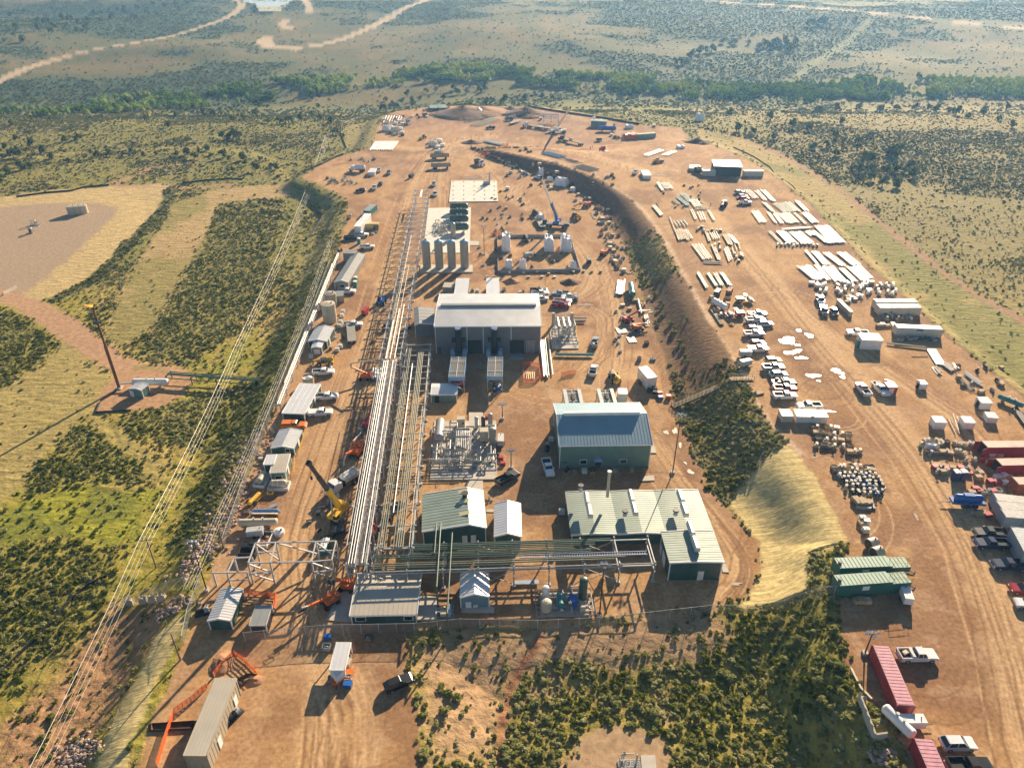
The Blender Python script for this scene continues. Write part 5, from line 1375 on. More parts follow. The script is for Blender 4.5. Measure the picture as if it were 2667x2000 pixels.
def troughtank(f, x, y, rz, label, L=3.4):
 def mk():
  r = empty('bunded_tank', (0, 0, 0), 0, 'x', 'tank in bund')
  b = MB()
  for s in (-1, 1): b.box(-L / 2 - .5, L / 2 + .5, s * 1.2 - .08, s * 1.2 + .08, 0, .7); b.box(min(s * (L / 2 + .5), s * (L / 2 + .34)), max(s * (L / 2 + .5), s * (L / 2 + .34)), -1.12, 1.12, 0, .7)
  b.box(-L / 2 - .34, L / 2 + .34, -1.12, 1.12, 0, .06).build('bund_wall', WS, r)
  MB().caps((-L / 2 + .3, 0, 1.2), (L / 2 - .3, 0, 1.2), .75, 14).build('shell', TANKB, r)
  for q in (-1, 0, 1): MB().cyl((q * L / 3.2 - .05, 0, 1.2), (q * L / 3.2 + .05, 0, 1.2), .79, 14).build('band', WS, r)
  return r
 return stamp('trough', mk, G(f, x, y), rz, label, 'cream tanks in white bunds')
troughtank('M1', 612, 345, R(84), 'cream tank in a white bund beside the tan-roofed cabin')
troughtank('M1', 755, 395, R(2), 'cream banded tank in a white bund before the tan-roofed cabin')
def roundtank(f, x, y, r_, hh, m, label, open_=False):
 r = empty('round_tank', G(f, x, y), 0, label, 'tank')
 MB().cyl((0, 0, 0), (0, 0, hh), r_, 24, None, not open_).build('shell', m, r)
 if open_:
  MB().cyl((0, 0, hh - .4), (0, 0, hh - .35), r_ * .97, 20).ball((.2, .1, hh - .35), r_ * .7, 8, 4, 1, 1, .35, .5, 4).build('contents', PLASTIC, r)
 else:
  MB().cyl((0, 0, hh), (0, 0, hh + .3), r_, 24, .2).build('roof', m, r); MB().cyl((r_ * .5, 0, hh + .1), (r_ * .5, 0, hh + .5), .2, 8).build('hatch', DARK, r)
  c = MB()
  for s in (-.2, .2): c.bar((s, -r_ - .1, 0), (s, -r_ - .1, hh), .05)
  for k in range(int(hh / .35)): c.bar((-.2, -r_ - .1, .3 + k * .35), (.2, -r_ - .1, .3 + k * .35), .04)
  c.build('ladder', STEEL, r)
 return r
roundtank('M2', 592, 135, 2.1, 6.0, TANKB, 'tall beige round tank with cone roof, the nearer of two')
roundtank('M8', 255, 1600, 1.9, 4.6, TANKG, 'grey round tank with cone roof beside the beige one')
roundtank('M2', 385, 735, 1.45, 2.2, TANKB, 'short beige open-topped tank heaped with white scrap', True)
roundtank('M1', 755, 795, 1.05, .8, WS, 'low round white stock tank on the dirt')
stamp('redtank', make_hv(2.0, .7, RED, .3, DARK), G('M3', 622, 1270), 0, 'small red tank at the foot of the air cooler')
stamp('bluedrum', make_tall(1.9, .85, BLUE), G('M3', 1028, 1310), 0, 'squat blue tank at the foot of the air cooler')
stamp('blackdrum', make_tall(2.4, .5, BLACK), G('M3', 985, 1335), 0, 'thin black upright tank beside the blue tank')
roundtank('L4', 600, 498, 2.0, 3.6, TANKB, 'beige tank, one of three touching tanks on the gravel pad, west end'.replace(', west end', ', nearest the wellheads'))
roundtank('L4', 645, 494, 2.0, 3.6, TANKB, 'middle beige tank of three touching tanks on the gravel pad')
roundtank('L4', 690, 490, 2.0, 3.6, TANKB, 'beige tank, one of three touching tanks, nearest the straw bank')
# ================================================================== process skids
def skid(f, x0, y0, label, vessels, npipe, seed, size, tilt=0, mats=(SILVER, STEEL, PAINTST, SILVER), zb=.3, name='process_skid', boxes=()):
 g = random.Random(seed); o = G(f, x0, y0)
 r = empty(name, (o.x, o.y, o.z + zb), R(2), label, 'process skid')
 X, Y = size[0] / 2, size[1] / 2
 fr = MB()
 for xx in np.arange(-X, X + .01, X / 3): fr.bar((xx, -Y, .12), (xx, Y, .12), .16)
 for yy in np.arange(-Y, Y + .01, Y / 3): fr.bar((-X, yy, .13), (X, yy, .13), .14)
 fr.build('base_frame', PAINTST, r)
 for kind, a, b_, rad, m in vessels:
  if kind == 'h': MB().caps(a, b_, rad, 16).build('vessel', m, r); MB().box(a[0] - .2, a[0] + .2, a[1] - rad * .7, a[1] + rad * .7, .2, a[2] - rad * .5).build('saddle', STEEL, r)
  elif kind == 'b': MB().box(a[0], b_[0], a[1], b_[1], a[2], b_[2]).build('enclosure', m, r)
  else: MB().caps(a, b_, rad, 16, .4).build('column', m, r)
 for i in range(npipe):
  m = mats[i % len(mats)]; rad = g.choice((.06, .08, .10, .14))
  x, y = g.uniform(-X, X), g.uniform(-Y, Y); z = g.choice((.5, .9, 1.5, 2.1, 2.6))
  pts = [(x, y, .2), (x, y, z)]
  if g.random() < .5: x2 = max(-X, min(X, x + g.uniform(-3, 3))); pts += [(x2, y, z)]; y2 = max(-Y, min(Y, y + g.uniform(-2.5, 2.5))); pts += [(x2, y2, z)]; 
  else: y2 = max(-Y, min(Y, y + g.uniform(-3.5, 3.5))); pts += [(x, y2, z)]; x2 = max(-X, min(X, x + g.uniform(-2, 2))); pts += [(x2, y2, z)]
  if g.random() < .6: pts.append((pts[-1][0], pts[-1][1], .25))
  MB().tube(pts, rad, 6).build('pipe', m, r)
 for i in range(npipe // 3):
  x, y, z = g.uniform(-X, X), g.uniform(-Y, Y), g.choice((.9, 1.5, 2.1))
  v = MB().cyl((x, y, z - .2), (x, y, z + .3), .12, 8).cyl((x - .28, y, z), (x + .28, y, z), .17, 8).build('valve', g.choice((DARK, STEEL, TANKB)), r); MB().cyl((x, y, z + .3), (x, y, z + .34), .2, 10).build('handwheel', g.choice((DARK, RED, YELLOW)), v)
 return r
A = skid('M4', 745, 560, 'dense process skid of silver vessels, manifolds and pipework on its pad',
  [('h', (-5.6, 1.5, 1.8), (-5.6, 8.2, 1.8), 1.1, PAINTST), ('v', (6.8, 1.2, .2), (6.8, 1.2, 4.2), .85, TANKG), ('b', (-1.7, 8.0, 0), (.2, 9.6, 2.4), 0, TANKB), ('b', (3.8, 1.6, .5), (5.8, 3.4, 3.2), 0, TANKB),
   ('v', (3.0, 7.6, .2), (3.0, 7.6, 3.2), .45, STEEL), ('v', (4.6, 7.8, .2), (4.6, 7.8, 3.0), .5, DARK), ('v', (6.3, 8.2, .2), (6.3, 8.2, 3.6), .55, PAINTST), ('h', (-1.6, 4.2, 2.2), (1.4, 4.2, 2.2), .35, SILVER), ('h', (-1.6, 1.2, 2.2), (1.4, 1.2, 2.2), .35, SILVER),
   ('h', (-1.5, 2.6, 1.2), (1.6, 2.6, 1.2), .5, DARK)], 46, 5, (15, 17))
o = A
for j in range(9): MB().tube([(-1.6 + j * .42, 3.6, 2.3), (-1.6 + j * .42, -2.2 - .25 * j, 2.3), (-1.6 + j * .42, -2.2 - .25 * j, .4)], .07, 6).build('manifold_pipe', SILVER if j % 2 else STEEL, A)
for j in range(5): MB().tube([(-6.9 + .25 * j, 4, .4 + .3 * j), (-6.9 + .25 * j, -6.0 - .3 * j, .4 + .3 * j), (3.2 + .2 * j, -6.0 - .3 * j, .4 + .3 * j), (3.2 + .2 * j, -1.5, .4 + .3 * j)], .1, 6).build('header_pipe', SILVER, A)
for j in range(4): MB().tube([(-15, -6.1 - .3 * j, 1.3 + .25 * j), (2, -6.1 - .3 * j, 1.3 + .25 * j)], .1, 6).build('header_pipe', STEEL, A)
skid('M7', 1255, 590, 'small vessel skid with teal drum and dark green column near the front fence',
  [('v', (-3.3, -1.6, .3), (-3.3, -1.6, 2.1), .95, TANKB), ('v', (-3.2, .9, .3), (-3.2, .9, 3.0), .6, WS), ('h', (-.7, -1.6, 1.1), (-.7, 1.0, 1.1), .62, TEAL), ('b', (.9, -1.2, .2), (2.2, .4, 1.7), 0, BLUE), ('v', (3.4, 1.0, .2), (3.4, 1.0, 4.6), .75, VESG), ('b', (2.6, -2.2, 0), (3.5, -.9, 1.3), 0, TANKB)], 8, 9, (10, 6), zb=.4)
skid('R2', 370, 720, 'skid of three polished silver exchangers on grey frames beside the hall',
  [('h', (-1.8, -1.5, 3.2), (-1.8, 4.2, 3.2), .50, SILVER), ('h', (-.2, -1.5, 3.2), (-.2, 4.2, 3.2), .50, SILVER), ('h', (1.4, -1.5, 3.2), (1.4, 4.2, 3.2), .50, SILVER), ('b', (-3.2, 5.6, 0), (-2.4, 6.4, 4.2), 0, PAINTST), ('b', (2.4, 5.6, 0), (3.2, 6.4, 4.2), 0, PAINTST)], 14, 12, (7, 12), mats=(PAINTST, STEEL, STEEL, SILVER))
skid('M8', 1400, 800, 'manifold of thin pipes and valves beside the green horizontal vessels', [('h', (-1.0, -1, 1.2), (2.0, -1, 1.2), .3, STEEL)], 20, 22, (6, 14), zb=.2, mats=(STEEL, TANKB, SILVER, VESG))
skid('R8', 1290, 790, 'wellhead pipework on the near dirt circle', [('v', (.8, 0, .2), (.8, 0, 2.6), .14, STEEL)], 5, 31, (3.4, 1.5), zb=0, name='wellhead')
skid('L4', 290, 590, 'cluster of small wellhead pipework on the gravel pad', [('v', (0, 0, .2), (0, 0, 1.8), .2, TANKB)], 7, 32, (4, 2.5), zb=0, name='wellhead')
skid('L4', 252, 655, 'dark single wellhead on the gravel pad', [('v', (0, 0, .2), (0, 0, 2.0), .45, DARK)], 3, 33, (2.4, 1.6), zb=0, name='wellhead')
skid('M6', 1240, 790, 'small pump skid with grey drums at the front fence', [('h', (.9, -.8, .7), (.9, 1.2, .7), .35, LBLUE), ('b', (-.7, -1, 0), (.3, .6, .9), 0, TANKB)], 4, 34, (3, 3), zb=.1)
skid('M8', 1880, 330, 'grey machine with upright column standing on the new slab', [('b', (-1.4, -1, .2), (1.2, .8, 1.6), 0, PAINTST), ('v', (1.4, 0, .2), (1.4, 0, 5.6), .35, PAINTST)], 4, 35, (3.4, 2.4), zb=.35)
# ================================================================== cars and pickups
VEH = [
 ('open', 'white', 'M2', 735, 190, 887, 183, 'white pickup beside the beige round tank'),
 ('open', 'white', 'M2', 430, 650, 626, 638, 'white pickup parked by the open scrap tank'),
 ('open', 'white', 'M2', 462, 886, 657, 874, 'white pickup beside the long office, farther of two'),
 ('cover', 'white', 'M2', 393, 1042, 612, 1028, 'white pickup with covered bed beside the long office'),
 ('cap', 'orange', 'M2', 157, 1160, 342, 1154, 'orange pickup with bed cap behind the green cabin'),
 ('suv', 'grey', 'M2', 1128, 215, 1180, 180, 'dark off-road car under the open pipe rack'),
 ('open', 'black', 'M4', 1175, 1010, 1400, 890, 'black pickup parked beside the process pad'),
 ('open', 'white', 'M4', 1760, 740, 1815, 915, 'white pickup in the shade of the tall green building'),
 ('suv', 'black', 'M6', 640, 1600, 880, 1495, 'black car alone on the near dirt lot'),
 ('open', 'white', 'R2', 672, 1170, 700, 1075, 'white pickup with red cargo before the coolers'),
 ('load', 'silver', 'R2', 690, 865, 712, 765, 'loaded silver pickup beside the silver exchangers'),
 ('open', 'black', 'R2', 35, 258, 160, 255, 'dark pickup just behind the hall corner'),
 ('open', 'white', 'R2', 60, 292, 165, 285, 'white pickup behind the hall, second of a close row'),
 ('suv', 'white', 'R2', 90, 345, 160, 340, 'white car behind the hall, third of a close row'),
 ('open', 'silver', 'R2', 400, 292, 252, 288, 'silver pickup farthest in the cluster right of the hall'),
 ('flat', 'white', 'R2', 515, 328, 345, 322, 'white flatbed truck in the cluster right of the hall'),
 ('open', 'white', 'R2', 268, 368, 440, 372, 'white pickup with black bed in the cluster right of the hall'),
 ('open', 'red', 'R2', 270, 408, 400, 412, 'red pickup in the cluster right of the hall'),
 ('open', 'white', 'M8', 398, 890, 392, 893, None),
 ('open', 'white', 'M8', 512, 872, 628, 868, 'white pickup parked in front of the white box trailer'),
 ('open', 'black', 'M8', 400, 900, 530, 898, 'black pickup parked in front of the white box trailer'),
 ('open', 'white', 'M8', 560, 1000, 700, 992, 'white pickup alone on the road by the long grey building'),
 ('open', 'white', 'M8', 365, 1462, 472, 1462, 'white pickup parked against the grey box hut'),
 ('suv', 'black', 'M8', 620, 400, 505, 400, 'black car below the equipment storage on the left'),
 ('open', 'white', 'M8', 700, 392, 712, 350, 'white pickup next to the black car on the left lot'),
 ('suv', 'grey', 'M8', 762, 350, 778, 310, 'dark grey car up the lot from the black car'),
 ('open', 'silver', 'M8', 846, 232, 872, 195, 'silver pickup beside the dirt road on the left lot'),
 ('open', 'white', 'M8', 748, 205, 760, 170, 'white pickup behind the white box trailer lot'),
 ('open', 'white', 'M8', 1320, 358, 1345, 308, 'white pickup left of the new slab, farther one'),
 ('load', 'white', 'M8', 1358, 405, 1328, 470, 'white loaded pickup left of the new slab, nearer one'),
 ('open', 'black', 'T2', 1080, 826, 1022, 826, 'black pickup on the far lot by the green pipes'),
 ('suv', 'white', 'R1', 640, 270, 580, 262, 'white car below the wrapped white equipment'),
 ('load', 'white', 'R1', 1600, 235, 1655, 190, 'white pickup by the small white cube hut'),
 ('suv', 'silver', 'R3', 970, 205, 1060, 200, 'silver car at the far end of the yard pipe rows'),
 ('suv', 'white', 'R3', 1005, 245, 1090, 238, 'white car second from the far end by the pipe rows'),
 ('suv', 'red', 'R3', 1015, 268, 1110, 262, 'red car between pale cars by the pipe rows'),
 ('open', 'white', 'R3', 1012, 305, 1125, 302, 'white pickup nearest of the cars by the pipe rows'),
 ('flat', 'white', 'R4', 1150, 235, 1172, 290, 'white flatbed pickup beside the wrapped bags'),
 ('open', 'grey', 'R4', 1180, 312, 1200, 382, 'dark grey pickup below the white flatbed'),
 ('suv', 'grey', 'R4', 1258, 330, 1282, 385, 'dark grey car beside the row of beige blocks'),
 ('load', 'silver', 'R4', 598, 378, 742, 372, 'silver loaded pickup at the far end of the parked row'),
 ('open', 'white', 'R4', 588, 422, 720, 416, 'white pickup second in the parked row on the yard'),
 ('suv', 'white', 'R4', 672, 452, 790, 448, 'gleaming white car third in the parked row'),
 ('suv', 'red', 'R4', 590, 490, 700, 486, 'red car between two white pickups in the parked row'),
 ('open', 'white', 'R4', 575, 530, 712, 526, 'white pickup just nearer than the red car'),
 ('suv', 'red', 'R4', 615, 605, 725, 602, 'red car half hidden behind the white pickup'),
 ('cover', 'white', 'R4', 605, 652, 745, 646, 'white pickup with covered bed opposite the puddles'),
 ('suv', 'yellow', 'R4', 735, 740, 847, 738, 'yellow car at the head of the near parked row'),
 ('open', 'silver', 'R4', 722, 796, 870, 790, 'silver pickup next after the yellow car'),
 ('suv', 'white', 'R4', 776, 850, 895, 846, 'white car in the middle of the near parked row'),
 ('flat', 'black', 'R4', 798, 915, 965, 912, 'black flatbed pickup in the near parked row'),
 ('open', 'red', 'R4', 810, 962, 962, 958, 'faded red pickup in the near parked row'),
 ('open', 'white', 'R4', 806, 1018, 968, 1016, 'white pickup at the near end of the parked row'),
 ('open', 'white', 'R4', 1148, 1098, 990, 1098, 'white pickup hidden behind the white site office'),
 ('open', 'white', 'R4', 1500, 525, 1398, 518, 'white pickup hitched to the white trailer'),
 ('open', 'white', 'R4', 1530, 1010, 1462, 925, 'white pickup alone in the middle of the yard'),
 ('load', 'white', 'R4', 1592, 925, 1672, 1005, 'white loaded pickup beside the red hut'),
 ('open', 'black', 'R6', 2040, 455, 1815, 445, 'black pickup beside the long blue-grey trailer'),
 ('open', 'blue', 'R6', 2066, 540, 1810, 530, 'navy pickup parked next to the black pickup'),
 ('open', 'blue', 'R6', 2205, 712, 1960, 700, 'navy pickup nearest along the trailer row'),
 ('suv', 'red', 'R6', 2300, 905, 2105, 890, 'red car cut by the right edge of the view'),
 ('suv', 'white', 'R6', 2330, 1035, 2170, 1010, 'white car cut by the right edge of the view'),
 ('load', 'white', 'R7', 1128, 380, 1428, 376, 'white pickup with loaded bed beside the pink container'),
 ('suv', 'white', 'R7', 1502, 1140, 1752, 1138, 'white car in front of the nearest pink container'),
 ('open', 'black', 'R7', 1580, 1335, 1880, 1330, 'black pickup cut by the bottom of the view'),
]
for v in VEH:
 if v[7] is None: continue
 veh(*v, group='pickups and cars parked on the site')
# ================================================================== trucks, cranes, lifts
place('vac', make_tanktruck(WS, 'white', True), 'M1', (1400, 335), (1195, 470), 'white vacuum truck with black blower and lettered tank by the rack')
def world_tip(f, base, tip, zt, rz):
 b = G(f, *base); t = GP(f, *tip, zt)
 return b, Matrix.Rotation(-rz, 3, 'Z') @ Vector((t.x - b.x, t.y - b.y, zt - b.z))
def boom_height(f, base, tip, reach):
 """height at which the boom head, seen at tip, is `reach` metres out from the turntable"""
 b = G(f, *base); best = None
 for z in np.linspace(3, 60, 400):
  t = GP(f, *tip, z); e = abs((Vector((t.x, t.y, 0)) - Vector((b.x, b.y, 0))).length - reach)
  if best is None or e < best[0]: best = (e, z)
 return best[1]
def crane(f, base, yawpx, tip, zt, bc, dc, ec, label):
 b = G(f, *base); q = G(f, *yawpx); rz = math.atan2(q.y - b.y, q.x - b.x)
 b, t = world_tip(f, base, tip, zt, rz)
 return stamp(('crane', label), make_crane(bc, dc, t, ec), b, rz, label)
crane('M1', (1255, 690), (1235, 560), (1012, 190), 18.5, YELLOW, DARK, DARK, 'yellow mobile crane with dark telescoped boom on the dirt road')
crane('R1', (800, 770), (660, 760), (642, 252), 27, BLUE, DARK, W, 'blue mobile crane with long white boom by the containment walls')
crane('T2', (1480, 850), (1420, 850), (1562, 690), 19, W, W, W, 'big white mobile crane with raised boom on the far lot')
def lift(f, x, y, rz, col, joints, label):
 return stamp(('lift', label), make_boomlift(col, joints), G(f, x, y), rz, label, 'boom lifts')
lift('M2', 930, 690, R(175), ORANGE, [(3.6, 0, 3.6), (3.4, .2, 4.8), (-4.2, .3, 6.5)], 'orange boom lift with folded arm beside the galvanised stacks')
lift('M2', 955, 1145, R(80), RED, [(4.5, 0, 3.8), (6.8, 0, 5.0)], 'red boom lift tight against the clad pipe rack')
lift('M2', 860, 1360, R(75), ORANGE, [(-1.8, 0, 3.4), (2.6, 0, 3.0)], 'folded orange lift under the clad rack')
lift('M1', 1425, 120, R(-110), ORANGE, [(4.5, .3, 3.6), (6.2, .5, 2.4)], 'orange lift with white arm reaching to the vacuum truck')
lift('M1', 1195, 1400, R(-140), ORANGE, [(4.0, .2, 2.4), (5.2, .3, 2.9)], 'orange-red lift parked beside the beige-roofed building')
lift('M1', 1350, 1270, R(170), ORANGE, [(2.2, 0, 2.2), (3.2, 0, 1.4)], 'low orange lift behind the beige-roofed building')
lift('M1', 1560, 800, R(80), RED, [(2.5, 0, 3.0), (3.5, 0, 4.0)], 'red lift tucked between the two pipe racks')
lift('R1', 1120, 555, R(200), ORANGE, [(3.4, 0, 1.8), (6.0, 0, .9)], 'orange lift with lowered boom at the embankment foot')
lift('R1', 1300, 1060, R(60), ORANGE, [(1.8, 0, 2.2), (2.8, 0, 1.8)], 'orange lift among the crates at the embankment foot')
lift('R2', 1060, 575, R(25), RED, [(3.5, 0, 3.0), (8.0, 0, 2.2)], 'red lift under long white beams at the embankment foot')
lift('R2', 1165, 660, R(15), ORANGE, [(2.0, 0, 1.9), (3.2, 0, 1.5)], 'orange lift beside the scaffolding stacks')
T = [('tele', YELLOW, 'M2', 640, 545, 440, 560, 'yellow loader beside the gabled shed with porch'), ('tele', YELLOW, 'R2', 945, 1270, 880, 1140, 'yellow telehandler between cooler and box trailer'),
  ('tele', YELLOW, 'R1', 1060, 720, 960, 640, 'yellow telehandler behind the blue crane'), ('tele', YELLOW, 'R1', 1800, 105, 1915, 95, 'yellow telehandler on the yard road bend'), ('loader', YELLOW, 'T2', 640, 880, 598, 900, 'orange-yellow wheel loader on the far dirt'),
  ('tele', DARK, 'R3', 880, 300, 850, 345, 'dark loader driving down the yard road'), ('tele', DARK, 'T2', 1190, 775, 1150, 770, 'dark forklift carrying a cream box on the far lot'), ('tele', DARK, 'R1', 470, 940, 495, 880, 'dark loader inside the containment walls'),
  ('tele', DARK, 'R1', 600, 690, 560, 600, 'dark rough-terrain machine behind the blue crane truck'), ('loader', BLUE, 'M8', 770, 1590, 800, 1540, 'small blue loader under the open rack')]
for kind, col, f, x0, y0, x1, y1, lab in T:
 place(('tele', kind, col.name), make_telehandler(col, kind), f, (x0, y0), (x1, y1), lab, 'loaders and telehandlers')
place('rollY', make_roller(YELLOW), 'R4', (500, 265), (630, 262), 'yellow road roller on the yard')
place('rollR', make_roller(RED), 'R4', (540, 375), (450, 380), 'red road roller on the yard')
place('exc', make_excavator(YELLOW), 'T2', (1035, 738), (990, 735), 'yellow excavator digging in the far soil heap')
place('semiW', make_semi('white'), 'T2', (1330, 822), (1265, 812), 'dark flatbed semi truck beside the far steel frame')
place('semiB', make_semi('black', True, lambda r: MB().caps((-6, 0, 2.2), (-4, 0, 2.2), .7, 10).build('load', WS, r)), 'T2', (1560, 915), (1490, 898), 'dark semi truck with white load on its flatbed')
place('semiR', make_semi('red', True, lambda r: MB().box(-13, -2, -.9, .9, 1.5, 1.7).build('load', STEEL, r)), 'T2', (1815, 975), (1745, 962), 'red semi truck with long open trailer')
place('dump', make_dump('white'), 'T2', (955, 1045), (1010, 1068), 'white-cabbed dump truck with black body near the soil berm')
place('water', make_tanktruck(WS, 'white'), 'M8', (595, 192), (455, 185), 'white water truck on the upper left lot')
place('semiT3', make_dump('blue'), 'T3', (272, 1030), (298, 1040), 'blue-cabbed truck at the open shelter')
place('dump2', make_dump('white'), 'T2', (515, 775), (535, 815), 'dark truck beside the white pipe stacks')
def flatbed(L=12):
 def mk():
  r = empty('flatbed_trailer', (0, 0, 0), 0, 'x', 'trailer')
  MB().box(-L / 2, L / 2, -1.25, 1.25, 1.0, 1.2).box(-L / 2 + 1, L / 2 - 2, -.4, .4, .7, 1.0).build('deck', TANKG, r)
  MB().box(L / 2, L / 2 + 1.6, -.12, .12, .8, .95).build('drawbar', DARK, r)
  wheels(r, (-L / 2 + 1.2, -L / 2 + 2.4), (-1.0, 1.0), .48, .35, False)
  return r
 return mk
place('flat', flatbed(), 'T2', (1160, 808), (1255, 775), 'flatbed trailer angled on the far lot by the forklift')
place('flat', flatbed(), 'T2', (1320, 835), (1410, 800), 'flatbed trailer next to the far steel frame')
place('flat', flatbed(), 'R1', (660, 800), (600, 690), 'flatbed trailer beside the blue crane, wrapped load on it')
place('flat', flatbed(), 'M2', (800, 320), (790, 220), 'small trailer with dark box behind the white pickup')
def tipper():
 r = empty('dump_trailer', (0, 0, 0), 0, 'x', 'trailer')
 b = MB().box(-5, 5, -1.2, 1.2, 1.0, 1.15)
 for s in (-1, 1): b.box(-5.1, 5.1, s * 1.2 - .06, s * 1.2 + .06, 1.0, 2.5)
 b.box(-5.1, -4.95, -1.14, 1.14, 1.15, 2.5).box(4.95, 5.1, -1.14, 1.14, 1.15, 2.5)
 b.build('tub', TANKG, r); MB().box(-4.9, 4.9, -1.1, 1.1, 1.15, 1.9).build('earth_load', SOILM, r)
 wheels(r, (-3.6, -2.4, 3.2), (-1.0, 1.0), .5, .4, False)
 return r
place('tip', lambda: tipper(), 'M8', (1310, 160), (1495, 155), 'grey dump trailer on the far dirt, nearer one')
place('tip', lambda: tipper(), 'T2', (690, 1018), (762, 1016), 'dump trailer with dark tub behind the grey one')
def enginetrailer(m, L=3.2):
 def mk():
  r = empty('generator_trailer', (0, 0, 0), 0, 'x', 'generator')
  MB().box(-L / 2, L / 2, -.75, .75, .55, 1.9, taper=.04).build('canopy', m, r)
  MB().box(-L / 2 - .03, L / 2 + .03, -.6, .6, .4, .55).box(L / 2, L / 2 + 1.3, -.06, .06, .42, .52).build('chassis', DARK, r)
  MB().cyl((L * .3, 0, 1.9), (L * .3, 0, 2.15), .08, 8).build('exhaust', DARK, r)
  wheels(r, (-.2,), (-.8, .8), .34, .22, False)
  return r
 return mk
for i, (f, x, y, rz, m, lab) in enumerate([('R7', 1232, 965, 0, WS, 'white generator trailer between the two pink containers'), ('R4', 572, 690, 0, STEEL, 'grey generator beside the covered-bed pickup'), ('R4', 572, 765, 20, STEEL, 'small grey pump by the parked row'),
            ('M1', 555, 815, 10, STEEL, 'grey pump with hose beside the cream propane tank'), ('R7', 1800, 1500, 0, STEEL, None), ('R1', 1140, 1150, 90, DARK, 'dark generator beside the containment walls'), ('M8', 1090, 255, 70, DARK, 'small dark machine beside the upper dirt road'),
            ('M2', 930, 65, 80, RED, 'small dark red utility vehicle on the dirt road'), ('R1', 500, 1090, 20, PAINTST, 'grey welding machine inside the containment walls'), ('M8', 725, 805, 80, DARK, 'dark generator by the beige container'), ('R6', 1250, 960, 80, WS, 'white generator at the end of the green tanks'),
            ('R3', 800, 1180, 60, DARK, 'small dark machine at the near edge of the yard, farther one'), ('R3', 915, 1170, 60, RUST, 'small rusty machine at the yard edge'), ('M4', 1205, 500, 90, STEEL, 'grey compressor beside the process pad'), ('T2', 1745, 905, 0, DARK, 'small dark trailer on the far lot'), ('T2', 630, 745, 20, DARK, 'dark small vehicle near the far heap')]):
 if lab: stamp(('gen', m.name), enginetrailer(m), G(f, x, y), R(rz), lab)
# flare ---------------------------------------------------------
def flare():
 g, z = up('L5', (985, 352), (850, -2))
 g, zt = up('P', (311, 1011), (236, 806))
 H = zt - g.z
 r = empty('flare_stack', g, 0, 'tall thin flare stack with burning orange tip', 'flare')
 MB().cyl((0, 0, 0), (0, 0, H * .55), .42, 12).cyl((0, 0, H * .55), (0, 0, H), .28, 12).build('stack', RUST, r)
 MB().cyl((0, 0, H * .84), (0, 0, H * .84 + .5), 1.1, 14).build('platform', DARK, r)
 MB().cyl((0, 0, H), (0, 0, H + .6), .4, 12).build('burner_tip', DARK, r)
 fm, nt, b = nodes_of('flame'); b.inputs['Base Color'].default_value = (.9, .35, .05, 1); b.inputs['Emission Color'].default_value = (1, .26, .02, 1); b.inputs['Emission Strength'].default_value = 1.1
 MB().ball((-.3, 0, H + .9), .36, 12, 9, 1.3, .8, .8, .5, 2).ball((-.9, .1, H + 1.0), .26, 10, 8, 1.6, .7, .7, .6, 3).ball((-1.5, 0, H + 1.25), .16, 8, 6, 1.6, .7, .7, .6, 4).build('flame', fm, r)
 MB().tube([(.3, 0, 1.4), (3.6, .4, 1.4), (3.9, .4, .6)], .25, 8).build('inlet_pipe', W, r)
 MB().box(-.8, .8, -.8, .8, -.05, .3).build('footing', CONC, r)
flare()
# ================================================================== huts, containers, toilets
hut('R5', (680, 248), (778, 248), (655, 196), (690, 318), 'red-walled hut with white roof on the yard', wall=RED, door=('f', .4, 1.2, 1.6, WS))
hut('R5', (1032, 215), (1100, 215), (1018, 172), (1020, 268), 'lone white shower-sized hut with open door on the yard', door=('l', .5, 1.0, 1.8, BLACK))  # black slab painted as the unlit inside of the open hut
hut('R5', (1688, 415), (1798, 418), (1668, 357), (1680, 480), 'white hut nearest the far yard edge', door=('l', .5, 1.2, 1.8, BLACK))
hut('R5', (1757, 572), (1862, 580), (1745, 520), (1735, 625), 'white hut with orange mast beside it')
hut('R5', (1190, 625), (1304, 628), (1168, 565), (1172, 695), 'white hut with torn front sheet, nearer the yard road')
hut('R5', (1508, 628), (1616, 632), (1488, 567), (1490, 695), 'plain white hut between the two other white huts')
hut('R2', (960, 1355), (1050, 1358), (945, 1300), (965, 1420), 'white cube hut beside the cooler', h=2.4)
hut('R4', (870, 1160), (948, 1160), (858, 1110), (868, 1205), 'small cream container beside the white site office', wall=CBEI, roof=CBEI)
hut('R4', (985, 1162), (1222, 1168), (985, 1110), (985, 1208), 'white site office with ribbed roof and one small window', 'site_office', 'office', wall=WS, roof=RTAN, win=(('f', .5, 1.3, .5, .6),))
hut('R4', (1500, 562), (1655, 566), (1498, 515), (1520, 610), 'white box trailer with blue drums in front', 'box_trailer', 'trailer', h=2.8)
bxt = hut('R2', (1278, 1188), (1370, 1172), (1252, 1062), (1280, 1240), 'white box trailer parked by the embankment', 'box_trailer', 'trailer', h=3.2)
MB().box(-1.3, -.95, -1.5, .2, .5, 1.6).build('side_rack', DARK, bxt).location = (-bxt['dims'][0] / 2, 0, 0)
hut('M8', (495, 768), (560, 770), (525, 632), (500, 830), 'tall white semi trailer box on the left lot', 'box_trailer', 'trailer', h=3.6)
cont('M8', (585, 738), (698, 738), (580, 662), 'tan-yellow container butted to the white semi trailer', mat('container_tan', (.62, .45, .18), .5, var=.12, dirt=.1), mat('container_tan_top', (.66, .50, .24), .5, var=.12), 6.06)
hut('M8', (590, 602), (652, 606), (578, 532), (600, 640), 'teal-fronted dark trailer on the left lot', 'box_trailer', 'trailer', wall=TEAL, roof=RGREY, h=2.2)
hut('M8', (640, 200), (705, 200), (635, 160), (640, 235), 'white cube hut on the upper left lot')
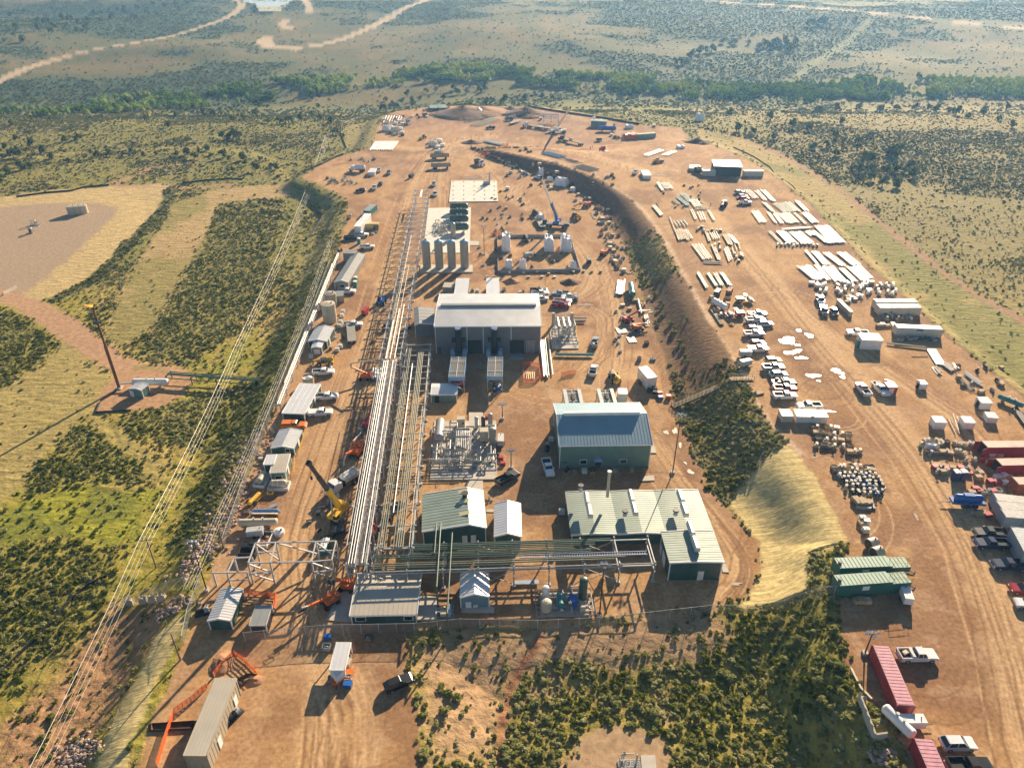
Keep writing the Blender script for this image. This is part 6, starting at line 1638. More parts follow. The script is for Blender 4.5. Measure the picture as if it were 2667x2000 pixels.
hut('R1', (1715, 235), (1795, 235), (1712, 182), (1718, 268), 'white cube hut beside a pickup at the yard bend')
nose = hut('M6', (42, 1385), (188, 1385), (55, 1108), (42, 1465), 'white cargo trailer with pointed nose on the near dirt', 'cargo_trailer', 'trailer', h=2.4)
w, d, h = nose['dims']
MB().prof([(-w / 2, 0), (w / 2, 0), (0, -1.1)], .3, h - .25, 'y').build('nose', WS, nose).rotation_euler = (R(90), 0, 0)
for o in nose.children:
 if o.name.startswith('nose'): o.location = (0, -d / 2, 0); o.scale = (1, 1, 1)
k = nose.children[-1]
bpy.data.objects.remove(k)
MB().face([(-w / 2, -d / 2, .3), (0, -d / 2 - 1.2, .3), (w / 2, -d / 2, .3)]).face([(-w / 2, -d / 2, h), (w / 2, -d / 2, h), (0, -d / 2 - 1.2, h - .3)]).face([(-w / 2, -d / 2, .3), (-w / 2, -d / 2, h), (0, -d / 2 - 1.2, h - .3), (0, -d / 2 - 1.2, .3)]).face([(w / 2, -d / 2, .3), (0, -d / 2 - 1.2, .3), (0, -d / 2 - 1.2, h - .3), (w / 2, -d / 2, h)]).build('nose', WS, nose)
MB().bar((0, -d / 2 - 1.1, .45), (0, -d / 2 - 2.3, .45), .1).build('drawbar', DARK, nose)
# containers
cont('R5', (1757, 893), (2150, 888), (1706, 830), 'dark red container with open grey doors and number 20', CRED, CREDT, 12.19, open_end=True, num=None)
cont('R5', (1912, 1087), (2160, 1082), (1870, 1022), 'dark red container with open doors, second from far', CRED, CREDT, 12.19, open_end=True)
cont('R5', (2092, 1292), (2160, 1292), (2046, 1222), 'rust-red container cut by the view edge, third from far', mat('container_rust', (.36, .10, .05), .6, var=.2, dirt=.2), CREDT, 12.19)
cont('R6', (2002, 166), (2215, 190), (1940, 110), 'grey container, farthest of the grey row', CGREY, mat('container_grey_top', (.50, .49, .46), .6, var=.15, dirt=.3), 12.19)
cont('R6', (2040, 236), (2215, 244), (1985, 172), 'grey container with rust-stained roof in the grey row', CGREY, mat('container_stained_top', (.45, .33, .28), .65, var=.2, dirt=.5), 12.19)
cont('R6', (2070, 298), (2215, 310), (2018, 240), 'grey container with pale roof, nearest of the grey row', CGREY, mat('container_pale_top', (.62, .64, .62), .6, var=.1, dirt=.15), 12.19)
cont('R4', (1610, 262), (1895, 262), (1600, 220), 'cream container, farthest of the two side by side', CBEI, WS, 12.19)
cont('R4', (1637, 305), (1925, 305), (1640, 270), 'cream container with junk along its front, nearer of two', CBEI, WS, 12.19)
kc = cont('R4', (1772, 462), (2062, 475), (1760, 425), 'cream container with small dark blue sign', mat('container_cream', (.64, .60, .50), .5, var=.08, dirt=.12), WS, 12.19)
MB().box(-.9, .9, -1.33, -1.29, 1.9, 2.4).build('sign', BLUE, kc)
cont('R7', (905, 262), (1110, 755), (1035, 262), 'pink-topped red container with pale dusty stripe along its roof', CRED, mat('pink_roof', (.55, .25, .31), .6, var=.18, dirt=.2), 10.2)
cont('R7', (1262, 1065), (1440, 1480), (1420, 1062), 'pink-topped red container cut by the bottom of the view', CRED, mat('pink_roof', (.55, .25, .31), .6), 10.2)
# the long blue-grey trailer seen from its end
hut('R6', (2112, 385), (2222, 590), (2215, 378), (2105, 440), 'long blue-grey trailer cut by the right edge', 'office_trailer', 'trailer', wall=CGREY, roof=mat('trailer_roof', (.52, .56, .58), .5, var=.08), h=3.2)
def fractank():
 r = empty('frac_tank', (0, 0, 0), 0, 'x', 'liquid tank')
 L = 12.6
 b = MB().prof([(-L / 2, .6), (-L / 2, 3.0), (L / 2 - 3.4, 3.0), (L / 2 - 3.4, 2.6), (L / 2, 2.6), (L / 2, 1.0), (L / 2 - 2.4, .3), (-L / 2 + 1, .3)], -1.25, 1.25)
 b.build('shell', mat('frac_tank_green', (.03, .14, .11), .45, var=.1), r)
 t = MB()
 for i in range(18):
  x = -L / 2 + .4 + i * .68
  z = 3.0 if x < L / 2 - 3.4 else 2.6
  t.box(x - .05, x + .05, -1.27, 1.27, z, z + .08)
 t.box(-L / 2 + .02, L / 2 - 3.42, -1.22, 1.22, 3.0, 3.02).box(L / 2 - 3.38, L / 2 - .02, -1.22, 1.22, 2.6, 2.62)
 t.build('ribbed_top', mat('frac_tank_top', (.16, .30, .24), .5, var=.12, dirt=.15), r)
 MB().box(-2.2, -1.0, -1.30, -1.26, 1.6, 2.5).build('notice', WS, r)
 k = MB()
 for y in (-1.2, 0): k.bar((L / 2 - 3.3, y, 2.6), (L / 2 - 3.3, y, 3.7), .05).bar((L / 2, y, 2.6), (L / 2, y, 3.7), .05).bar((L / 2 - 3.3, y, 3.7), (L / 2, y, 3.7), .05)
 k.build('handrail', YELLOW, r)
 MB().tube([(L / 2, .6, .7), (L / 2 + .8, .6, .4), (L / 2 + 1.6, -.4, .15), (L / 2 + 2.2, .2, .15)], .09, 6).build('hose', RUST, r)
 MB().cyl((-L / 2 + .5, 0, 3.0), (-L / 2 + .5, 0, 3.35), .3, 10).build('hatch', DARK, r)
 wheels(r, (-L / 2 + 1.0, -L / 2 + 2.1), (-1.0, 1.0), .48, .35, False)
 return r
for (x0, y0, x1, y1, lab) in ((715, 765, 1205, 745, 'dark green ribbed liquid tank, farther of two, behind the fence'), (705, 905, 1215, 868, 'dark green ribbed liquid tank, nearer of two, right behind the fence')):
 place('frac', fractank, 'R6', (x0, y0), (x1, y1), lab, 'green liquid tanks')
for i, (f, x, y, m, lab) in enumerate([('R4', 1458, 612, TEAL, 'teal portable toilet beside the white box trailer'), ('R5', 1392, 1240, POTB, 'blue portable toilet, left of a pair'.replace('left of a pair', 'of a pair, nearer the yard road')), ('R5', 1465, 1235, POTB, 'blue portable toilet of a pair, nearer the red container'),
            ('M1', 1148, 968, TEAL, 'teal portable toilet under the braced frame, nearer one'), ('M1', 1168, 925, TEAL, 'teal portable toilet under the braced frame, farther one'), ('M8', 545, 945, TEAL, 'teal portable toilet beside the black pickup'), ('M8', 505, 1400, TEAL, 'teal portable toilet by the long grey building, nearer'), ('M8', 510, 1355, TEAL, 'teal portable toilet by the long grey building, farther')]):
 potty(f, x, y, m, lab, 'portable toilets')
# the open shelter between containers, far end of the yard
sh = bldg('open_shelter', 'white flat-roofed open shelter between cream containers', 'shelter', 'T3', (372, 1048), (368, 992), (532, 998), (345, 955), None, 0, mat('painted_shelter_shade', (.06, .065, .07), .9), RWHITE, WS, .5, .2, 3.0)  # near-black solid walls stand in for the shade under the open roof
cont('T3', (300, 1018), (338, 1018), (286, 972), 'cream container standing left of the open shelter'.replace('left of', 'on the truck side of'), CBEI, WS, 6.06)
cont('T3', (548, 1020), (580, 1020), (532, 978), 'cream container touching the shelter, inner one of two', CBEI, WS, 6.06)
cont('T3', (585, 1020), (617, 1020), (568, 978), 'cream container at the shelter, outer one of two', CBEI, WS, 6.06)
hut('T3', (222, 1005), (282, 1008), (225, 985), (225, 1022), 'pale green truck body beside the shelter', 'box_trailer', 'trailer', wall=PAINTST, roof=RGREEN)
# far lot buildings
bldg('far_grey_shed', 'small grey shed standing on the far lot', 'shed', 'T2', (1700, 812), (1695, 775), (1790, 780), (1700, 765), 'x', .3, GREYW, RGREEN, TRIM, .5, .1, 1.0)
fr = rack('pale blue steel frame module with pipes on the far lot', tuple(G('T2', 1390, 790))[:2], tuple(G('T2', 1485, 790))[:2], 5.0, (5.0, 2.5), 0, [(-1, 5, .3, W, 0, 1), (0, 5, .25, W, 0, 1), (1, 5, .3, LBLUE, 0, 1), (1, 2.5, .3, W, 0, 1)], None, 5, LBLUE, True, None, False, 'steel_module')
stamp('farblue', make_hv(10, 1.3, BLUE, .6, DARK), G('T2', 1797, 842), R(-3), 'dark blue horizontal vessel on the far lot')
for i, (x, y, lab) in enumerate([(692, 690, 'green boxy trailer at the far edge beside the heap'), (750, 688, 'grey boxy trailer at the far edge next to the green one')]):
 hut('T2', (x - 28, y + 6), (x + 24, y + 4), (x - 26, y - 14), (x - 28, y + 22), lab, 'box_trailer', 'trailer', wall=(GREEN, TANKG)[i], roof=RGREEN)
cont('T2', (1990, 862), (2045, 858), (1985, 838), 'green and white container at the far right lot', mat('container_sage', (.28, .36, .28), .5), RGREEN, 12.19)
# blue spreader machine by the red containers
def spreader():
 r = empty('blue_machine', (0, 0, 0), 0, 'x', 'machine')
 MB().box(-3, 3.2, -.9, .9, .8, 1.3).caps((-2.2, 0, 1.9), (2.4, 0, 1.9), .75, 12).box(-.8, 1.2, -.5, .5, 2.4, 2.8).build('body', BLUE, r)
 MB().box(3.2, 5.0, -.08, .08, .6, .75).build('drawbar', DARK, r)
 wheels(r, (-1.2, .2), (-.9, .9), .5, .35, False)
 return r
place('spread', spreader, 'R5', (1660, 1525), (1380, 1510), 'bright blue tank machine with drawbar by the grey containers')
# ================================================================== pipes laid out in the yard
def pipe_mesh(m, r_=.16):
 key = ('pipe', m.name, r_)
 if key not in PROTO:
  o = MB().cyl((0, 0, 0), (1, 0, 0), r_, 8, None, True).build('line_pipe', m)
  PROTO[key] = (o, [True])
 return PROTO[key]
def one_pipe(a, b, m, r_, label, group, z=0.0):
 o, first = pipe_mesh(m, r_)
 if first[0]: first[0] = False
 else:
  o = o.copy(); COL.objects.link(o)
 d = b - a
 o.location = a + Vector((0, 0, r_ + .12 + z)); o.scale = (d.length, 1, 1)
 o.rotation_euler = d.to_track_quat('X', 'Z').to_euler()
 return tag(o, label, 'pipe', group)
WP = mat('white_coated_pipe', (.84, .84, .82), .35, var=.08)
GP_ = mat('pale_green_coated_pipe', (.46, .58, .50), .4, var=.1)
TP = mat('blue_green_coated_pipe', (.20, .38, .38), .4, var=.1)
SP = mat('bare_steel_pipe', (.34, .33, .31), .45, .5, var=.2)
RP = mat('weathered_pipe', (.40, .34, .26), .6, .2, var=.2)
def bundle(f, a, b, c, n, m, what, r_=.17, jit=0.0):
 A, B, Cc = G(f, *a), G(f, *b), G(f, *c)
 n2 = n
 for i in range(n2):
  t = i / max(1, n2 - 1); off = (Cc - A) * t
  j = Vector((rnd.uniform(-jit, jit), rnd.uniform(-jit, jit), 0)); s = (B - A).normalized() * rnd.uniform(-.7, .7)
  j2 = Vector((rnd.uniform(-jit, jit), rnd.uniform(-jit, jit), 0))
  p, q = A + off + j + s, B + off + j2 + s
  p.z = gz(p.x, p.y); q.z = gz(q.x, q.y)
  one_pipe(p, q, m, r_, what, 'line pipes laid out on the yard', .18)
B_ = [
 ((1065, 180), (1152, 262), (1110, 172), 4, WP, 'white pipe in the bundle right beside the parked cars'), ((1160, 180), (1250, 275), (1190, 178), 3, WP, 'white pipe of three laid past the parked cars'), ((1218, 175), (1322, 283), (1262, 180), 4, WP, 'white pipe of four in the far row of the yard'),
 ((1235, 295), (1330, 390), (1258, 292), 3, GP_, 'pale green pipe starting the second row'), ((1332, 305), (1440, 390), (1460, 295), 8, GP_, 'pale green-white pipe in the wide second-row bundle'), ((1478, 292), (1588, 385), (1492, 292), 2, TP, 'blue-green pipe of two in the second row'), ((1545, 282), (1642, 380), (1580, 280), 5, TP, 'blue-green pipe at the outer end of the second row'),
 ((1130, 380), (1210, 490), (1195, 378), 5, WP, 'white pipe nearest the yard road in the third row'), ((1282, 390), (1352, 492), (1300, 390), 2, SP, 'bare steel pipe of two in the third row'), ((1335, 400), (1410, 497), (1362, 398), 3, WP, 'white pipe of three in the third row'), ((1378, 400), (1475, 497), (1490, 395), 9, GP_, 'pale green pipe in the wide third-row bundle'),
 ((1530, 395), (1640, 503), (1545, 393), 2, TP, 'blue-green pipe of two in the third row'), ((1612, 398), (1712, 493), (1670, 393), 6, WP, 'gleaming white pipe ending the third row'), ((1418, 562), (1700, 543), (1418, 550), 3, GP_, 'long pale green pipe lying crosswise'),
 ((1295, 578), (1408, 690), (1312, 575), 2, TP, 'blue-green pipe of two in the fourth row'), ((1370, 575), (1478, 690), (1402, 572), 4, WP, 'white pipe of four in the fourth row'), ((1415, 575), (1522, 685), (1455, 575), 4, WP, 'white pipe with green-capped end in the fourth row'), ((1485, 578), (1612, 690), (1600, 575), 9, WP, 'white pipe in the wide fourth-row bundle'),
 ((1640, 575), (1695, 620), (1682, 570), 4, SP, 'short steel pipe in the fourth row'), ((1692, 570), (1845, 690), (1730, 565), 4, TP, 'blue-green pipe inside the fourth row'), ((1735, 525), (1890, 690), (1870, 520), 13, TP, 'blue-green pipe in the big teal stack'),
 ((1645, 765), (1755, 890), (1662, 765), 3, WP, 'white pipe nearest the road in the fifth row'), ((1705, 770), (1820, 895), (1765, 770), 6, WP, 'white pipe of six in the fifth row'), ((1822, 785), (1985, 910), (1872, 780), 5, WP, 'bright white pipe in the middle of the fifth row'), ((1955, 785), (2100, 905), (1985, 780), 4, WP, 'white pipe of four in the fifth row'), ((1992, 780), (2140, 900), (2030, 775), 4, TP, 'blue-green pipe ending the fifth row'),
 ((1575, 912), (1725, 1040), (1690, 905), 9, WP, 'white pipe nearest the road in the sixth row'), ((1728, 900), (1850, 1045), (1770, 900), 5, SP, 'bare steel pipe in the sixth row'), ((1802, 910), (1930, 1055), (1905, 905), 8, WP, 'white pipe in the middle of the sixth row'), ((1965, 930), (2100, 1060), (2010, 925), 5, TP, 'blue-green pipe in the sixth row'), ((2045, 920), (2190, 1055), (2110, 915), 5, WP, 'white pipe toward the bank in the sixth row'), ((2112, 905), (2235, 1030), (2170, 900), 4, WP, 'white pipe ending the sixth row'),
 ((220, 105), (272, 185), (236, 100), 3, SP, 'steel pipe of three near the white cube hut'), ((255, 105), (305, 165), (330, 105), 6, SP, 'dark steel pipe in the bundle by the yard bend'), ((405, 245), (510, 330), (432, 235), 4, TP, 'blue-green pipe of four beside the yard road'), ((450, 215), (532, 300), (492, 210), 4, TP, 'blue-green pipe in the tangled bundle by the road'),
 ((530, 265), (585, 340), (610, 270), 6, SP, 'steel pipe of six beside the yard road'), ((370, 275), (422, 320), (395, 265), 3, RP, 'weathered pipe by the yard road'), ((545, 365), (592, 460), (560, 362), 2, TP, 'blue-green pipe of two below the first stacks'), ((712, 375), (765, 470), (725, 373), 2, TP, 'blue-green pipe of two right at the road'), ((580, 366), (695, 360), (582, 355), 2, SP, 'steel pipe lying crosswise by the road'), ((615, 390), (650, 470), (655, 385), 3, SP, 'short steel pipe among fittings by the road'),
 ((182, 335), (260, 430), (208, 325), 4, SP, 'steel pipe along the slope edge'), ((345, 440), (430, 650), (350, 438), 1, RP, 'long single pipe along the slope edge'), ((395, 555), (430, 655), (492, 555), 9, RP, 'tan pipe in the neat flat bundle near the slope'), ((500, 565), (552, 650), (515, 562), 2, TP, 'blue-green pipe beside the flat tan bundle'), ((385, 475), (425, 530), (480, 465), 4, TP, 'short blue-green pipe above the flat tan bundle'),
 ((682, 575), (720, 670), (700, 570), 3, RP, 'weathered pipe in the middle of the fitting clutter'), ((732, 590), (765, 650), (790, 585), 4, SP, 'steel pipe in the middle of the fitting clutter'), ((852, 600), (905, 700), (900, 605), 5, RP, 'weathered pipe beside the road in the clutter'), ((905, 605), (975, 690), (945, 615), 4, SP, 'steel pipe nearest the road in the clutter'),
 ((562, 705), (665, 850), (645, 692), 6, SP, 'long steel pipe in the big tangled stack'), ((740, 700), (805, 850), (770, 700), 4, RP, 'weathered pipe in the big tangled stack'), ((680, 872), (850, 878), (680, 865), 2, TP, 'blue-green pipe lying crosswise below the tangled stack'), ((870, 740), (915, 860), (900, 730), 3, SP, 'steel pipe leaning out of the tangled stack'), ((940, 720), (960, 780), (1000, 690), 3, RP, 'short weathered pipe near the road'),
 ((605, 970), (690, 1115), (625, 968), 3, GP_, 'pale pipe of three near the slope edge'), ((700, 975), (782, 1100), (722, 972), 3, TP, 'blue-green pipe, first bundle of the near row'), ((762, 975), (832, 1095), (790, 972), 3, TP, 'blue-green pipe, second bundle of the near row'), ((825, 970), (908, 1095), (855, 968), 4, TP, 'blue-green pipe, third bundle of the near row'),
]
for a, b, c, n, m, lab in B_: bundle('R3', a, b, c, n, m, lab, .175, .08 if m in (SP, RP) else .03)
bundle('T2', (850, 780), (985, 752), (905, 790), 4, PIPEY, 'olive pipe in the stack below the far heap', .25)
bundle('T2', (915, 808), (1065, 762), (965, 815), 5, PIPEG, 'green pipe in the stack on the far lot', .25)
bundle('T2', (1370, 985), (1490, 1015), (1420, 980), 5, LBLUE, 'blue-grey pipe along the far soil berm', .25)
bundle('T2', (1580, 1070), (1690, 1100), (1640, 1062), 5, SP, 'steel pipe along the far soil berm', .22, .2)
bundle('T2', (1560, 1040), (1640, 1050), (1500, 1020), 4, SP, 'steel pipe by the berm near the crane', .2, .3)
bundle('T2', (1000, 910), (1110, 935), (1030, 905), 5, WP, 'white pipe bundle beside the orange netting', .3, .1)
bundle('T2', (2030, 1000), (2130, 965), (2060, 1005), 4, WP, 'white pipe stacked at the far yard bend', .25)
bundle('T2', (2150, 1000), (2212, 975), (2180, 1003), 3, WP, 'white pipe ending the far yard bend stack', .25)
for i in range(11):
 a = G('T2', 278 + i * 14, 968 - (i % 3) * 2); b = G('T2', 318 + i * 14, 912)
 one_pipe(a, b, WP, .28, 'thick white pipe section in the stack on the left far lot', 'thick white pipe sections', .1)
for i in range(7):
 a = G('T2', 365 + i * 18, 790 - i * 2); b = G('T2', 385 + i * 17, 748)
 one_pipe(a, b, WP, .28, 'thick white pipe section in the farthest stack', 'thick white pipe sections', .1)
bundle('R2', (925, 295), (950, 150), (960, 298), 3, W, 'white pipe of three near the embankment', .25, .1)
bundle('R2', (975, 285), (990, 140), (1010, 285), 3, W, 'white pipe next to the thick pale vessel', .25, .1)
bundle('R2', (112, 790), (150, 1170), (135, 790), 3, W, 'long white pipe beside the hall corner', .22)
bundle('R2', (148, 775), (185, 1185), (165, 775), 2, TEAL, 'long teal pipe beside the hall corner', .22)
bundle('R2', (195, 750), (248, 1165), (195, 750), 1, W, 'single long white pipe leaning by the exchanger pad', .16)
bundle('R2', (265, 945), (665, 950), (265, 938), 2, TEAL, 'teal beam lying in front of the exchanger pad', .3)
bundle('R2', (275, 552), (620, 550), (275, 580), 2, PAINTST, 'grey beam lying behind the exchanger pad', .3)
bundle('R2', (1165, 340), (1200, 490), (1170, 340), 1, W, 'thick white beam at the embankment foot', .3)
bundle('R2', (1230, 510), (1255, 610), (1262, 505), 3, SP, 'steel pipe stacked at the embankment foot', .18)
bundle('M1', (655, 575), (735, 545), (665, 590), 4, STEEL, 'galvanised bar beside the shiny boat-shaped vessel', .1)
bundle('R4', (1700, 592), (2010, 628), (1705, 600), 3, PIPEY, 'olive pipe laid beyond the toilet', .15, .1)
bundle('R5', (1240, 5), (1340, 75), (1310, 0), 5, SP, 'steel pipe at the outer yard edge', .15, .1)
bundle('R5', (1400, 5), (1440, 60), (1360, 0), 4, SP, 'steel bar at the outer yard edge', .12, .1)
bundle('R5', (1165, 40), (1225, 110), (1195, 35), 4, RP, 'weathered bar at the outer yard edge', .12, .1)
bundle('R5', (1480, 100), (1650, 230), (1530, 95), 5, STEEL, 'galvanised strip lying along the outer edge', .12, .05)
bundle('R5', (1400, 130), (1560, 290), (1440, 120), 3, RP, 'weathered beam lying along the outer edge', .12, .1)
bundle('R5', (2020, 490), (2140, 660), (2060, 480), 4, DARK, 'dark beam at the outer yard corner', .2)
bundle('R5', (1310, 580), (1400, 750), (1340, 575), 3, RP, 'pole lying between the white huts', .08, .2)
bundle('R5', (1380, 560), (1440, 740), (1410, 560), 2, SP, 'thin steel pole between the white huts', .08, .1)
bundle('M2', (1005, 600), (1000, 705), (1110, 600), 6, STEEL, 'galvanised duct section standing in a row beside the rack', .35)
# ================================================================== crates, totes, wrapped goods
CR = {'wood': make_crate(CARD), 'woodl': make_crate(WOOD, True), 'grey': make_crate(PAINTST), 'tan': make_crate(TANKB, True), 'dark': make_crate(WOODD), 'red': make_crate(RED, True), 'blue': make_crate(BLUE, True), 'white': make_crate(WS, True), 'orange': make_crate(ORANGE, True), 'black': make_crate(BLACK, True), 'yellow': make_crate(YELLOW, True)}
CATN = {}
def crate(kind, f, x, y, label, group=None, rz=None, sc=1.0):
 p = G(f, x, y)
 rz = rnd.uniform(-.3, .3) if rz is None else rz
 return stamp(('crate', kind), CR[kind], p, rz, label, group, (sc * rnd.uniform(.9, 1.15), sc * rnd.uniform(.9, 1.15), sc * rnd.uniform(.8, 1.2)))
def valve(m, f, x, y, label, group, sc=1.0):
 return stamp(('valve', m.name), make_valve(m), G(f, x, y), rnd.uniform(0, 6.28), label, group, (sc,) * 3)
def tote(f, x, y, label, group='plastic totes', rz=0):
 return stamp('tote', make_tote, G(f, x, y), rz, label, group)
for f, x, y, lab in [('M2', 690, 392, 'white caged tote on the road, farther of two'), ('M2', 660, 425, 'white caged tote on the road, nearer of two'), ('M2', 715, 55, 'white tote, farthest in the column by the beige tank'), ('M2', 705, 95, 'white tote, second in the column by the beige tank'), ('M2', 690, 155, 'white tote, third in the column by the beige tank'), ('M2', 678, 195, 'white tote, nearest in the column by the beige tank'),
      ('M2', 408, 490, 'white tote behind the yellow loader'), ('M3', 800, 258, 'white tote behind the hall'), ('R6', 908, 325, 'white tote standing alone above the green tanks'), ('R6', 935, 420, 'white tote second in the column above the green tanks'), ('M5', 108, 450, 'white tote against the side of the tall green building'), ('M5', 368, 700, 'white tote in front of the tall green building'), ('M5', 190, 1020, 'white tote beside the workshop building'), ('M1', 1790, 720, 'white tote under the olive pipe rack, farther'), ('M1', 1810, 790, 'white tote under the olive pipe rack, nearer')]:
 tote(f, x, y, lab)
for kind, x, y, lab in [('orange', 222, 1215, 'orange crate beside the white cargo trailer, farthest'), ('grey', 220, 1275, 'grey crate beside the white cargo trailer'), ('tan', 222, 1330, 'tan crate beside the white cargo trailer'), ('orange', 240, 1430, 'orange crate at the nose of the cargo trailer'), ('wood', 225, 1490, 'cardboard-brown crate at the nose of the cargo trailer'), ('blue', 228, 1550, 'bright blue crate ahead of the cargo trailer'), ('orange', 165, 1500, 'orange crate right under the trailer nose'), ('orange', 108, 1525, 'small orange crate off the trailer nose'), ('grey', 60, 1495, 'grey crate beside the trailer drawbar'), ('blue', 15, 1060, 'blue tarp-covered crate behind the cargo trailer'), ('grey', 5, 1170, 'grey box behind the cargo trailer'), ('dark', 440, 1065, 'weathered crate alone in the dirt shadow')]:
 crate(kind, 'M6', x, y, lab)
for kind, x, y, lab in [('black', 1290, 1330, 'black tote box behind the white box trailer, first'), ('black', 1345, 1310, 'black tote box behind the white box trailer, second'), ('black', 1350, 1350, 'black tote box behind the white box trailer, third'), ('red', 1400, 1360, 'red cooler box by the stairs'), ('blue', 1410, 1400, 'blue cooler box by the stairs'), ('orange', 1495, 1400, 'orange box alone by the stairs'), ('dark', 1180, 990, 'dark bench among small carts'), ('grey', 1330, 985, 'grey box among small carts'), ('tan', 1000, 405, 'tan crate near the white beam')]:
 crate(kind, 'R2', x, y, lab)
g1 = random.Random(4)
def field(f, pts, kinds, label, group, sc=1.0):
 for x, y in pts:
  k = g1.choice(kinds)
  if k == 'v1': valve(PAINTST, f, x, y, label.replace('%', 'grey valve'), group, sc)
  elif k == 'v2': valve(TANKB, f, x, y, label.replace('%', 'tan valve'), group, sc)
  elif k == 'v3': valve(DARK, f, x, y, label.replace('%', 'dark valve'), group, sc)
  elif k == 'v4': valve(WS, f, x, y, label.replace('%', 'white-wrapped valve'), group, sc)
  elif k == 'v5': valve(BLUE, f, x, y, label.replace('%', 'blue valve'), group, sc)
  else: crate(k, f, x, y, label.replace('%', {'wood': 'brown open box', 'woodl': 'closed timber crate', 'grey': 'grey open box', 'dark': 'weathered open box', 'tan': 'tan closed crate', 'white': 'white crate', 'red': 'red crate'}[k]), group, sc=sc)
field('R4', [(1110, 1260), (1135, 1262), (1215, 1262), (1240, 1262), (1290, 1262), (1125, 1300), (1160, 1300), (1210, 1305), (1240, 1315), (1270, 1315), (1330, 1315), (1385, 1310), (1150, 1345), (1210, 1360), (1270, 1360), (1325, 1355), (1385, 1350), (1130, 1400), (1190, 1400), (1235, 1405), (1270, 1410), (1340, 1410), (1395, 1405), (1390, 1450), (1430, 1450), (1470, 1448)], ['wood', 'wood', 'woodl', 'dark', 'v2', 'v1', 'v4', 'tan'], '% in the crate rows below the white site office', 'crates below the site office', 1.0)
pts = []
for j, (y, x0, x1, n) in enumerate([(1115, 85, 490, 8), (1160, 110, 500, 8), (1205, 150, 530, 8), (1250, 185, 560, 8), (1295, 205, 590, 8), (1335, 225, 590, 7), (1385, 280, 590, 6), (1420, 350, 540, 4)]):
 for i in range(n): pts.append((x0 + (x1 - x0) * i / (n - 1) + g1.uniform(-12, 12), y + g1.uniform(-8, 8)))
field('R5', pts[:17], ['wood', 'woodl', 'v1', 'v2', 'v4', 'dark'], '% in the far rows of the valve yard', 'valves and crates in the valve yard', .95)
field('R5', pts[17:], ['v1', 'v3', 'v3', 'v5', 'v4', 'v2', 'v3'], '% in the near rows of the valve yard', 'valves and crates in the valve yard', .95)
field('R5', [(315, 1470), (385, 1470), (350, 1510), (400, 1515), (435, 1515), (470, 1500)], ['woodl'], '% at the near end of the valve yard', 'valves and crates in the valve yard')
field('R5', [(1022, 880), (1060, 845), (1100, 840), (1140, 838), (1180, 842), (1220, 850), (1260, 845), (1300, 850), (1100, 895), (1150, 900), (1210, 890), (1250, 880), (1390, 870), (1440, 885), (1475, 885), (1540, 870), (1580, 885), (1620, 870), (1090, 960), (1130, 975), (1180, 965), (1220, 960), (1260, 955), (1300, 960), (1340, 970), (1400, 955), (1440, 960), (1480, 985)], ['v2', 'v2', 'wood', 'woodl', 'v1', 'v4', 'dark'], '% in the rows before the white huts', 'fittings before the white huts')
field('R5', [(1180, 1120), (1215, 1120), (1260, 1125), (1300, 1130), (1360, 1130), (1450, 1135), (1530, 1140), (1200, 1170), (1260, 1175), (1310, 1170), (1540, 1185), (1620, 1180), (1660, 1190), (1640, 1240), (1510, 1045), (1600, 1050)], ['v2', 'v1', 'woodl', 'v3', 'red'], '% in the row behind the blue toilets', 'fittings behind the blue toilets')
field('R5', [(1570, 1395), (1610, 1360), (1650, 1380), (1690, 1390), (1750, 1390), (1800, 1390), (1850, 1385), (1770, 1280), (1850, 1290), (1930, 1285), (1850, 1225), (1920, 1215), (1980, 1225), (1600, 1620), (1650, 1625), (1740, 1640), (1700, 1050), (1750, 1070), (1720, 1010), (1780, 990), (1870, 1000)], ['white', 'grey', 'v1', 'red', 'woodl', 'tan'], '% in the clutter around the red containers', 'clutter around the red containers')
pts = [(1080 + g1.uniform(0, 680) ** 1.0, 120 + g1.uniform(0, 110)) for _ in range(64)]
field('R4', [p for p in pts if p[1] < 200 + (p[0] - 1080) * .02], ['v4', 'v4', 'v4', 'white', 'v1', 'v2', 'tan'], '% in the field of goods below the last pipe row', 'wrapped goods below the pipe rows', 1.15)
field('R4', [(1370 + g1.uniform(0, 120), 215 + g1.uniform(0, 60)) for _ in range(10)], ['white', 'v4', 'woodl', 'tan'], '% near the beige block row', 'wrapped goods below the pipe rows')
field('R4', [(1660 + g1.uniform(0, 230), 355 + g1.uniform(0, 50)) for _ in range(16)], ['v1', 'v4', 'dark', 'grey', 'v2'], '% in the scrap before the cream containers', 'scrap before the cream containers')
field('R4', [(1620, 455), (1650, 450), (1690, 455), (1730, 448), (1740, 465)], ['woodl', 'tan'], '% beside the cream container with the sign', 'scrap before the cream containers')
field('R4', [(1790 + i * 38, 565 + g1.uniform(-8, 8)) for i in range(8)], ['v3', 'black' if False else 'grey'], '% in the shadow of the cream container with the sign', 'scrap before the cream containers')
field('R3', [(590 + g1.uniform(0, 90), 525 + g1.uniform(0, 40)) for _ in range(5)] + [(660 + g1.uniform(0, 180), 560 + g1.uniform(0, 60)) for _ in range(6)] + [(770 + g1.uniform(0, 60), 680 + g1.uniform(0, 100)) for _ in range(6)] + [(950 + g1.uniform(0, 100), 790 + g1.uniform(0, 110)) for _ in range(8)], ['v3', 'v1', 'v2'], '% scattered among the tangled pipes', 'loose fittings among the pipes', .9)
field('R3', [(1380 + i * 38, 705 + g1.uniform(-5, 8)) for i in range(11)], ['v3', 'v1', 'v4'], '% at the near ends of the fourth pipe row', 'loose fittings among the pipes', .9)
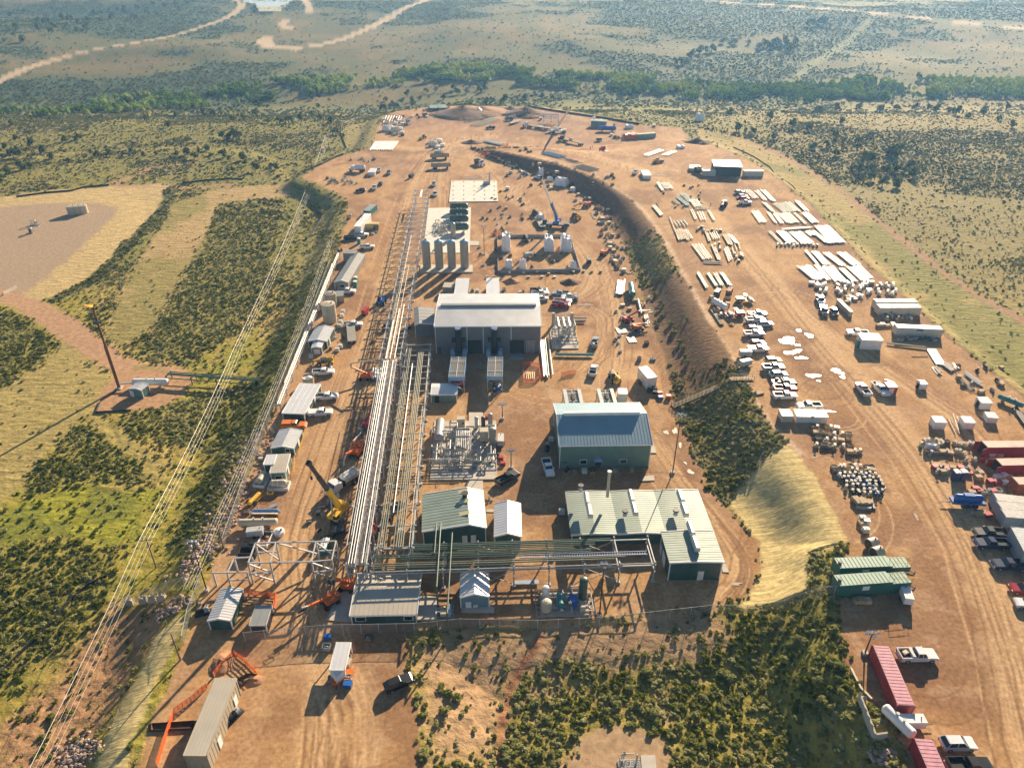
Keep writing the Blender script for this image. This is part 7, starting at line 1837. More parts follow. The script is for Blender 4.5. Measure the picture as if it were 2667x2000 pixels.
field('R1', [(1250, 690), (1245, 735), (1280, 810), (1270, 860), (1330, 870), (1390, 870), (1450, 870), (1350, 740), (1390, 760), (1330, 690), (1370, 690), (1290, 600), (1340, 600), (1240, 560), (1180, 520), (1150, 480), (1100, 490), (1030, 440), (1000, 500), (1060, 520), (1350, 950), (1400, 960), (1440, 990), (1490, 1000), (1540, 1000), (1400, 1030), (1450, 1080), (1500, 1100), (1380, 1120), (1420, 1150), (1470, 1140), (1340, 1010)], ['wood', 'woodl', 'dark', 'grey', 'v2', 'v1', 'tan'], '% in the long clutter at the embankment foot', 'crates at the embankment foot', 1.15)
field('R1', [(310, 1255), (460, 1255), (600, 1245), (720, 1270), (750, 1215), (980, 1250), (1170, 1245), (1265, 1245), (780, 1300), (650, 1300), (510, 1300), (75, 1300), (150, 1300), (1085, 1240)], ['tan', 'woodl', 'white'], '% outside the containment wall', 'footing forms around the containment', .7)
field('M8', [(410, 730), (425, 700), (440, 690), (455, 650), (645, 815), (690, 850), (720, 830), (600, 790), (330, 1030), (360, 1020), (540, 1160), (530, 1180), (570, 1120), (560, 1150), (590, 1090), (545, 1070)], ['v3', 'dark', 'grey', 'woodl', 'v4'], '% in the clutter beside the left lot', 'clutter on the left lot')
field('M8', [(200 + g1.uniform(0, 330), 255 + g1.uniform(0, 70)) for _ in range(18)] + [(440 + g1.uniform(0, 300), 60 + g1.uniform(0, 30)) for _ in range(9)], ['v1', 'v4', 'v2', 'dark'], '% in the scattered steel on the upper left lot', 'scattered steel on the left lot', 1.1)
field('T2', [(370 + g1.uniform(0, 120), 770 + g1.uniform(0, 100)) for _ in range(24)], ['white', 'v4', 'v1', 'dark', 'v2'], '% in the packed storage at the far left lot', 'packed storage on the far left lot', 1.8)
field('T2', [(660 + g1.uniform(0, 95), 905 + g1.uniform(0, 85)) for _ in range(18)], ['white', 'tan', 'v4'], '% in the pale row beside the dump trailers', 'pale goods beside the dump trailers', 1.9)
field('T2', [(930 + i * 22, 940 + i * 11 + g1.uniform(-15, 15)) for i in range(16)], ['dark', 'v3', 'red', 'v1', 'wood'], '% along the soil berm', 'scrap along the berm', 1.3)
field('T2', [(1200 + g1.uniform(0, 120), 955 + g1.uniform(0, 30)) for _ in range(6)] + [(1700 + g1.uniform(0, 160), 1120 + g1.uniform(0, 80)) for _ in range(10)], ['v3', 'v1', 'dark'], '% scattered past the crest of the berm', 'scrap along the berm', 1.2)
field('M3', [(20, 660), (70, 650), (1090, 235), (1080, 260), (1270, 265), (1290, 262), (745, 250)], ['grey', 'tan', 'v3'], '% around the big hall', 'boxes around the hall')
field('M5', [(230, 690), (290, 695), (430, 690), (605, 690), (735, 680)], ['dark', 'grey', 'v3'], '% along the front of the tall green building', 'boxes along the tall green building')
field('R4', [(310, 240), (330, 290), (345, 340), (380, 380), (435, 290), (440, 240), (350, 205)], ['woodl', 'wood', 'v1'], '% by the timber along the slope edge', 'crates along the slope edge', 1.2)
field('R6', [(905, 355), (940, 350), (870, 985), (905, 985), (945, 985)], ['woodl', 'tan', 'white'], '% above or below the green liquid tanks', 'crates by the green tanks')
# round half tanks above the green tanks
for i, (x, y, lab) in enumerate([(985, 545, 'tan dished tank end, farther of two'), (1025, 615, 'tan dished tank end, nearer of two')]):
 r = empty('dished_tank', G('R6', x, y), .3, lab, 'tank')
 MB().cyl((-1, 0, 1.1), (.7, 0, 1.1), 1.1, 18, None, True).build('shell', TANKB, r); MB().cyl((-1.02, 0, 1.1), (-1.06, 0, 1.1), .95, 18).build('dark_opening_disc', DARK, r)  # dark disc on the closed end stands in for a shaded hollow
 MB().cyl((.2, 0, 2.15), (.2, 0, 2.5), .15, 8).build('nozzle', RED, r)
# wrapped equipment
def wrapped(f, x, y, sx, sy, sz, label, seed, rz=0, m=PLASTIC):
 g = np.random.default_rng(seed)
 bm = bmesh.new(); bmesh.ops.create_cube(bm, size=1); bmesh.ops.subdivide_edges(bm, edges=bm.edges, cuts=6, use_grid_fill=True)
 for v in bm.verts:
  c = v.co.copy(); k = 1 - .28 * max(0, c.z + .2)
  n = fbm(np.array([c.x * 3 + c.z * 2 + seed]), np.array([c.y * 3 - c.z + seed * 2]), .8, 3, seed)[0] - .5
  v.co = Vector((c.x * k * sx * (1 + n * .35), c.y * k * sy * (1 + n * .35), (c.z + .5) * sz * (1 + n * .55 * (c.z > .1))))
 me = bpy.data.meshes.new('wrapped_equipment'); bm.to_mesh(me); bm.free(); me.materials.append(m)
 o = bpy.data.objects.new('wrapped_equipment', me); COL.objects.link(o); o.location = G(f, x, y); o.rotation_euler = (0, 0, rz)
 return tag(o, label, 'wrapped equipment', 'equipment wrapped in white sheeting')
for i, a in enumerate([('R1', 275, 990, 3.4, 8.0, 5.2, 'tall white-wrapped machine in the far corner of the containment', 0), ('R1', 720, 1000, 3.6, 6.0, 4.6, 'white-wrapped machine in the middle of the containment', 0), ('R1', 895, 1000, 4.0, 6.4, 5.0, 'white-wrapped machine with a draped twin hump', 0), ('R1', 300, 1195, 2.6, 3.0, 3.0, 'small tapered white bag at the near containment wall, first', 0), ('R1', 448, 1195, 2.6, 3.0, 3.0, 'small tapered white bag at the near containment wall, second', 0),
        ('R1', 850, 330, 6.5, 4.0, 3.4, 'big white-wrapped load at the slope foot', -.5), ('R1', 640, 230, 2.4, 2.4, 3.4, 'small white-wrapped load behind the white car', 0), ('R1', 735, 285, 3.0, 2.2, 1.8, 'low cream-wrapped load between white ones', -.3), ('R1', 970, 390, 2.6, 2.2, 1.6, 'small cream-wrapped load nearest the crane boom', -.3), ('R1', 635, 700, 2.4, 3.6, 2.6, 'white-wrapped load on the crane trailer', .2),
        ('R1', 975, 1200, 2.2, 2.2, 2.4, 'grey-wrapped lump in the near containment corner', 0)]): wrapped(*a[:7], 20 + i, a[7])
wrapped('T2', 1945, 885, 9, 6, 2.6, 'orange-red sheeted stack on the far lot', 50, .1, mat('orange_sheet', (.62, .13, .05), .5, var=.2, scale=2))
wrapped('T2', 1940, 822, 5, 3, 2, 'pale sheeted stack behind the orange one', 51, .1)
wrapped('T2', 395, 835, 6, 4, 3, 'pale sheeted machines on the far left lot', 52, .4)
wrapped('T2', 440, 845, 5, 4, 3, 'yellow-white sheeted machines on the far left lot', 53, .2, mat('cream_sheet', (.70, .66, .50), .5, var=.2))
wrapped('T3', 165, 885, 4, 3, 1.6, 'grey-white heap of sheets at the far yard corner', 54, .2)
wrapped('T3', 278, 720, 5, 4, 4.5, 'white tarp tent alone at the edge of the brush', 55, .2)
w1 = wrapped('R5', 1130, 905, 2.6, 1.2, 1.2, 'long cream-wrapped roll before the white huts', 56, 0)
# containment walls
def wallrun(f, pts, h, th, label, m=PAINTST, name='containment_wall', closed=True, cat='wall'):
 ps = [G(f, *p) for p in pts]
 if closed: ps.append(ps[0])
 o0 = ps[0]; mb = MB()
 for a, b in zip(ps[:-1], ps[1:]):
  a, b = a - o0, b - o0
  mb.bar(a + Vector((0, 0, h / 2)), b + Vector((0, 0, h / 2)), th, h)
  n = int((b - a).length / 1.2)
  for i in range(n): 
   p = a + (b - a) * (i / max(1, n)); mb.box(p.x - .06, p.x + .06, p.y - .2, p.y + .2, 0, h * .98)
 return tag(mb.build(name, m, None, o0), label, cat)
wallrun('R1', [(182, 880), (940, 872), (1052, 1235), (190, 1250)], 1.1, .12, 'low steel containment wall around the wrapped machines')
wallrun('R4', [(1300, 275), (1400, 375)], 1.6, 1.0, 'row of beige concrete blocks beside the parked pickups', TANKB, 'block_wall', False)
wallrun('R7', [(775, 742), (905, 1085)], 1.6, .25, 'grey retaining wall at the brush edge', CONC, 'retaining_wall', False)
wallrun('R7', [(905, 1085), (1020, 1068)], 1.4, .25, 'short return of the grey retaining wall', CONC, 'retaining_wall', False)
wallrun('R7', [(775, 742), (840, 745)], 1.0, .25, 'far return of the grey retaining wall', CONC, 'retaining_wall', False)
wallrun('L4', [(30, 1165), (140, 1105)], 1.0, .3, 'pale guard rail of the cattle grid on the left track', CONC, 'cattle_guard', False)
wallrun('R7', [(715, 470), (800, 640), (895, 735)], .3, .3, 'pale curb rail bending along the yard edge', TANKB, 'edge_log', False)
# orange safety netting
NET = mat('orange_netting', (.80, .16, .03), .6, var=.1)
def netting(f, pts, label, h=1.1, closed=False):
 ps = [G(f, *p) for p in pts]
 if closed: ps.append(ps[0])
 r = empty('safety_netting', ps[0], 0, label, 'safety netting', 'orange safety netting'); m = MB(); pm = MB()
 for a, b in zip(ps[:-1], ps[1:]):
  a2, b2 = a - ps[0], b - ps[0]; d = b2 - a2; n = max(2, int(d.length / .6))
  for k in range(5): m.bar(a2 + Vector((0, 0, .15 + k * h / 4.4)), b2 + Vector((0, 0, .15 + k * h / 4.4)), .04, .12)
  for k in range(n + 1):
   q = a2 + d * k / n; m.bar(q + Vector((0, 0, .1)), q + Vector((0, 0, h)), .06)
  pm.bar(a2, a2 + Vector((0, 0, h + .2)), .07)
 m.build('net', NET, r); pm.build('stake', WOOD, r)
netting('L6', [(1135, 1650), (1200, 1440), (1262, 1262), (1380, 1180), (1495, 1080)], 'orange netting line trailing past the long tan trailer')
netting('L6', [(1545, 1005), (1610, 920), (1692, 845), (1770, 905), (1852, 990)], 'orange netting around the pit behind the tan trailer')
netting('M1', [(425, 1325), (560, 1330), (735, 1345), (710, 1440), (655, 1590)], 'orange netting bent around the low grey skid')
netting('M3', [(1292, 1050), (1370, 1045), (1468, 1060), (1480, 1190), (1420, 1225), (1300, 1225)], 'orange netting around the open hole beside the hall', 1.1, True)
netting('R2', [(340, 1165), (420, 1140), (498, 1130)], 'orange netting heaped beside the hole')
netting('T2', [(1105, 945), (1165, 938), (1160, 930)], 'orange netting roll on the far berm', 1.6)
netting('T2', [(970, 990), (1030, 995)], 'orange-red netting strip on the far dirt', 1.4)
netting('R1', [(110, 860), (230, 855)], 'orange netting strip behind the containment')
for k in range(5): one_pipe(G('M3', 1330 + k * 20, 1205), G('M3', 1338 + k * 20, 1125), YELLOW if k % 2 else TANKB, .12, 'pale yellow pipe standing in the netted hole', 'pipes in the netted hole', .05)
# yellow railings and small steelwork
def rails(f, pts, label, h=1.0, m=YELLOW, name='handrail'):
 ps = [G(f, *p) for p in pts]; o = ps[0]; mb = MB()
 for a, b in zip(ps[:-1], ps[1:]):
  a, b = a - o, b - o
  for z in (h * .5, h): mb.bar(a + Vector((0, 0, z)), b + Vector((0, 0, z)), .06)
  n = max(1, int((b - a).length / 1.3))
  for k in range(n + 1): q = a + (b - a) * k / n; mb.bar(q, q + Vector((0, 0, h)), .06)
 return tag(mb.build(name, m, None, o), label, 'railing', 'yellow railings')
rails('M2', [(350, 1225), (290, 1420)], 'yellow railing along the gabled cabin ramp')
rails('M1', [(895, 150), (885, 290)], 'yellow railing along the tan-roofed cabin steps')
rails('M1', [(655, 478), (705, 480), (710, 442), (662, 440), (655, 478)], 'square yellow guard frame on the dirt', .9)
rails('M2', [(430, 725), (465, 700)], 'yellow railing at the open scrap tank', .8)
rails('M5', [(418, 715), (448, 713)], 'yellow bollard guard before the tall building, first', .8)
rails('M5', [(585, 710), (636, 706)], 'yellow bollard guard before the tall building, second', .8)
rails('M5', [(725, 708), (752, 706)], 'yellow bollard guard before the tall building, third', .8)
rails('M3', [(1092, 1175), (1148, 1172), (1148, 1145), (1092, 1145)], 'yellow frame beside the air cooler', .9)
MBs = MB().caps((-1.6, 0, .9), (1.6, 0, .9), .5, 12).cyl((0, 0, .3), (0, 0, .9), .1, 8)
r = empty('yellow_tank_trailer', G('M1', 545, 520), R(70), 'small yellow tank trailer with big black wheels', 'trailer')
MBs.build('tank', YELLOW, r); MB().box(1.6, 3.2, -.06, .06, .5, .6).bar((-1.8, -.6, .4), (1.8, -.6, .4), .1).bar((-1.8, .6, .4), (1.8, .6, .4), .1).build('frame', YELLOW, r); wheels(r, (-.9,), (-.8, .8), .55, .35, False)
r = empty('shiny_vessel', G('M1', 645, 635), R(0), 'polished boat-shaped steel vessel glinting in the sun', 'vessel')
MB().caps((-2.3, 0, .8), (2.2, 0, .8), .75, 16, 1.1).build('shell', SHINY, r); MB().box(-3.0, -2.3, -.5, .5, .3, .9).build('cradle', DARK, r)
r = empty('skip_trough', G('M1', 635, 855), R(86), 'white-rimmed open trough full of scrap', 'trough')
b = MB()
for s in (-1, 1): b.box(-2, 2, s * 1.0 - .07, s * 1.0 + .07, 0, .7).box(min(s * 2, s * 1.86), max(s * 2, s * 1.86), -.93, .93, 0, .7)
b.build('wall', WS, r); MB().box(-1.86, 1.86, -.93, .93, .03, .3).ball((.5, 0, .3), .5, 7, 4, 1.4, .9, .5, .6, 5).ball((-.7, .2, .3), .4, 7, 4, 1.2, .9, .6, .6, 6).build('scrap', RUST, r)
r = empty('black_bin', G('M1', 492, 978), 0, 'black open bin behind the lower steel frame', 'bin')
b = MB().box(-1.6, 1.6, -.9, .9, 0, .1)
for s in (-1, 1): b.box(-1.6, 1.6, s * .9 - .06, s * .9 + .06, .1, 1.3).box(min(s * 1.6, s * 1.5), max(s * 1.6, s * 1.5), -.84, .84, .1, 1.3)
b.build('bin_wall', BLACK, r); 
for (f, x, y, rz, lab) in [('L6', 1465, 545, 20, 'dark engine skid at the corner fence'), ('L6', 1690, 1290, 60, 'black pump unit with white valve beside the tan trailer'), ('R7', 0, 0, 0, None), ('M1', 1680, 670, 10, 'dark pump under the olive pipe rack'), ('M1', 1780, 560, 30, 'dark valve unit under the olive pipe rack'), ('M5', 75, 510, 80, 'dark pump in the shade of the tall green building')]:
 if lab:
  def mkp():
   r = empty('pump_unit', (0, 0, 0), 0, 'x', 'pump')
   MB().box(-1.4, 1.4, -.6, .6, 0, .25).build('skid', DARK, r); MB().caps((-.9, 0, .8), (.2, 0, .8), .45, 10).build('motor', BLACK, r); MB().cyl((.3, 0, .7), (1.0, 0, .7), .5, 10).cyl((.6, 0, .7), (.6, 0, 1.5), .18, 8).build('casing', STEEL, r)
   return r
  stamp('pump', mkp, G(f, x, y), R(rz), lab, 'pump units')
# timber stacks and ladders on the slope edge
def stack(f, a, b, wd, h, m, label, name='timber_stack'):
 A, B = G(f, *a), G(f, *b); d = B - A; mb = MB(); g = random.Random(hash(label) % 1000 if False else len(label))
 for k in range(int(wd / .22)):
  for q in range(int(h / .16)): mb.box(g.uniform(-.15, .15), d.length + g.uniform(-.15, .15), k * .22 - wd / 2, k * .22 + .19 - wd / 2, .08 + q * .16, .22 + q * .16)
 return tag(mb.build(name, m, None, A, math.atan2(d.y, d.x)), label, 'timber stack', 'timber and steel stacks')
stack('R3', (755, 1315), (810, 1390), 1.8, .6, WOOD, 'timber stack beside the short white tank')
stack('R3', (800, 1395), (850, 1470), 1.2, .5, WOODD, 'grey timber stack farther down the slope edge')
stack('R4', (655, 985), (712, 972), 1.4, .4, WOOD, 'tan board stack at the end of the parked row')
stack('R2', (1420, 700), (1480, 690), .1, .2, WOODD, 'x') if False else None
stack('R2', (975, 640), (1010, 700), 3.2, .3, SP, 'stack of scaffold tubes by the orange lift')
stack('R2', (1080, 710), (1230, 700), 2.0, .3, WOODD, 'stack of scaffold planks at the embankment foot')
stack('R2', (1085, 740), (1120, 800), 2.6, .3, SP, 'second stack of scaffold tubes at the embankment foot')
stack('R1', (1170, 620), (1205, 690), 1.4, .3, WOODD, 'grey board stack near the blue crane')
stack('R1', (1450, 1200), (1580, 1260), 2.0, .3, WOODD, 'flat stack of boards at the end of the clutter')
stack('R1', (285, 120), (370, 150), 2.2, .4, RTAN, 'pale panel stack by the far berm')
stack('R1', (425, 185), (505, 225), 1.6, .5, WS, 'white panel stack by the far berm')
stack('R5', (1515, 1580), (1740, 1590), 1.2, .3, WOOD, 'long pale boards in front of the blue machine')
stack('R5', (330, 1548), (490, 1560), .5, .5, PAINTST, 'grey rolled duct at the end of the valve yard')
stack('R5', (490, 1480), (530, 1570), .5, .4, DARK, 'dark beam at the end of the valve yard')
stack('R4', (2035, 640), (2110, 760), 2.5, .4, SP, 'stack of steel sections on the outer yard')
stack('R4', (2060, 780), (2105, 835), 1.4, .3, SP, 'smaller stack of steel sections on the outer yard')
stack('R4', (1885, 690), (2010, 690), .3, .2, RUST, 'rusty beam grid on the outer yard')
stack('R5', (1170, 350) if False else (640, 160), (720, 190), .8, .3, SP, 'small bundle of steel by the red hut')
stack('R8', (700, 95) if False else (108, 100), (118, 128), .3, .2, WOOD, 'two loose planks at the brush corner')
field('M8', [(g1.uniform(1790, 2150), g1.uniform(560, 1240)) for _ in range(26)], ['dark', 'v3', 'v1', 'woodl', 'v4', 'grey'], '% strewn between the tank row and the containment', 'loose gear in the work area', .9)
field('R1', [(g1.uniform(330, 980), g1.uniform(900, 1220)) for _ in range(16)], ['v1', 'v3', 'dark', 'v2', 'woodl'], '% inside the containment wall', 'loose gear in the work area', .9)
field('R1', [(g1.uniform(100, 560), g1.uniform(340, 700)) for _ in range(16)], ['dark', 'v3', 'v1', 'woodl'], '% in the churned dirt past the new slab', 'loose gear in the work area', .9)
field('R1', [(1180 + g1.uniform(0, 70) + k * 16, 560 + k * 40 + g1.uniform(-20, 20)) for k in range(18)], ['woodl', 'dark', 'v2', 'grey', 'wood', 'tan'], '% packed close under the embankment', 'loose gear in the work area', 1.2)
field('R2', [(g1.uniform(900, 1300), g1.uniform(320, 900)) for _ in range(22)], ['dark', 'v3', 'v1', 'woodl', 'v4', 'v2'], '% near the lifts at the embankment foot', 'loose gear in the work area', .9)
field('T2', [(g1.uniform(1350, 2100), g1.uniform(745, 900)) for _ in range(16)], ['dark', 'v3', 'white', 'v1', 'tan'], '% on the far lot among the trucks', 'goods on the far lot', 1.5)
field('R5', [(g1.uniform(1400, 1900), g1.uniform(20, 330)) for _ in range(16)], ['v1', 'v3', 'dark', 'woodl'], '% among the steel at the outer yard edge', 'fittings at the outer yard edge', .9)
field('R3', [(g1.uniform(180, 700), g1.uniform(100, 340)) for _ in range(20)], ['v1', 'v3', 'dark', 'v2'], '% among the first pipe stacks at the yard bend', 'loose fittings among the pipes', .8)
field('M2', [(1010, 330), (1130, 340), (640, 300), (720, 300), (600, 590), (450, 700), (880, 1180), (905, 1290), (980, 1280), (30, 1180), (50, 1220), (600, 400), (610, 480), (1120, 20), (1040, 30)], ['dark', 'v3', 'v1', 'woodl', 'v4'], '% along the service road', 'gear along the service road', .9)
field('M1', [(480, 620), (600, 160), (595, 120), (470, 900), (520, 905), (700, 880), (1010, 700), (1090, 640), (1140, 650), (1100, 780), (1250, 950), (1290, 1290), (700, 1480), (560, 1400), (60, 1410), (110, 1440)], ['dark', 'v3', 'v1', 'woodl', 'v4', 'tan'], '% near the yellow crane and steel frames', 'gear near the yellow crane', .8)
field('T2', [(g1.uniform(440, 800), g1.uniform(690, 760)) for _ in range(14)] + [(g1.uniform(1150, 1600), g1.uniform(1040, 1220)) for _ in range(22)], ['dark', 'v3', 'white', 'v1', 'tan', 'v2'], '% out toward the far end of the site', 'goods on the far lot', 1.4)
field('M4', [(1180, 660), (1210, 690), (1230, 760), (880, 830), (930, 810), (1060, 760), (420, 640), (280, 90), (310, 110), (150, 1130), (1040, 180)], ['dark', 'v3', 'red', 'v4', 'grey'], '% around the process pad', 'gear around the process pad', .8)
# ================================================================== stairs, fences, poles, wires
def stairs():
 a, b = G('R4', 5, 1085), G('R4', 345, 945)
 d = b - a; yaw = math.atan2(d.y, d.x); L = math.hypot(d.x, d.y); H = b.z - a.z + .3
 r = empty('timber_stairs', a, yaw, 'long timber stairs with rails climbing the embankment', 'stairs')
 t = MB(); n = 34
 for i in range(n): x = L * i / n; t.box(x, x + L / n * .8, -.8, .8, .25 + H * i / n, .33 + H * i / n)
 t.build('treads', WOOD, r)
 for s in (-1, 1):
  MB().bar((0, s * .85, .15), (L, s * .85, .15 + H), .12, .3).build('stringer', WOODD, r)
  m = MB().bar((0, s * .85, 1.25), (L, s * .85, 1.25 + H), .08).bar((0, s * .85, .8), (L, s * .85, .8 + H), .06)
  for i in range(12): m.bar((L * i / 11, s * .85, .2 + H * i / 11 - .4), (L * i / 11, s * .85, 1.25 + H * i / 11), .08)
  m.build('handrail', WOOD, r)
stairs()
p = G('R4', 545, 872)
r = empty('timber_landing', p, R(2), 'timber landing with rails at the top of the embankment', 'landing')
MB().box(-3, 3, -.7, .7, .25, .38).build('deck', WOOD, r)
m = MB()
for s in (-1, 1):
 m.bar((-3, s * .7, 1.3), (3, s * .7, 1.3), .08).bar((-3, s * .7, .8), (3, s * .7, .8), .06)
 for i in range(5): m.bar((-3 + i * 1.5, s * .7, 0), (-3 + i * 1.5, s * .7, 1.3), .08)
m.build('handrail', WOOD, r)
def mesh_mat():
 m, nt, b = nodes_of('chain_link'); N, L = nt.nodes, nt.links
 b.inputs['Base Color'].default_value = (.42, .42, .43, 1); b.inputs['Metallic'].default_value = .4; b.inputs['Roughness'].default_value = .5
 t = N.new('ShaderNodeBsdfTransparent'); mx = N.new('ShaderNodeMixShader')
 nz = N.new('ShaderNodeTexNoise'); nz.inputs['Scale'].default_value = 6
 mr = N.new('ShaderNodeMapRange'); mr.inputs['From Min'].default_value = .35; mr.inputs['From Max'].default_value = .65; mr.inputs['To Min'].default_value = .18; mr.inputs['To Max'].default_value = .34
 tc = N.new('ShaderNodeTexCoord'); L.new(tc.outputs['Object'], nz.inputs['Vector']); L.new(nz.outputs['Fac'], mr.inputs['Value'])
 L.new(mr.outputs['Result'], mx.inputs[0]); L.new(t.outputs[0], mx.inputs[1]); L.new(b.outputs[0], mx.inputs[2]); L.new(mx.outputs[0], N['Material Output'].inputs['Surface'])
 return m
LINK = mesh_mat()
def fence(f, pts, label, h=2.4, post=3.2, mesh=True):
 ps = [G(f, *p) for p in pts]; o = ps[0]
 r = empty('chain_link_fence', o, 0, label, 'fence'); pm, rm, lk = MB(), MB(), MB()
 for a, b in zip(ps[:-1], ps[1:]):
  d = b - a; n = max(1, round(d.length / post))
  for k in range(n):
   p = a + d * k / n; q = a + d * (k + 1) / n
   p = Vector((p.x, p.y, gz(p.x, p.y))) - o; q = Vector((q.x, q.y, gz(q.x, q.y))) - o
   pm.cyl(p, p + Vector((0, 0, h + .1)), .05, 6)
   rm.cyl(p + Vector((0, 0, h)), q + Vector((0, 0, h)), .035, 5, None, False)
   if mesh: lk.face([p + Vector((0, 0, .05)), q + Vector((0, 0, .05)), q + Vector((0, 0, h)), p + Vector((0, 0, h))])
 pm.build('post', STEEL, r); rm.build('top_rail', STEEL, r)
 if mesh: lk.build('wire_mesh', LINK, r)
fence('P', [(640, 1672), (850, 1652), (1080, 1648), (1200, 1636), (1400, 1640), (1560, 1632), (1690, 1618)], 'chain link fence along the front of the plant')
fence('P', [(1690, 1618), (1850, 1600), (2090, 1568), (2170, 1552), (2350, 1545)], 'chain link fence running on past the green tanks')
fence('P', [(583, 1428), (640, 1265), (690, 1130), (735, 1010), (760, 945), (810, 830), (862, 690)], 'chain link fence down the outer edge of the pad')
fence('P', [(300, 1588), (400, 1555), (527, 1525)], 'chain link fence crossing the grass to the corner')
fence('P', [(527, 1525), (495, 1610), (480, 1680)], 'chain link fence closing the plant corner')
# silt fences: low dark fabric
SILT = mat('silt_fabric', (.03, .03, .03), .9, var=.2)
def silt(f, pts, label, h=.7, m=SILT):
 ps = [G(f, *p) for p in pts]; o = ps[0]; mb = MB()
 for a, b in zip(ps[:-1], ps[1:]):
  n = max(1, int((b - a).length / 6))
  for k in range(n):
   p = a + (b - a) * k / n; q = a + (b - a) * (k + 1) / n
   p.z = gz(p.x, p.y); q.z = gz(q.x, q.y); p, q = p - o, q - o
   mb.bar(p + Vector((0, 0, h / 2)), q + Vector((0, 0, h / 2)), .08, h)
 return tag(mb.build('silt_fence', m, None, o), label, 'silt fence', 'silt fences')
silt('T2', [(1290, 685), (1450, 712), (1600, 735), (1800, 765), (2000, 800)], 'dark silt fence behind the far lot', 1.0)
silt('L4', [(135, 360), (400, 325), (600, 310), (700, 280), (900, 265)], 'dark silt fence above the straw bank on the left')
silt('L4', [(1500, 248), (1700, 225), (1900, 212), (2000, 215)], 'dark silt fence at the head of the mown strip')
silt('L6', [(0, 990), (200, 790), (350, 640), (520, 450), (640, 345), (770, 285)], 'dark silt fence curving over the near left slope')
silt('M8', [(0, 185), (150, 120), (300, 45), (380, 15)], 'dark silt fence left of the upper lot', .9)
silt('M8', [(0, 480), (90, 580), (170, 655), (110, 760), (0, 900)], 'pale-backed silt fence around the grass wedge', .9)
silt('L5', [(790, 555), (900, 548), (1000, 540), (1080, 538)], 'low dark edging in front of the flare pad', .5)
silt('L5', [(790, 555), (830, 460), (960, 380)], 'low dark edging at the west side of the flare pad'.replace('at the west side', 'along the grass side'), .5)
silt('T2', [(350, 740), (200, 760), (100, 800), (95, 860), (130, 950)], 'pale silt fence looping around the grass hollow', .8, TANKG)
silt('T3', [(480, 880), (600, 935), (700, 1000), (850, 1130)], 'dark log edging along the outer yard bank', .5, SOILM)
def pole(f, base, top, label, arms=True, kind='utility_pole', m=WOODD, r0=.17):
 g, zt = up(f, base, top); H = zt - g.z
 r = empty(kind, g, R(12), label, 'pole')
 MB().cyl((0, 0, 0), (0, 0, H), r0, 8, r0 * .65).build('pole', m, r)
 if arms:
  MB().box(-1.3, 1.3, -.07, .07, H - .7, H - .52).build('crossarm', m, r)
  for x in (-1.2, -.4, .4, 1.2): MB().cyl((x, 0, H - .52), (x, 0, H - .3), .06, 8).build('insulator', STEEL, r)
 return g, zt
g1_, z1 = pole('L6', (1125, 212), (1060, 0), 'wooden power pole with crossarm on the near left slope')
g2_, z2 = pole('L5', (1990, 108), (1928, -2), 'wooden power pole by the red dirt patch, second along the line')
g3_, z3 = pole('T1', (2105, 940), (2098, 868), 'distant wooden power pole near the grass hollow')
pole('T1', (1042, 918), (1027, 840), 'distant wooden power pole in the straw meadow')
pole('T1', (1538, 902), (1530, 848), 'distant wooden power pole beside dark bushes')
g4_, z4 = pole('M1', (275, 920), (212, 690), 'wooden pole with lamps at the outer fence', False)
g5_, z5 = pole('L5', (2205, 740), (2140, 560), 'wooden power pole behind the long office')
g6_, z6 = pole('M8', (275, 1110), (235, 900), 'thin wooden power pole at the head of the long grey building')
pole('L6', (1300, 880), (1235, 690), 'wooden pole at the corner of the matted slope', False)
def wires(pts, offs, label, r_=.035, m=STEEL, sag=.02):
 mb = MB(); o = pts[0]
 for ox, oz in offs:
  for a, b in zip(pts[:-1], pts[1:]):
   d = b - a; n = 14; q = []
   s = Vector((-d.y, d.x, 0)).normalized()
   for k in range(n + 1):
    t = k / n; q.append(a + d * t + s * ox + Vector((0, 0, oz - d.length * sag * 4 * t * (1 - t))) - o)
   for u_, w_ in zip(q[:-1], q[1:]): mb.cyl(u_, w_, r_, 5, None, False)
 return tag(mb.build('power_line', m, None, o), label, 'power line')
WIRE = mat('bright_cable', (.62, .62, .60), .45, .3, var=.05)
T1_, T2_, T3_ = Vector((g1_.x, g1_.y, z1)), Vector((g2_.x, g2_.y, z2)), Vector((g3_.x, g3_.y, z3))
prev = T1_ + (T1_ - T2_) * .62 + Vector((-1.0, 0, -2))
wires([prev, T1_, T2_, T3_], [(1.2, -.3)], 'thick bright power cable over the left slope', .042, WIRE, .012)
wires([prev, T1_, T2_, T3_], [(.4, -.3), (-.4, -.3), (-1.2, -.3)], 'three thin power wires over the left slope', .02, WIRE, .014)
T4_, T5_, T6_ = Vector((g4_.x, g4_.y, z4)), Vector((g5_.x, g5_.y, z5)), Vector((g6_.x, g6_.y, z6))
wires([T4_ + (T4_ - T5_) * .45, T4_, T5_, T6_], [(.8, -.2), (.3, -.2), (-.3, -.2), (-.8, -.2)], 'four thin wires along the outer fence', .016, WIRE, .01)
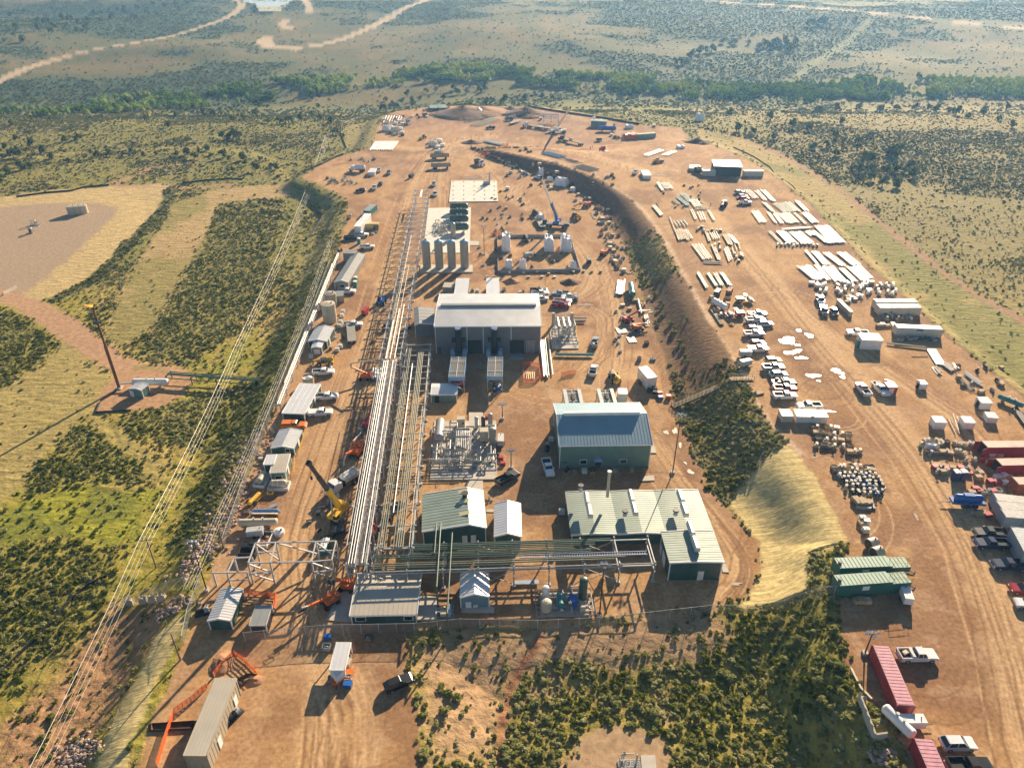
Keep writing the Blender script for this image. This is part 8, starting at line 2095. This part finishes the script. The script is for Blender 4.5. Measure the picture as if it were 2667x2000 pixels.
def lightpole(f, base, top, label, box=False):
 g, zt = up(f, base, top); H = zt - g.z
 r = empty('floodlight_pole', g, 0, label, 'light pole', 'floodlight poles')
 MB().cyl((0, 0, 0), (0, 0, H), .14, 8, .08).build('pole', DARK, r)
 MB().box(-1.0, 1.0, -.05, .05, H - .1, H).box(-.05, .05, -.7, .7, H - .35, H - .25).build('crossarm', DARK, r)
 for x, y in ((-.9, 0), (-.35, .5), (.35, .5), (.9, 0), (0, -.6)): MB().cbox((x, y - .1, H + .12), (.45, .3, .4), 0, (R(25), 'X')).build('floodlight', WS, r)
 MB().box(-.4, .4, -.4, .4, 0, .5).build('footing', CONC, r)
lightpole('M7', (1570, 690), (1605, 240), 'floodlight pole at the front fence by the vessel skid')
lightpole('M5', (1060, 700), (1178, 245), 'tall floodlight pole at the embankment foot')
lightpole('L6', (1490, 380), (1400, 40), 'floodlight pole at the near left corner')
lightpole('M4', (1225, 195), (1228, 20), 'short floodlight pole on a drum behind the process pad')
lightpole('M4', (1332, 800), (1340, 590), 'short floodlight pole beside the black pickup')
lightpole('R1', (45, 1060), (45, 770), 'floodlight pole left of the containment'.replace('left of', 'beside'))
lightpole('R7', (835, 340), (858, 170), 'short lamp post at the head of the pink container')
# ================================================================== heaps, rocks, puddles, trees
def heap(f, x, y, sx, sy, h, m, label, seed):
 g = G(f, x, y); n = 26; vs, fs = [], []
 for i in range(n + 1):
  for j in range(n + 1):
   u, v = (i / n - .5) * 2, (j / n - .5) * 2; d = math.hypot(u, v)
   nn = fbm(np.array([u * 2.0 + seed]), np.array([v * 2.0]), .7, 3, seed)[0]
   z = max(0, 1 - d * (1.0 + .5 * (nn - .5))) ** .9 * h * (.75 + .6 * nn)
   vs.append((u * sx, v * sy, z - .15))
 for i in range(n):
  for j in range(n): k = i * (n + 1) + j; fs.append((k, k + n + 1, k + n + 2, k + 1))
 me = bpy.data.meshes.new('soil_heap'); me.from_pydata(vs, [], fs); me.materials.append(m)
 o = bpy.data.objects.new('soil_heap', me); COL.objects.link(o); o.location = g
 return tag(o, label, 'soil heap', 'soil heaps')
for i, a in enumerate([('T2', 880, 735, 24, 20, 5.2, SOILM, 'largest dark soil heap at the far end of the pad'), ('T2', 1000, 720, 20, 16, 3.8, SOILR, 'reddish soil heap merging with the largest one'), ('T2', 1275, 735, 16, 14, 4.8, SOILM, 'pointed dark soil heap on the far lot'), ('T2', 1178, 702, 7, 6, 2.2, SOILM, 'small dark soil heap between the bigger ones'),
        ('T3', 265, 850, 8, 6, 2.4, SOILM, 'dark soil heap at the yard corner'), ('T3', 305, 860, 4, 3, 1.4, SOILM, 'small soil heap by the yard corner'), ('M3', 1165, 140, 3.4, 2.6, 1.4, SOILR, 'small red soil heap behind the hall'), ('M3', 1800, 150, 4.0, 3.0, 1.5, SOILM, 'brown soil heap in front of the containment wall'), ('L6', 1600, 905, 2.2, 2.8, 1.2, SOILR, 'red soil heap beside the netted pit'), ('L6', 1830, 1030, 2.0, 1.4, .7, SOILR, 'low red soil heap at the netted pit'), ('T2', 930, 915, 7, 5, 1.8, SOILM, 'dark soil heap where the berm begins')]): heap(*a, 30 + i)
MUD = mat('trench_floor', (.10, .055, .03), .95, var=.25)
for pts, lab in (([(1092, 1392), (1400, 1380), (1405, 1325), (1095, 1345)], 'dark open trench running under the tan trailer'), ([(1700, 1100), (1845, 990), (1790, 985), (1690, 1030)], 'dark pit floor inside the orange netting')):
 ps = [G('L6', *p) for p in pts]; c = sum(ps, Vector()) / 4; mb = MB()
 q = [(p - c) * 1.0 for p in ps]
 for i in range(4):
  a, b = q[i], q[(i + 1) % 4]; a2, b2 = a * 1.18, b * 1.18
  mb.face([a2 + Vector((0, 0, -.05)), b2 + Vector((0, 0, -.05)), b + Vector((0, 0, .38)), a + Vector((0, 0, .38))]); mb.face([a + Vector((0, 0, .38)), b + Vector((0, 0, .38)), b * .93 + Vector((0, 0, .03)), a * .93 + Vector((0, 0, .03))])
 mb.face([p * .93 + Vector((0, 0, .03)) for p in q])
 tag(mb.build('trench', MUD, None, c), lab, 'trench')
def rockpile(f, pts, n, s, label, wd, group='rock piles'):
 line_ = [G(f, *p) for p in pts]; o = line_[0]; mb = MB(); g = random.Random(n)
 for i in range(n):
  t = g.random() * (len(line_) - 1); k = int(t); p = line_[k].lerp(line_[min(k + 1, len(line_) - 1)], t - k)
  x, y = p.x + g.gauss(0, wd), p.y + g.gauss(0, wd); r_ = s * g.uniform(.4, 1.3)
  mb.ball((x - o.x, y - o.y, gz(x, y) - o.z + r_ * .3), r_, 6, 4, g.uniform(.7, 1.4), g.uniform(.7, 1.3), .7, .5, i)
 ob = mb.build('rocks', ROCKM, None, o)
 ob.data.polygons.foreach_set('use_smooth', [False] * len(ob.data.polygons))
 ob['kind'] = 'stuff'; ob['label'] = label
 return ob
rockpile('P', [(555, 1400), (620, 1240), (680, 1110)], 600, .34, 'pale riprap rocks below the outer fence', 2.2)
rockpile('P', [(480, 1480), (520, 1440), (560, 1410)], 150, .38, 'pale riprap rocks at the corner', 1.8)
rockpile('L6', [(480, 1600), (560, 1540), (640, 1570)], 200, .34, 'pile of pinkish rocks at the near left', 1.4)
rockpile('L6', [(1120, 560), (1250, 500), (1330, 470)], 70, .4, 'rocks under the crossing fence', .9)
rockpile('R7', [(900, 1130), (960, 1250), (1030, 1310)], 46, .34, 'pale rocks below the retaining wall', 1.0)
for i, (x, y) in enumerate([(935, 480), (1040, 468), (1105, 462), (1168, 448)]):
 a = G('L6', x, y)
 o = wrapped('L6', x, y, 1.5, .9, 1.4, 'pale fabric block hung on the crossing fence, number'.replace(', number', (', first from the pole', ', second from the pole', ', third from the pole', ', last toward the corner')[i]), 80 + i, .2, TANKB)
 o.name = 'fabric_block'; o['category'] = 'fabric block'; o['group'] = 'fabric blocks on the fence'
def puddle(f, x, y, sx, sy, label, seed):
 g = random.Random(seed); c = G(f, x, y); n = 40; pts = []
 ph = [g.uniform(0, 6.28) for _ in range(6)]
 for k in range(n):
  t = 2 * pi * k / n; q = 1 + sum(.22 / (m + 1) * sin((m + 2) * t + ph[m]) for m in range(6)) * 1.4
  pts.append((cos(t) * sx * .62 * q, sin(t) * sy * .62 * q, 0))
 z = max(gz(c.x + a, c.y + b_) for a, b_, _ in pts) - c.z + .05
 o = MB().face([(a, b_, z) for a, b_, _ in pts]).build('puddle_water', PUD, None, c); o['kind'] = 'structure'
PUD = mat('muddy_water', (.30, .22, .15), .3, 0, var=.1, spec=.6)
for i, (f, x, y, sx, sy) in enumerate(PUDDLES):
 if sx: puddle(f, x, y, sx, sy, '', i)
# individual dark junipers and bushes
SM = [clump_mesh('sage_bush', 170, 1.3, 1.3, .32, 440 + i, LEAF_BUSH, 6) for i in range(4)]
JM = [trunk_into('juniper_bush', 1.2, .14, LEAF_DARK, BARK, (150, 1.3, 2.3, .5, 400 + i)) for i in range(4)]
def juniper(p, s, label, group, ms):
 o = bpy.data.objects.new('sage_bush' if ms is SM else 'juniper_bush', ms[rnd.randrange(4)]); COL.objects.link(o)
 o.location = p - Vector((0, 0, .1)); o.scale = (s, s, s * rnd.uniform(.8, 1.2)); o.rotation_euler = (0, 0, rnd.uniform(0, 6.28))
 tag(o, label, 'bush', group)
JR = [('T1', [(620, 1012), (440, 1045), (690, 985), (840, 975), (870, 990), (920, 1000), (1005, 995), (1130, 1000), (1200, 995), (1270, 975), (1330, 965), (1350, 1000), (1410, 985), (1440, 1010), (1470, 1030), (1560, 1025), (1575, 1058), (1635, 1098), (1665, 1025), (1740, 1075), (1770, 1085), (1490, 1100), (1780, 1140), (1245, 1020), (580, 985), (740, 960)], 1.5, 'dark round bush in the cluster above the mown strip'),
   ('T1', [(1430, 890), (1460, 895), (1500, 885), (1530, 890), (1080, 815), (940, 775), (1240, 730), (1310, 745), (1370, 748), (1450, 750), (1490, 775), (1560, 770), (1640, 740), (1720, 790), (1790, 795), (1850, 790), (1930, 780), (2000, 750), (2050, 770), (2120, 790), (2040, 690), (2150, 860), (2000, 640), (1130, 750)], 2.0, 'dark bush on the slope before the wooded valley'),
   ('T1', [(20, 1190), (60, 1120), (120, 1070), (150, 1090), (30, 1010), (90, 1015), (130, 1000), (190, 1075), (330, 1020), (280, 980), (200, 945), (100, 905), (180, 860), (330, 775), (80, 810), (30, 960), (420, 905), (500, 900)], 1.9, 'dark bush at the left edge before the valley'),
   ('T2', [(380, 650), (550, 650), (490, 668), (520, 618), (430, 690), (460, 685), (410, 692), (365, 705), (550, 685), (800, 610), (840, 605), (815, 580), (970, 580), (1015, 582), (990, 595), (1060, 660), (1030, 658), (1140, 650), (1150, 640), (1225, 635), (1270, 640), (1380, 632), (1330, 605), (1440, 640), (640, 600), (700, 590), (750, 640), (900, 600), (920, 560), (600, 640)], 2.0, 'dark bush on the rise behind the far lot'),
   ('T3', [(1090, 828), (1130, 850), (1220, 858), (1300, 825), (1035, 878), (1260, 935), (1320, 940), (1420, 930), (1400, 920), (1440, 945), (1280, 975), (1240, 985), (1300, 1015), (1390, 1045), (1440, 1025), (1500, 1030), (1530, 1000), (1190, 1020), (1230, 1030), (1300, 1080), (1365, 1110), (1450, 1120), (1085, 930), (960, 890), (720, 830), (835, 770), (920, 780), (550, 790), (500, 780), (590, 800), (1550, 1060), (1470, 900)], 2.1, 'dark round bush in the thicket beyond the outer track'),
   ('T3', [(1350, 670), (1560, 660), (1690, 670), (1765, 672), (1880, 705), (1805, 690), (1640, 655), (1450, 660), (1230, 655), (1095, 660), (980, 690), (1970, 680), (2100, 660), (2060, 720), (2140, 760), (1120, 740), (700, 720), (460, 690), (530, 660)], 2.2, 'dark bush along the near edge of the wooded valley'),
   ('T3', [(630, 285), (660, 280), (690, 275), (720, 285), (740, 270), (760, 285), (790, 265), (800, 290), (820, 310), (850, 265), (640, 300), (700, 295), (280, 322), (320, 315), (350, 312), (230, 360), (130, 382), (170, 388), (420, 260), (460, 275), (485, 265), (570, 265), (930, 160), (960, 155), (990, 150), (1040, 195), (1020, 150), (1160, 355), (1210, 130)], 3.2, 'dark tree clump on the far hillside'),
   ('T1', [(250, 150), (300, 165), (350, 180), (400, 130), (450, 145), (500, 160), (560, 140), (600, 100), (640, 90), (700, 75), (760, 70), (800, 85), (250, 200), (330, 220), (420, 190), (490, 210), (560, 190), (640, 140), (720, 130), (950, 105), (1000, 100), (860, 130), (980, 40), (1060, 45), (1130, 40), (1150, 75), (1200, 30), (100, 240), (150, 270), (30, 270), (100, 190), (70, 110), (160, 80), (880, 60)], 3.4, 'dark tree on the far left hillside'),
   ('R8', [(210, 160), (280, 140), (250, 150), (300, 410), (340, 420), (390, 450), (320, 510), (300, 380), (380, 440), (1170, 440), (1330, 470), (1400, 545), (1160, 520), (1540, 290), (1600, 280), (1590, 320), (1380, 310), (1530, 400), (1670, 430), (1770, 320), (1800, 330), (1870, 400), (1870, 440), (1790, 470), (1720, 670), (1760, 590), (650, 750), (620, 700), (860, 560), (940, 640), (790, 720), (870, 740), (1000, 640), (740, 400), (800, 470), (700, 430), (1280, 390), (1220, 480), (2170, 150), (2130, 160), (1540, 580), (1640, 540)], .8, 'large sage bush on the sandy slope before the plant'),
   ('R7', [(320, 250), (240, 280), (420, 380), (560, 100), (570, 170), (530, 420), (600, 440), (640, 300), (450, 600), (600, 580), (700, 620), (480, 760), (560, 820), (380, 500), (250, 900), (480, 1020), (600, 1180), (120, 1220), (300, 1080), (160, 420), (300, 620), (650, 700), (520, 690), (420, 900), (690, 900), (80, 60), (150, 150), (420, 60)], .85, 'large sage bush in the dense brush beside the pink container'),
   ('R2', [(1400, 370), (1440, 400), (1410, 440), (1470, 480), (1420, 520), (1520, 600), (1560, 640), (1550, 700), (1620, 800), (1650, 860), (1680, 940), (1560, 1150), (1560, 1260), (1620, 1280), (1640, 1370), (1700, 1020), (1500, 1050), (1350, 290), (1390, 620), (1720, 1500), (1690, 1480)], .8, 'green bush on the embankment face')]
for f, pts, s, lab in JR:
 for x, y in pts:
  juniper(G(f, x, y) if f not in ('T1', 'T3', 'T2') else None or G(f, x, y), s * rnd.uniform(.65, 1.2), lab, 'individual dark bushes', SM if f[0] == 'R' else JM)
# ================================================================== people
def person(f, x, y, rz, cloth, label):
 P = [(0, 0, .95), (0, 0, 1.2), (0, 0, 1.45), (0, 0, 1.56), (0, .01, 1.70), (-.1, 0, .90), (-.12, .03, .5), (-.13, 0, .08), (-.13, .14, .05), (.1, 0, .90), (.13, -.05, .5), (.15, -.12, .08), (.15, .02, .05), (-.2, 0, 1.42), (-.27, -.02, 1.15), (-.26, .1, .9), (-.26, .14, .8), (.2, 0, 1.42), (.28, .02, 1.15), (.25, .16, .95), (.24, .22, .87)]
 E = [(0, 1), (1, 2), (2, 3), (3, 4), (0, 5), (5, 6), (6, 7), (7, 8), (0, 9), (9, 10), (10, 11), (11, 12), (2, 13), (13, 14), (14, 15), (15, 16), (2, 17), (17, 18), (18, 19), (19, 20)]
 r = [.16, .15, .16, .06, .11, .1, .075, .05, .05, .1, .075, .05, .05, .075, .055, .045, .04, .075, .055, .045, .04]
 me = bpy.data.meshes.new('person'); me.from_pydata(P, E, []); o = bpy.data.objects.new('person', me); COL.objects.link(o)
 sk = o.modifiers.new('skin', 'SKIN')
 for i, q in enumerate(r): me.skin_vertices[0].data[i].radius = (q, q * .8)
 me.skin_vertices[0].data[0].use_root = True
 o.modifiers.new('smooth', 'SUBSURF').levels = 1
 me.materials.append(cloth); o.location = G(f, x, y) + Vector((0, 0, -.01)); o.rotation_euler = (0, 0, rz)
 tag(o, label, 'person')
 h = MB().ball((0, .01, 1.80), .15, 10, 6, 1, 1.1, .7).build('hard_hat', WS, o)
HIV = mat('work_clothes_dark', (.05, .06, .10), .8, var=.2)
person('T2', 1690, 958, .5, HIV, 'person in dark work clothes standing behind the flatbed semi')
person('T2', 1704, 952, 2.0, mat('work_clothes_orange', (.45, .12, .04), .8), 'person in orange work clothes next to the flatbed semi')
person('R3', 738, 325, 1.0, HIV, 'person in dark work clothes walking down the yard road')
# ------------------------------------------------------------------ light, air and camera
def build_light():
 el, az = R(21), R(24)
 w = bpy.data.worlds.new('World'); scene.world = w; w.use_nodes = True
 nt = w.node_tree; bg = nt.nodes['Background']
 sk = nt.nodes.new('ShaderNodeTexSky'); sk.sky_type = 'NISHITA'; sk.sun_disc = False
 sk.sun_elevation = el; sk.sun_rotation = az; sk.altitude = 2000
 nt.links.new(sk.outputs[0], bg.inputs['Color']); bg.inputs['Strength'].default_value = .048
 l = bpy.data.lights.new('sun', 'SUN'); l.energy = 5.0; l.angle = R(.5); l.color = (1.0, .83, .61)
 o = bpy.data.objects.new('sun', l); COL.objects.link(o)
 d = Vector((sin(az) * cos(el), cos(az) * cos(el), sin(el)))
 o.rotation_euler = d.to_track_quat('Z', 'Y').to_euler(); o.location = d * 300
def build_haze():
 me = bpy.data.meshes.new('haze')
 bm = bmesh.new(); bmesh.ops.create_cube(bm, size=1); bm.to_mesh(me); bm.free()
 o = bpy.data.objects.new('haze', me); COL.objects.link(o)
 o.scale = (6400, 3600, 210); o.location = (0, 1650, 80)
 o['kind'] = 'stuff'
 m, nt, b = nodes_of('haze_air'); nt.nodes.remove(b)
 v = nt.nodes.new('ShaderNodeVolumePrincipled')
 v.inputs['Color'].default_value = (.26, .56, 1, 1); v.inputs['Density'].default_value = .00021; v.inputs['Anisotropy'].default_value = .35; v.inputs['Absorption Color'].default_value = (1, 1, 1, 1)
 nt.links.new(v.outputs[0], nt.nodes['Material Output'].inputs['Volume'])
 me.materials.append(m)
def build_camera():
 c = bpy.data.cameras.new('camera'); c.sensor_fit = 'HORIZONTAL'; c.sensor_width = 36; c.lens = 36 * FPX / 2667; c.clip_end = 8000; c.clip_start = 1
 o = bpy.data.objects.new('camera', c); COL.objects.link(o)
 o.location = (0, 0, CH); o.rotation_euler = (pi / 2 - TH, 0, 0)
 scene.camera = o
build_light(); build_camera(); build_haze()
vs = scene.view_settings
vs.view_transform = 'Standard'; vs.look = 'None'; vs.gamma = 1; vs.exposure = 1.18
scene.cycles.use_denoising = True
scene.cycles.max_bounces = 6; scene.cycles.transparent_max_bounces = 12; scene.cycles.volume_bounces = 0
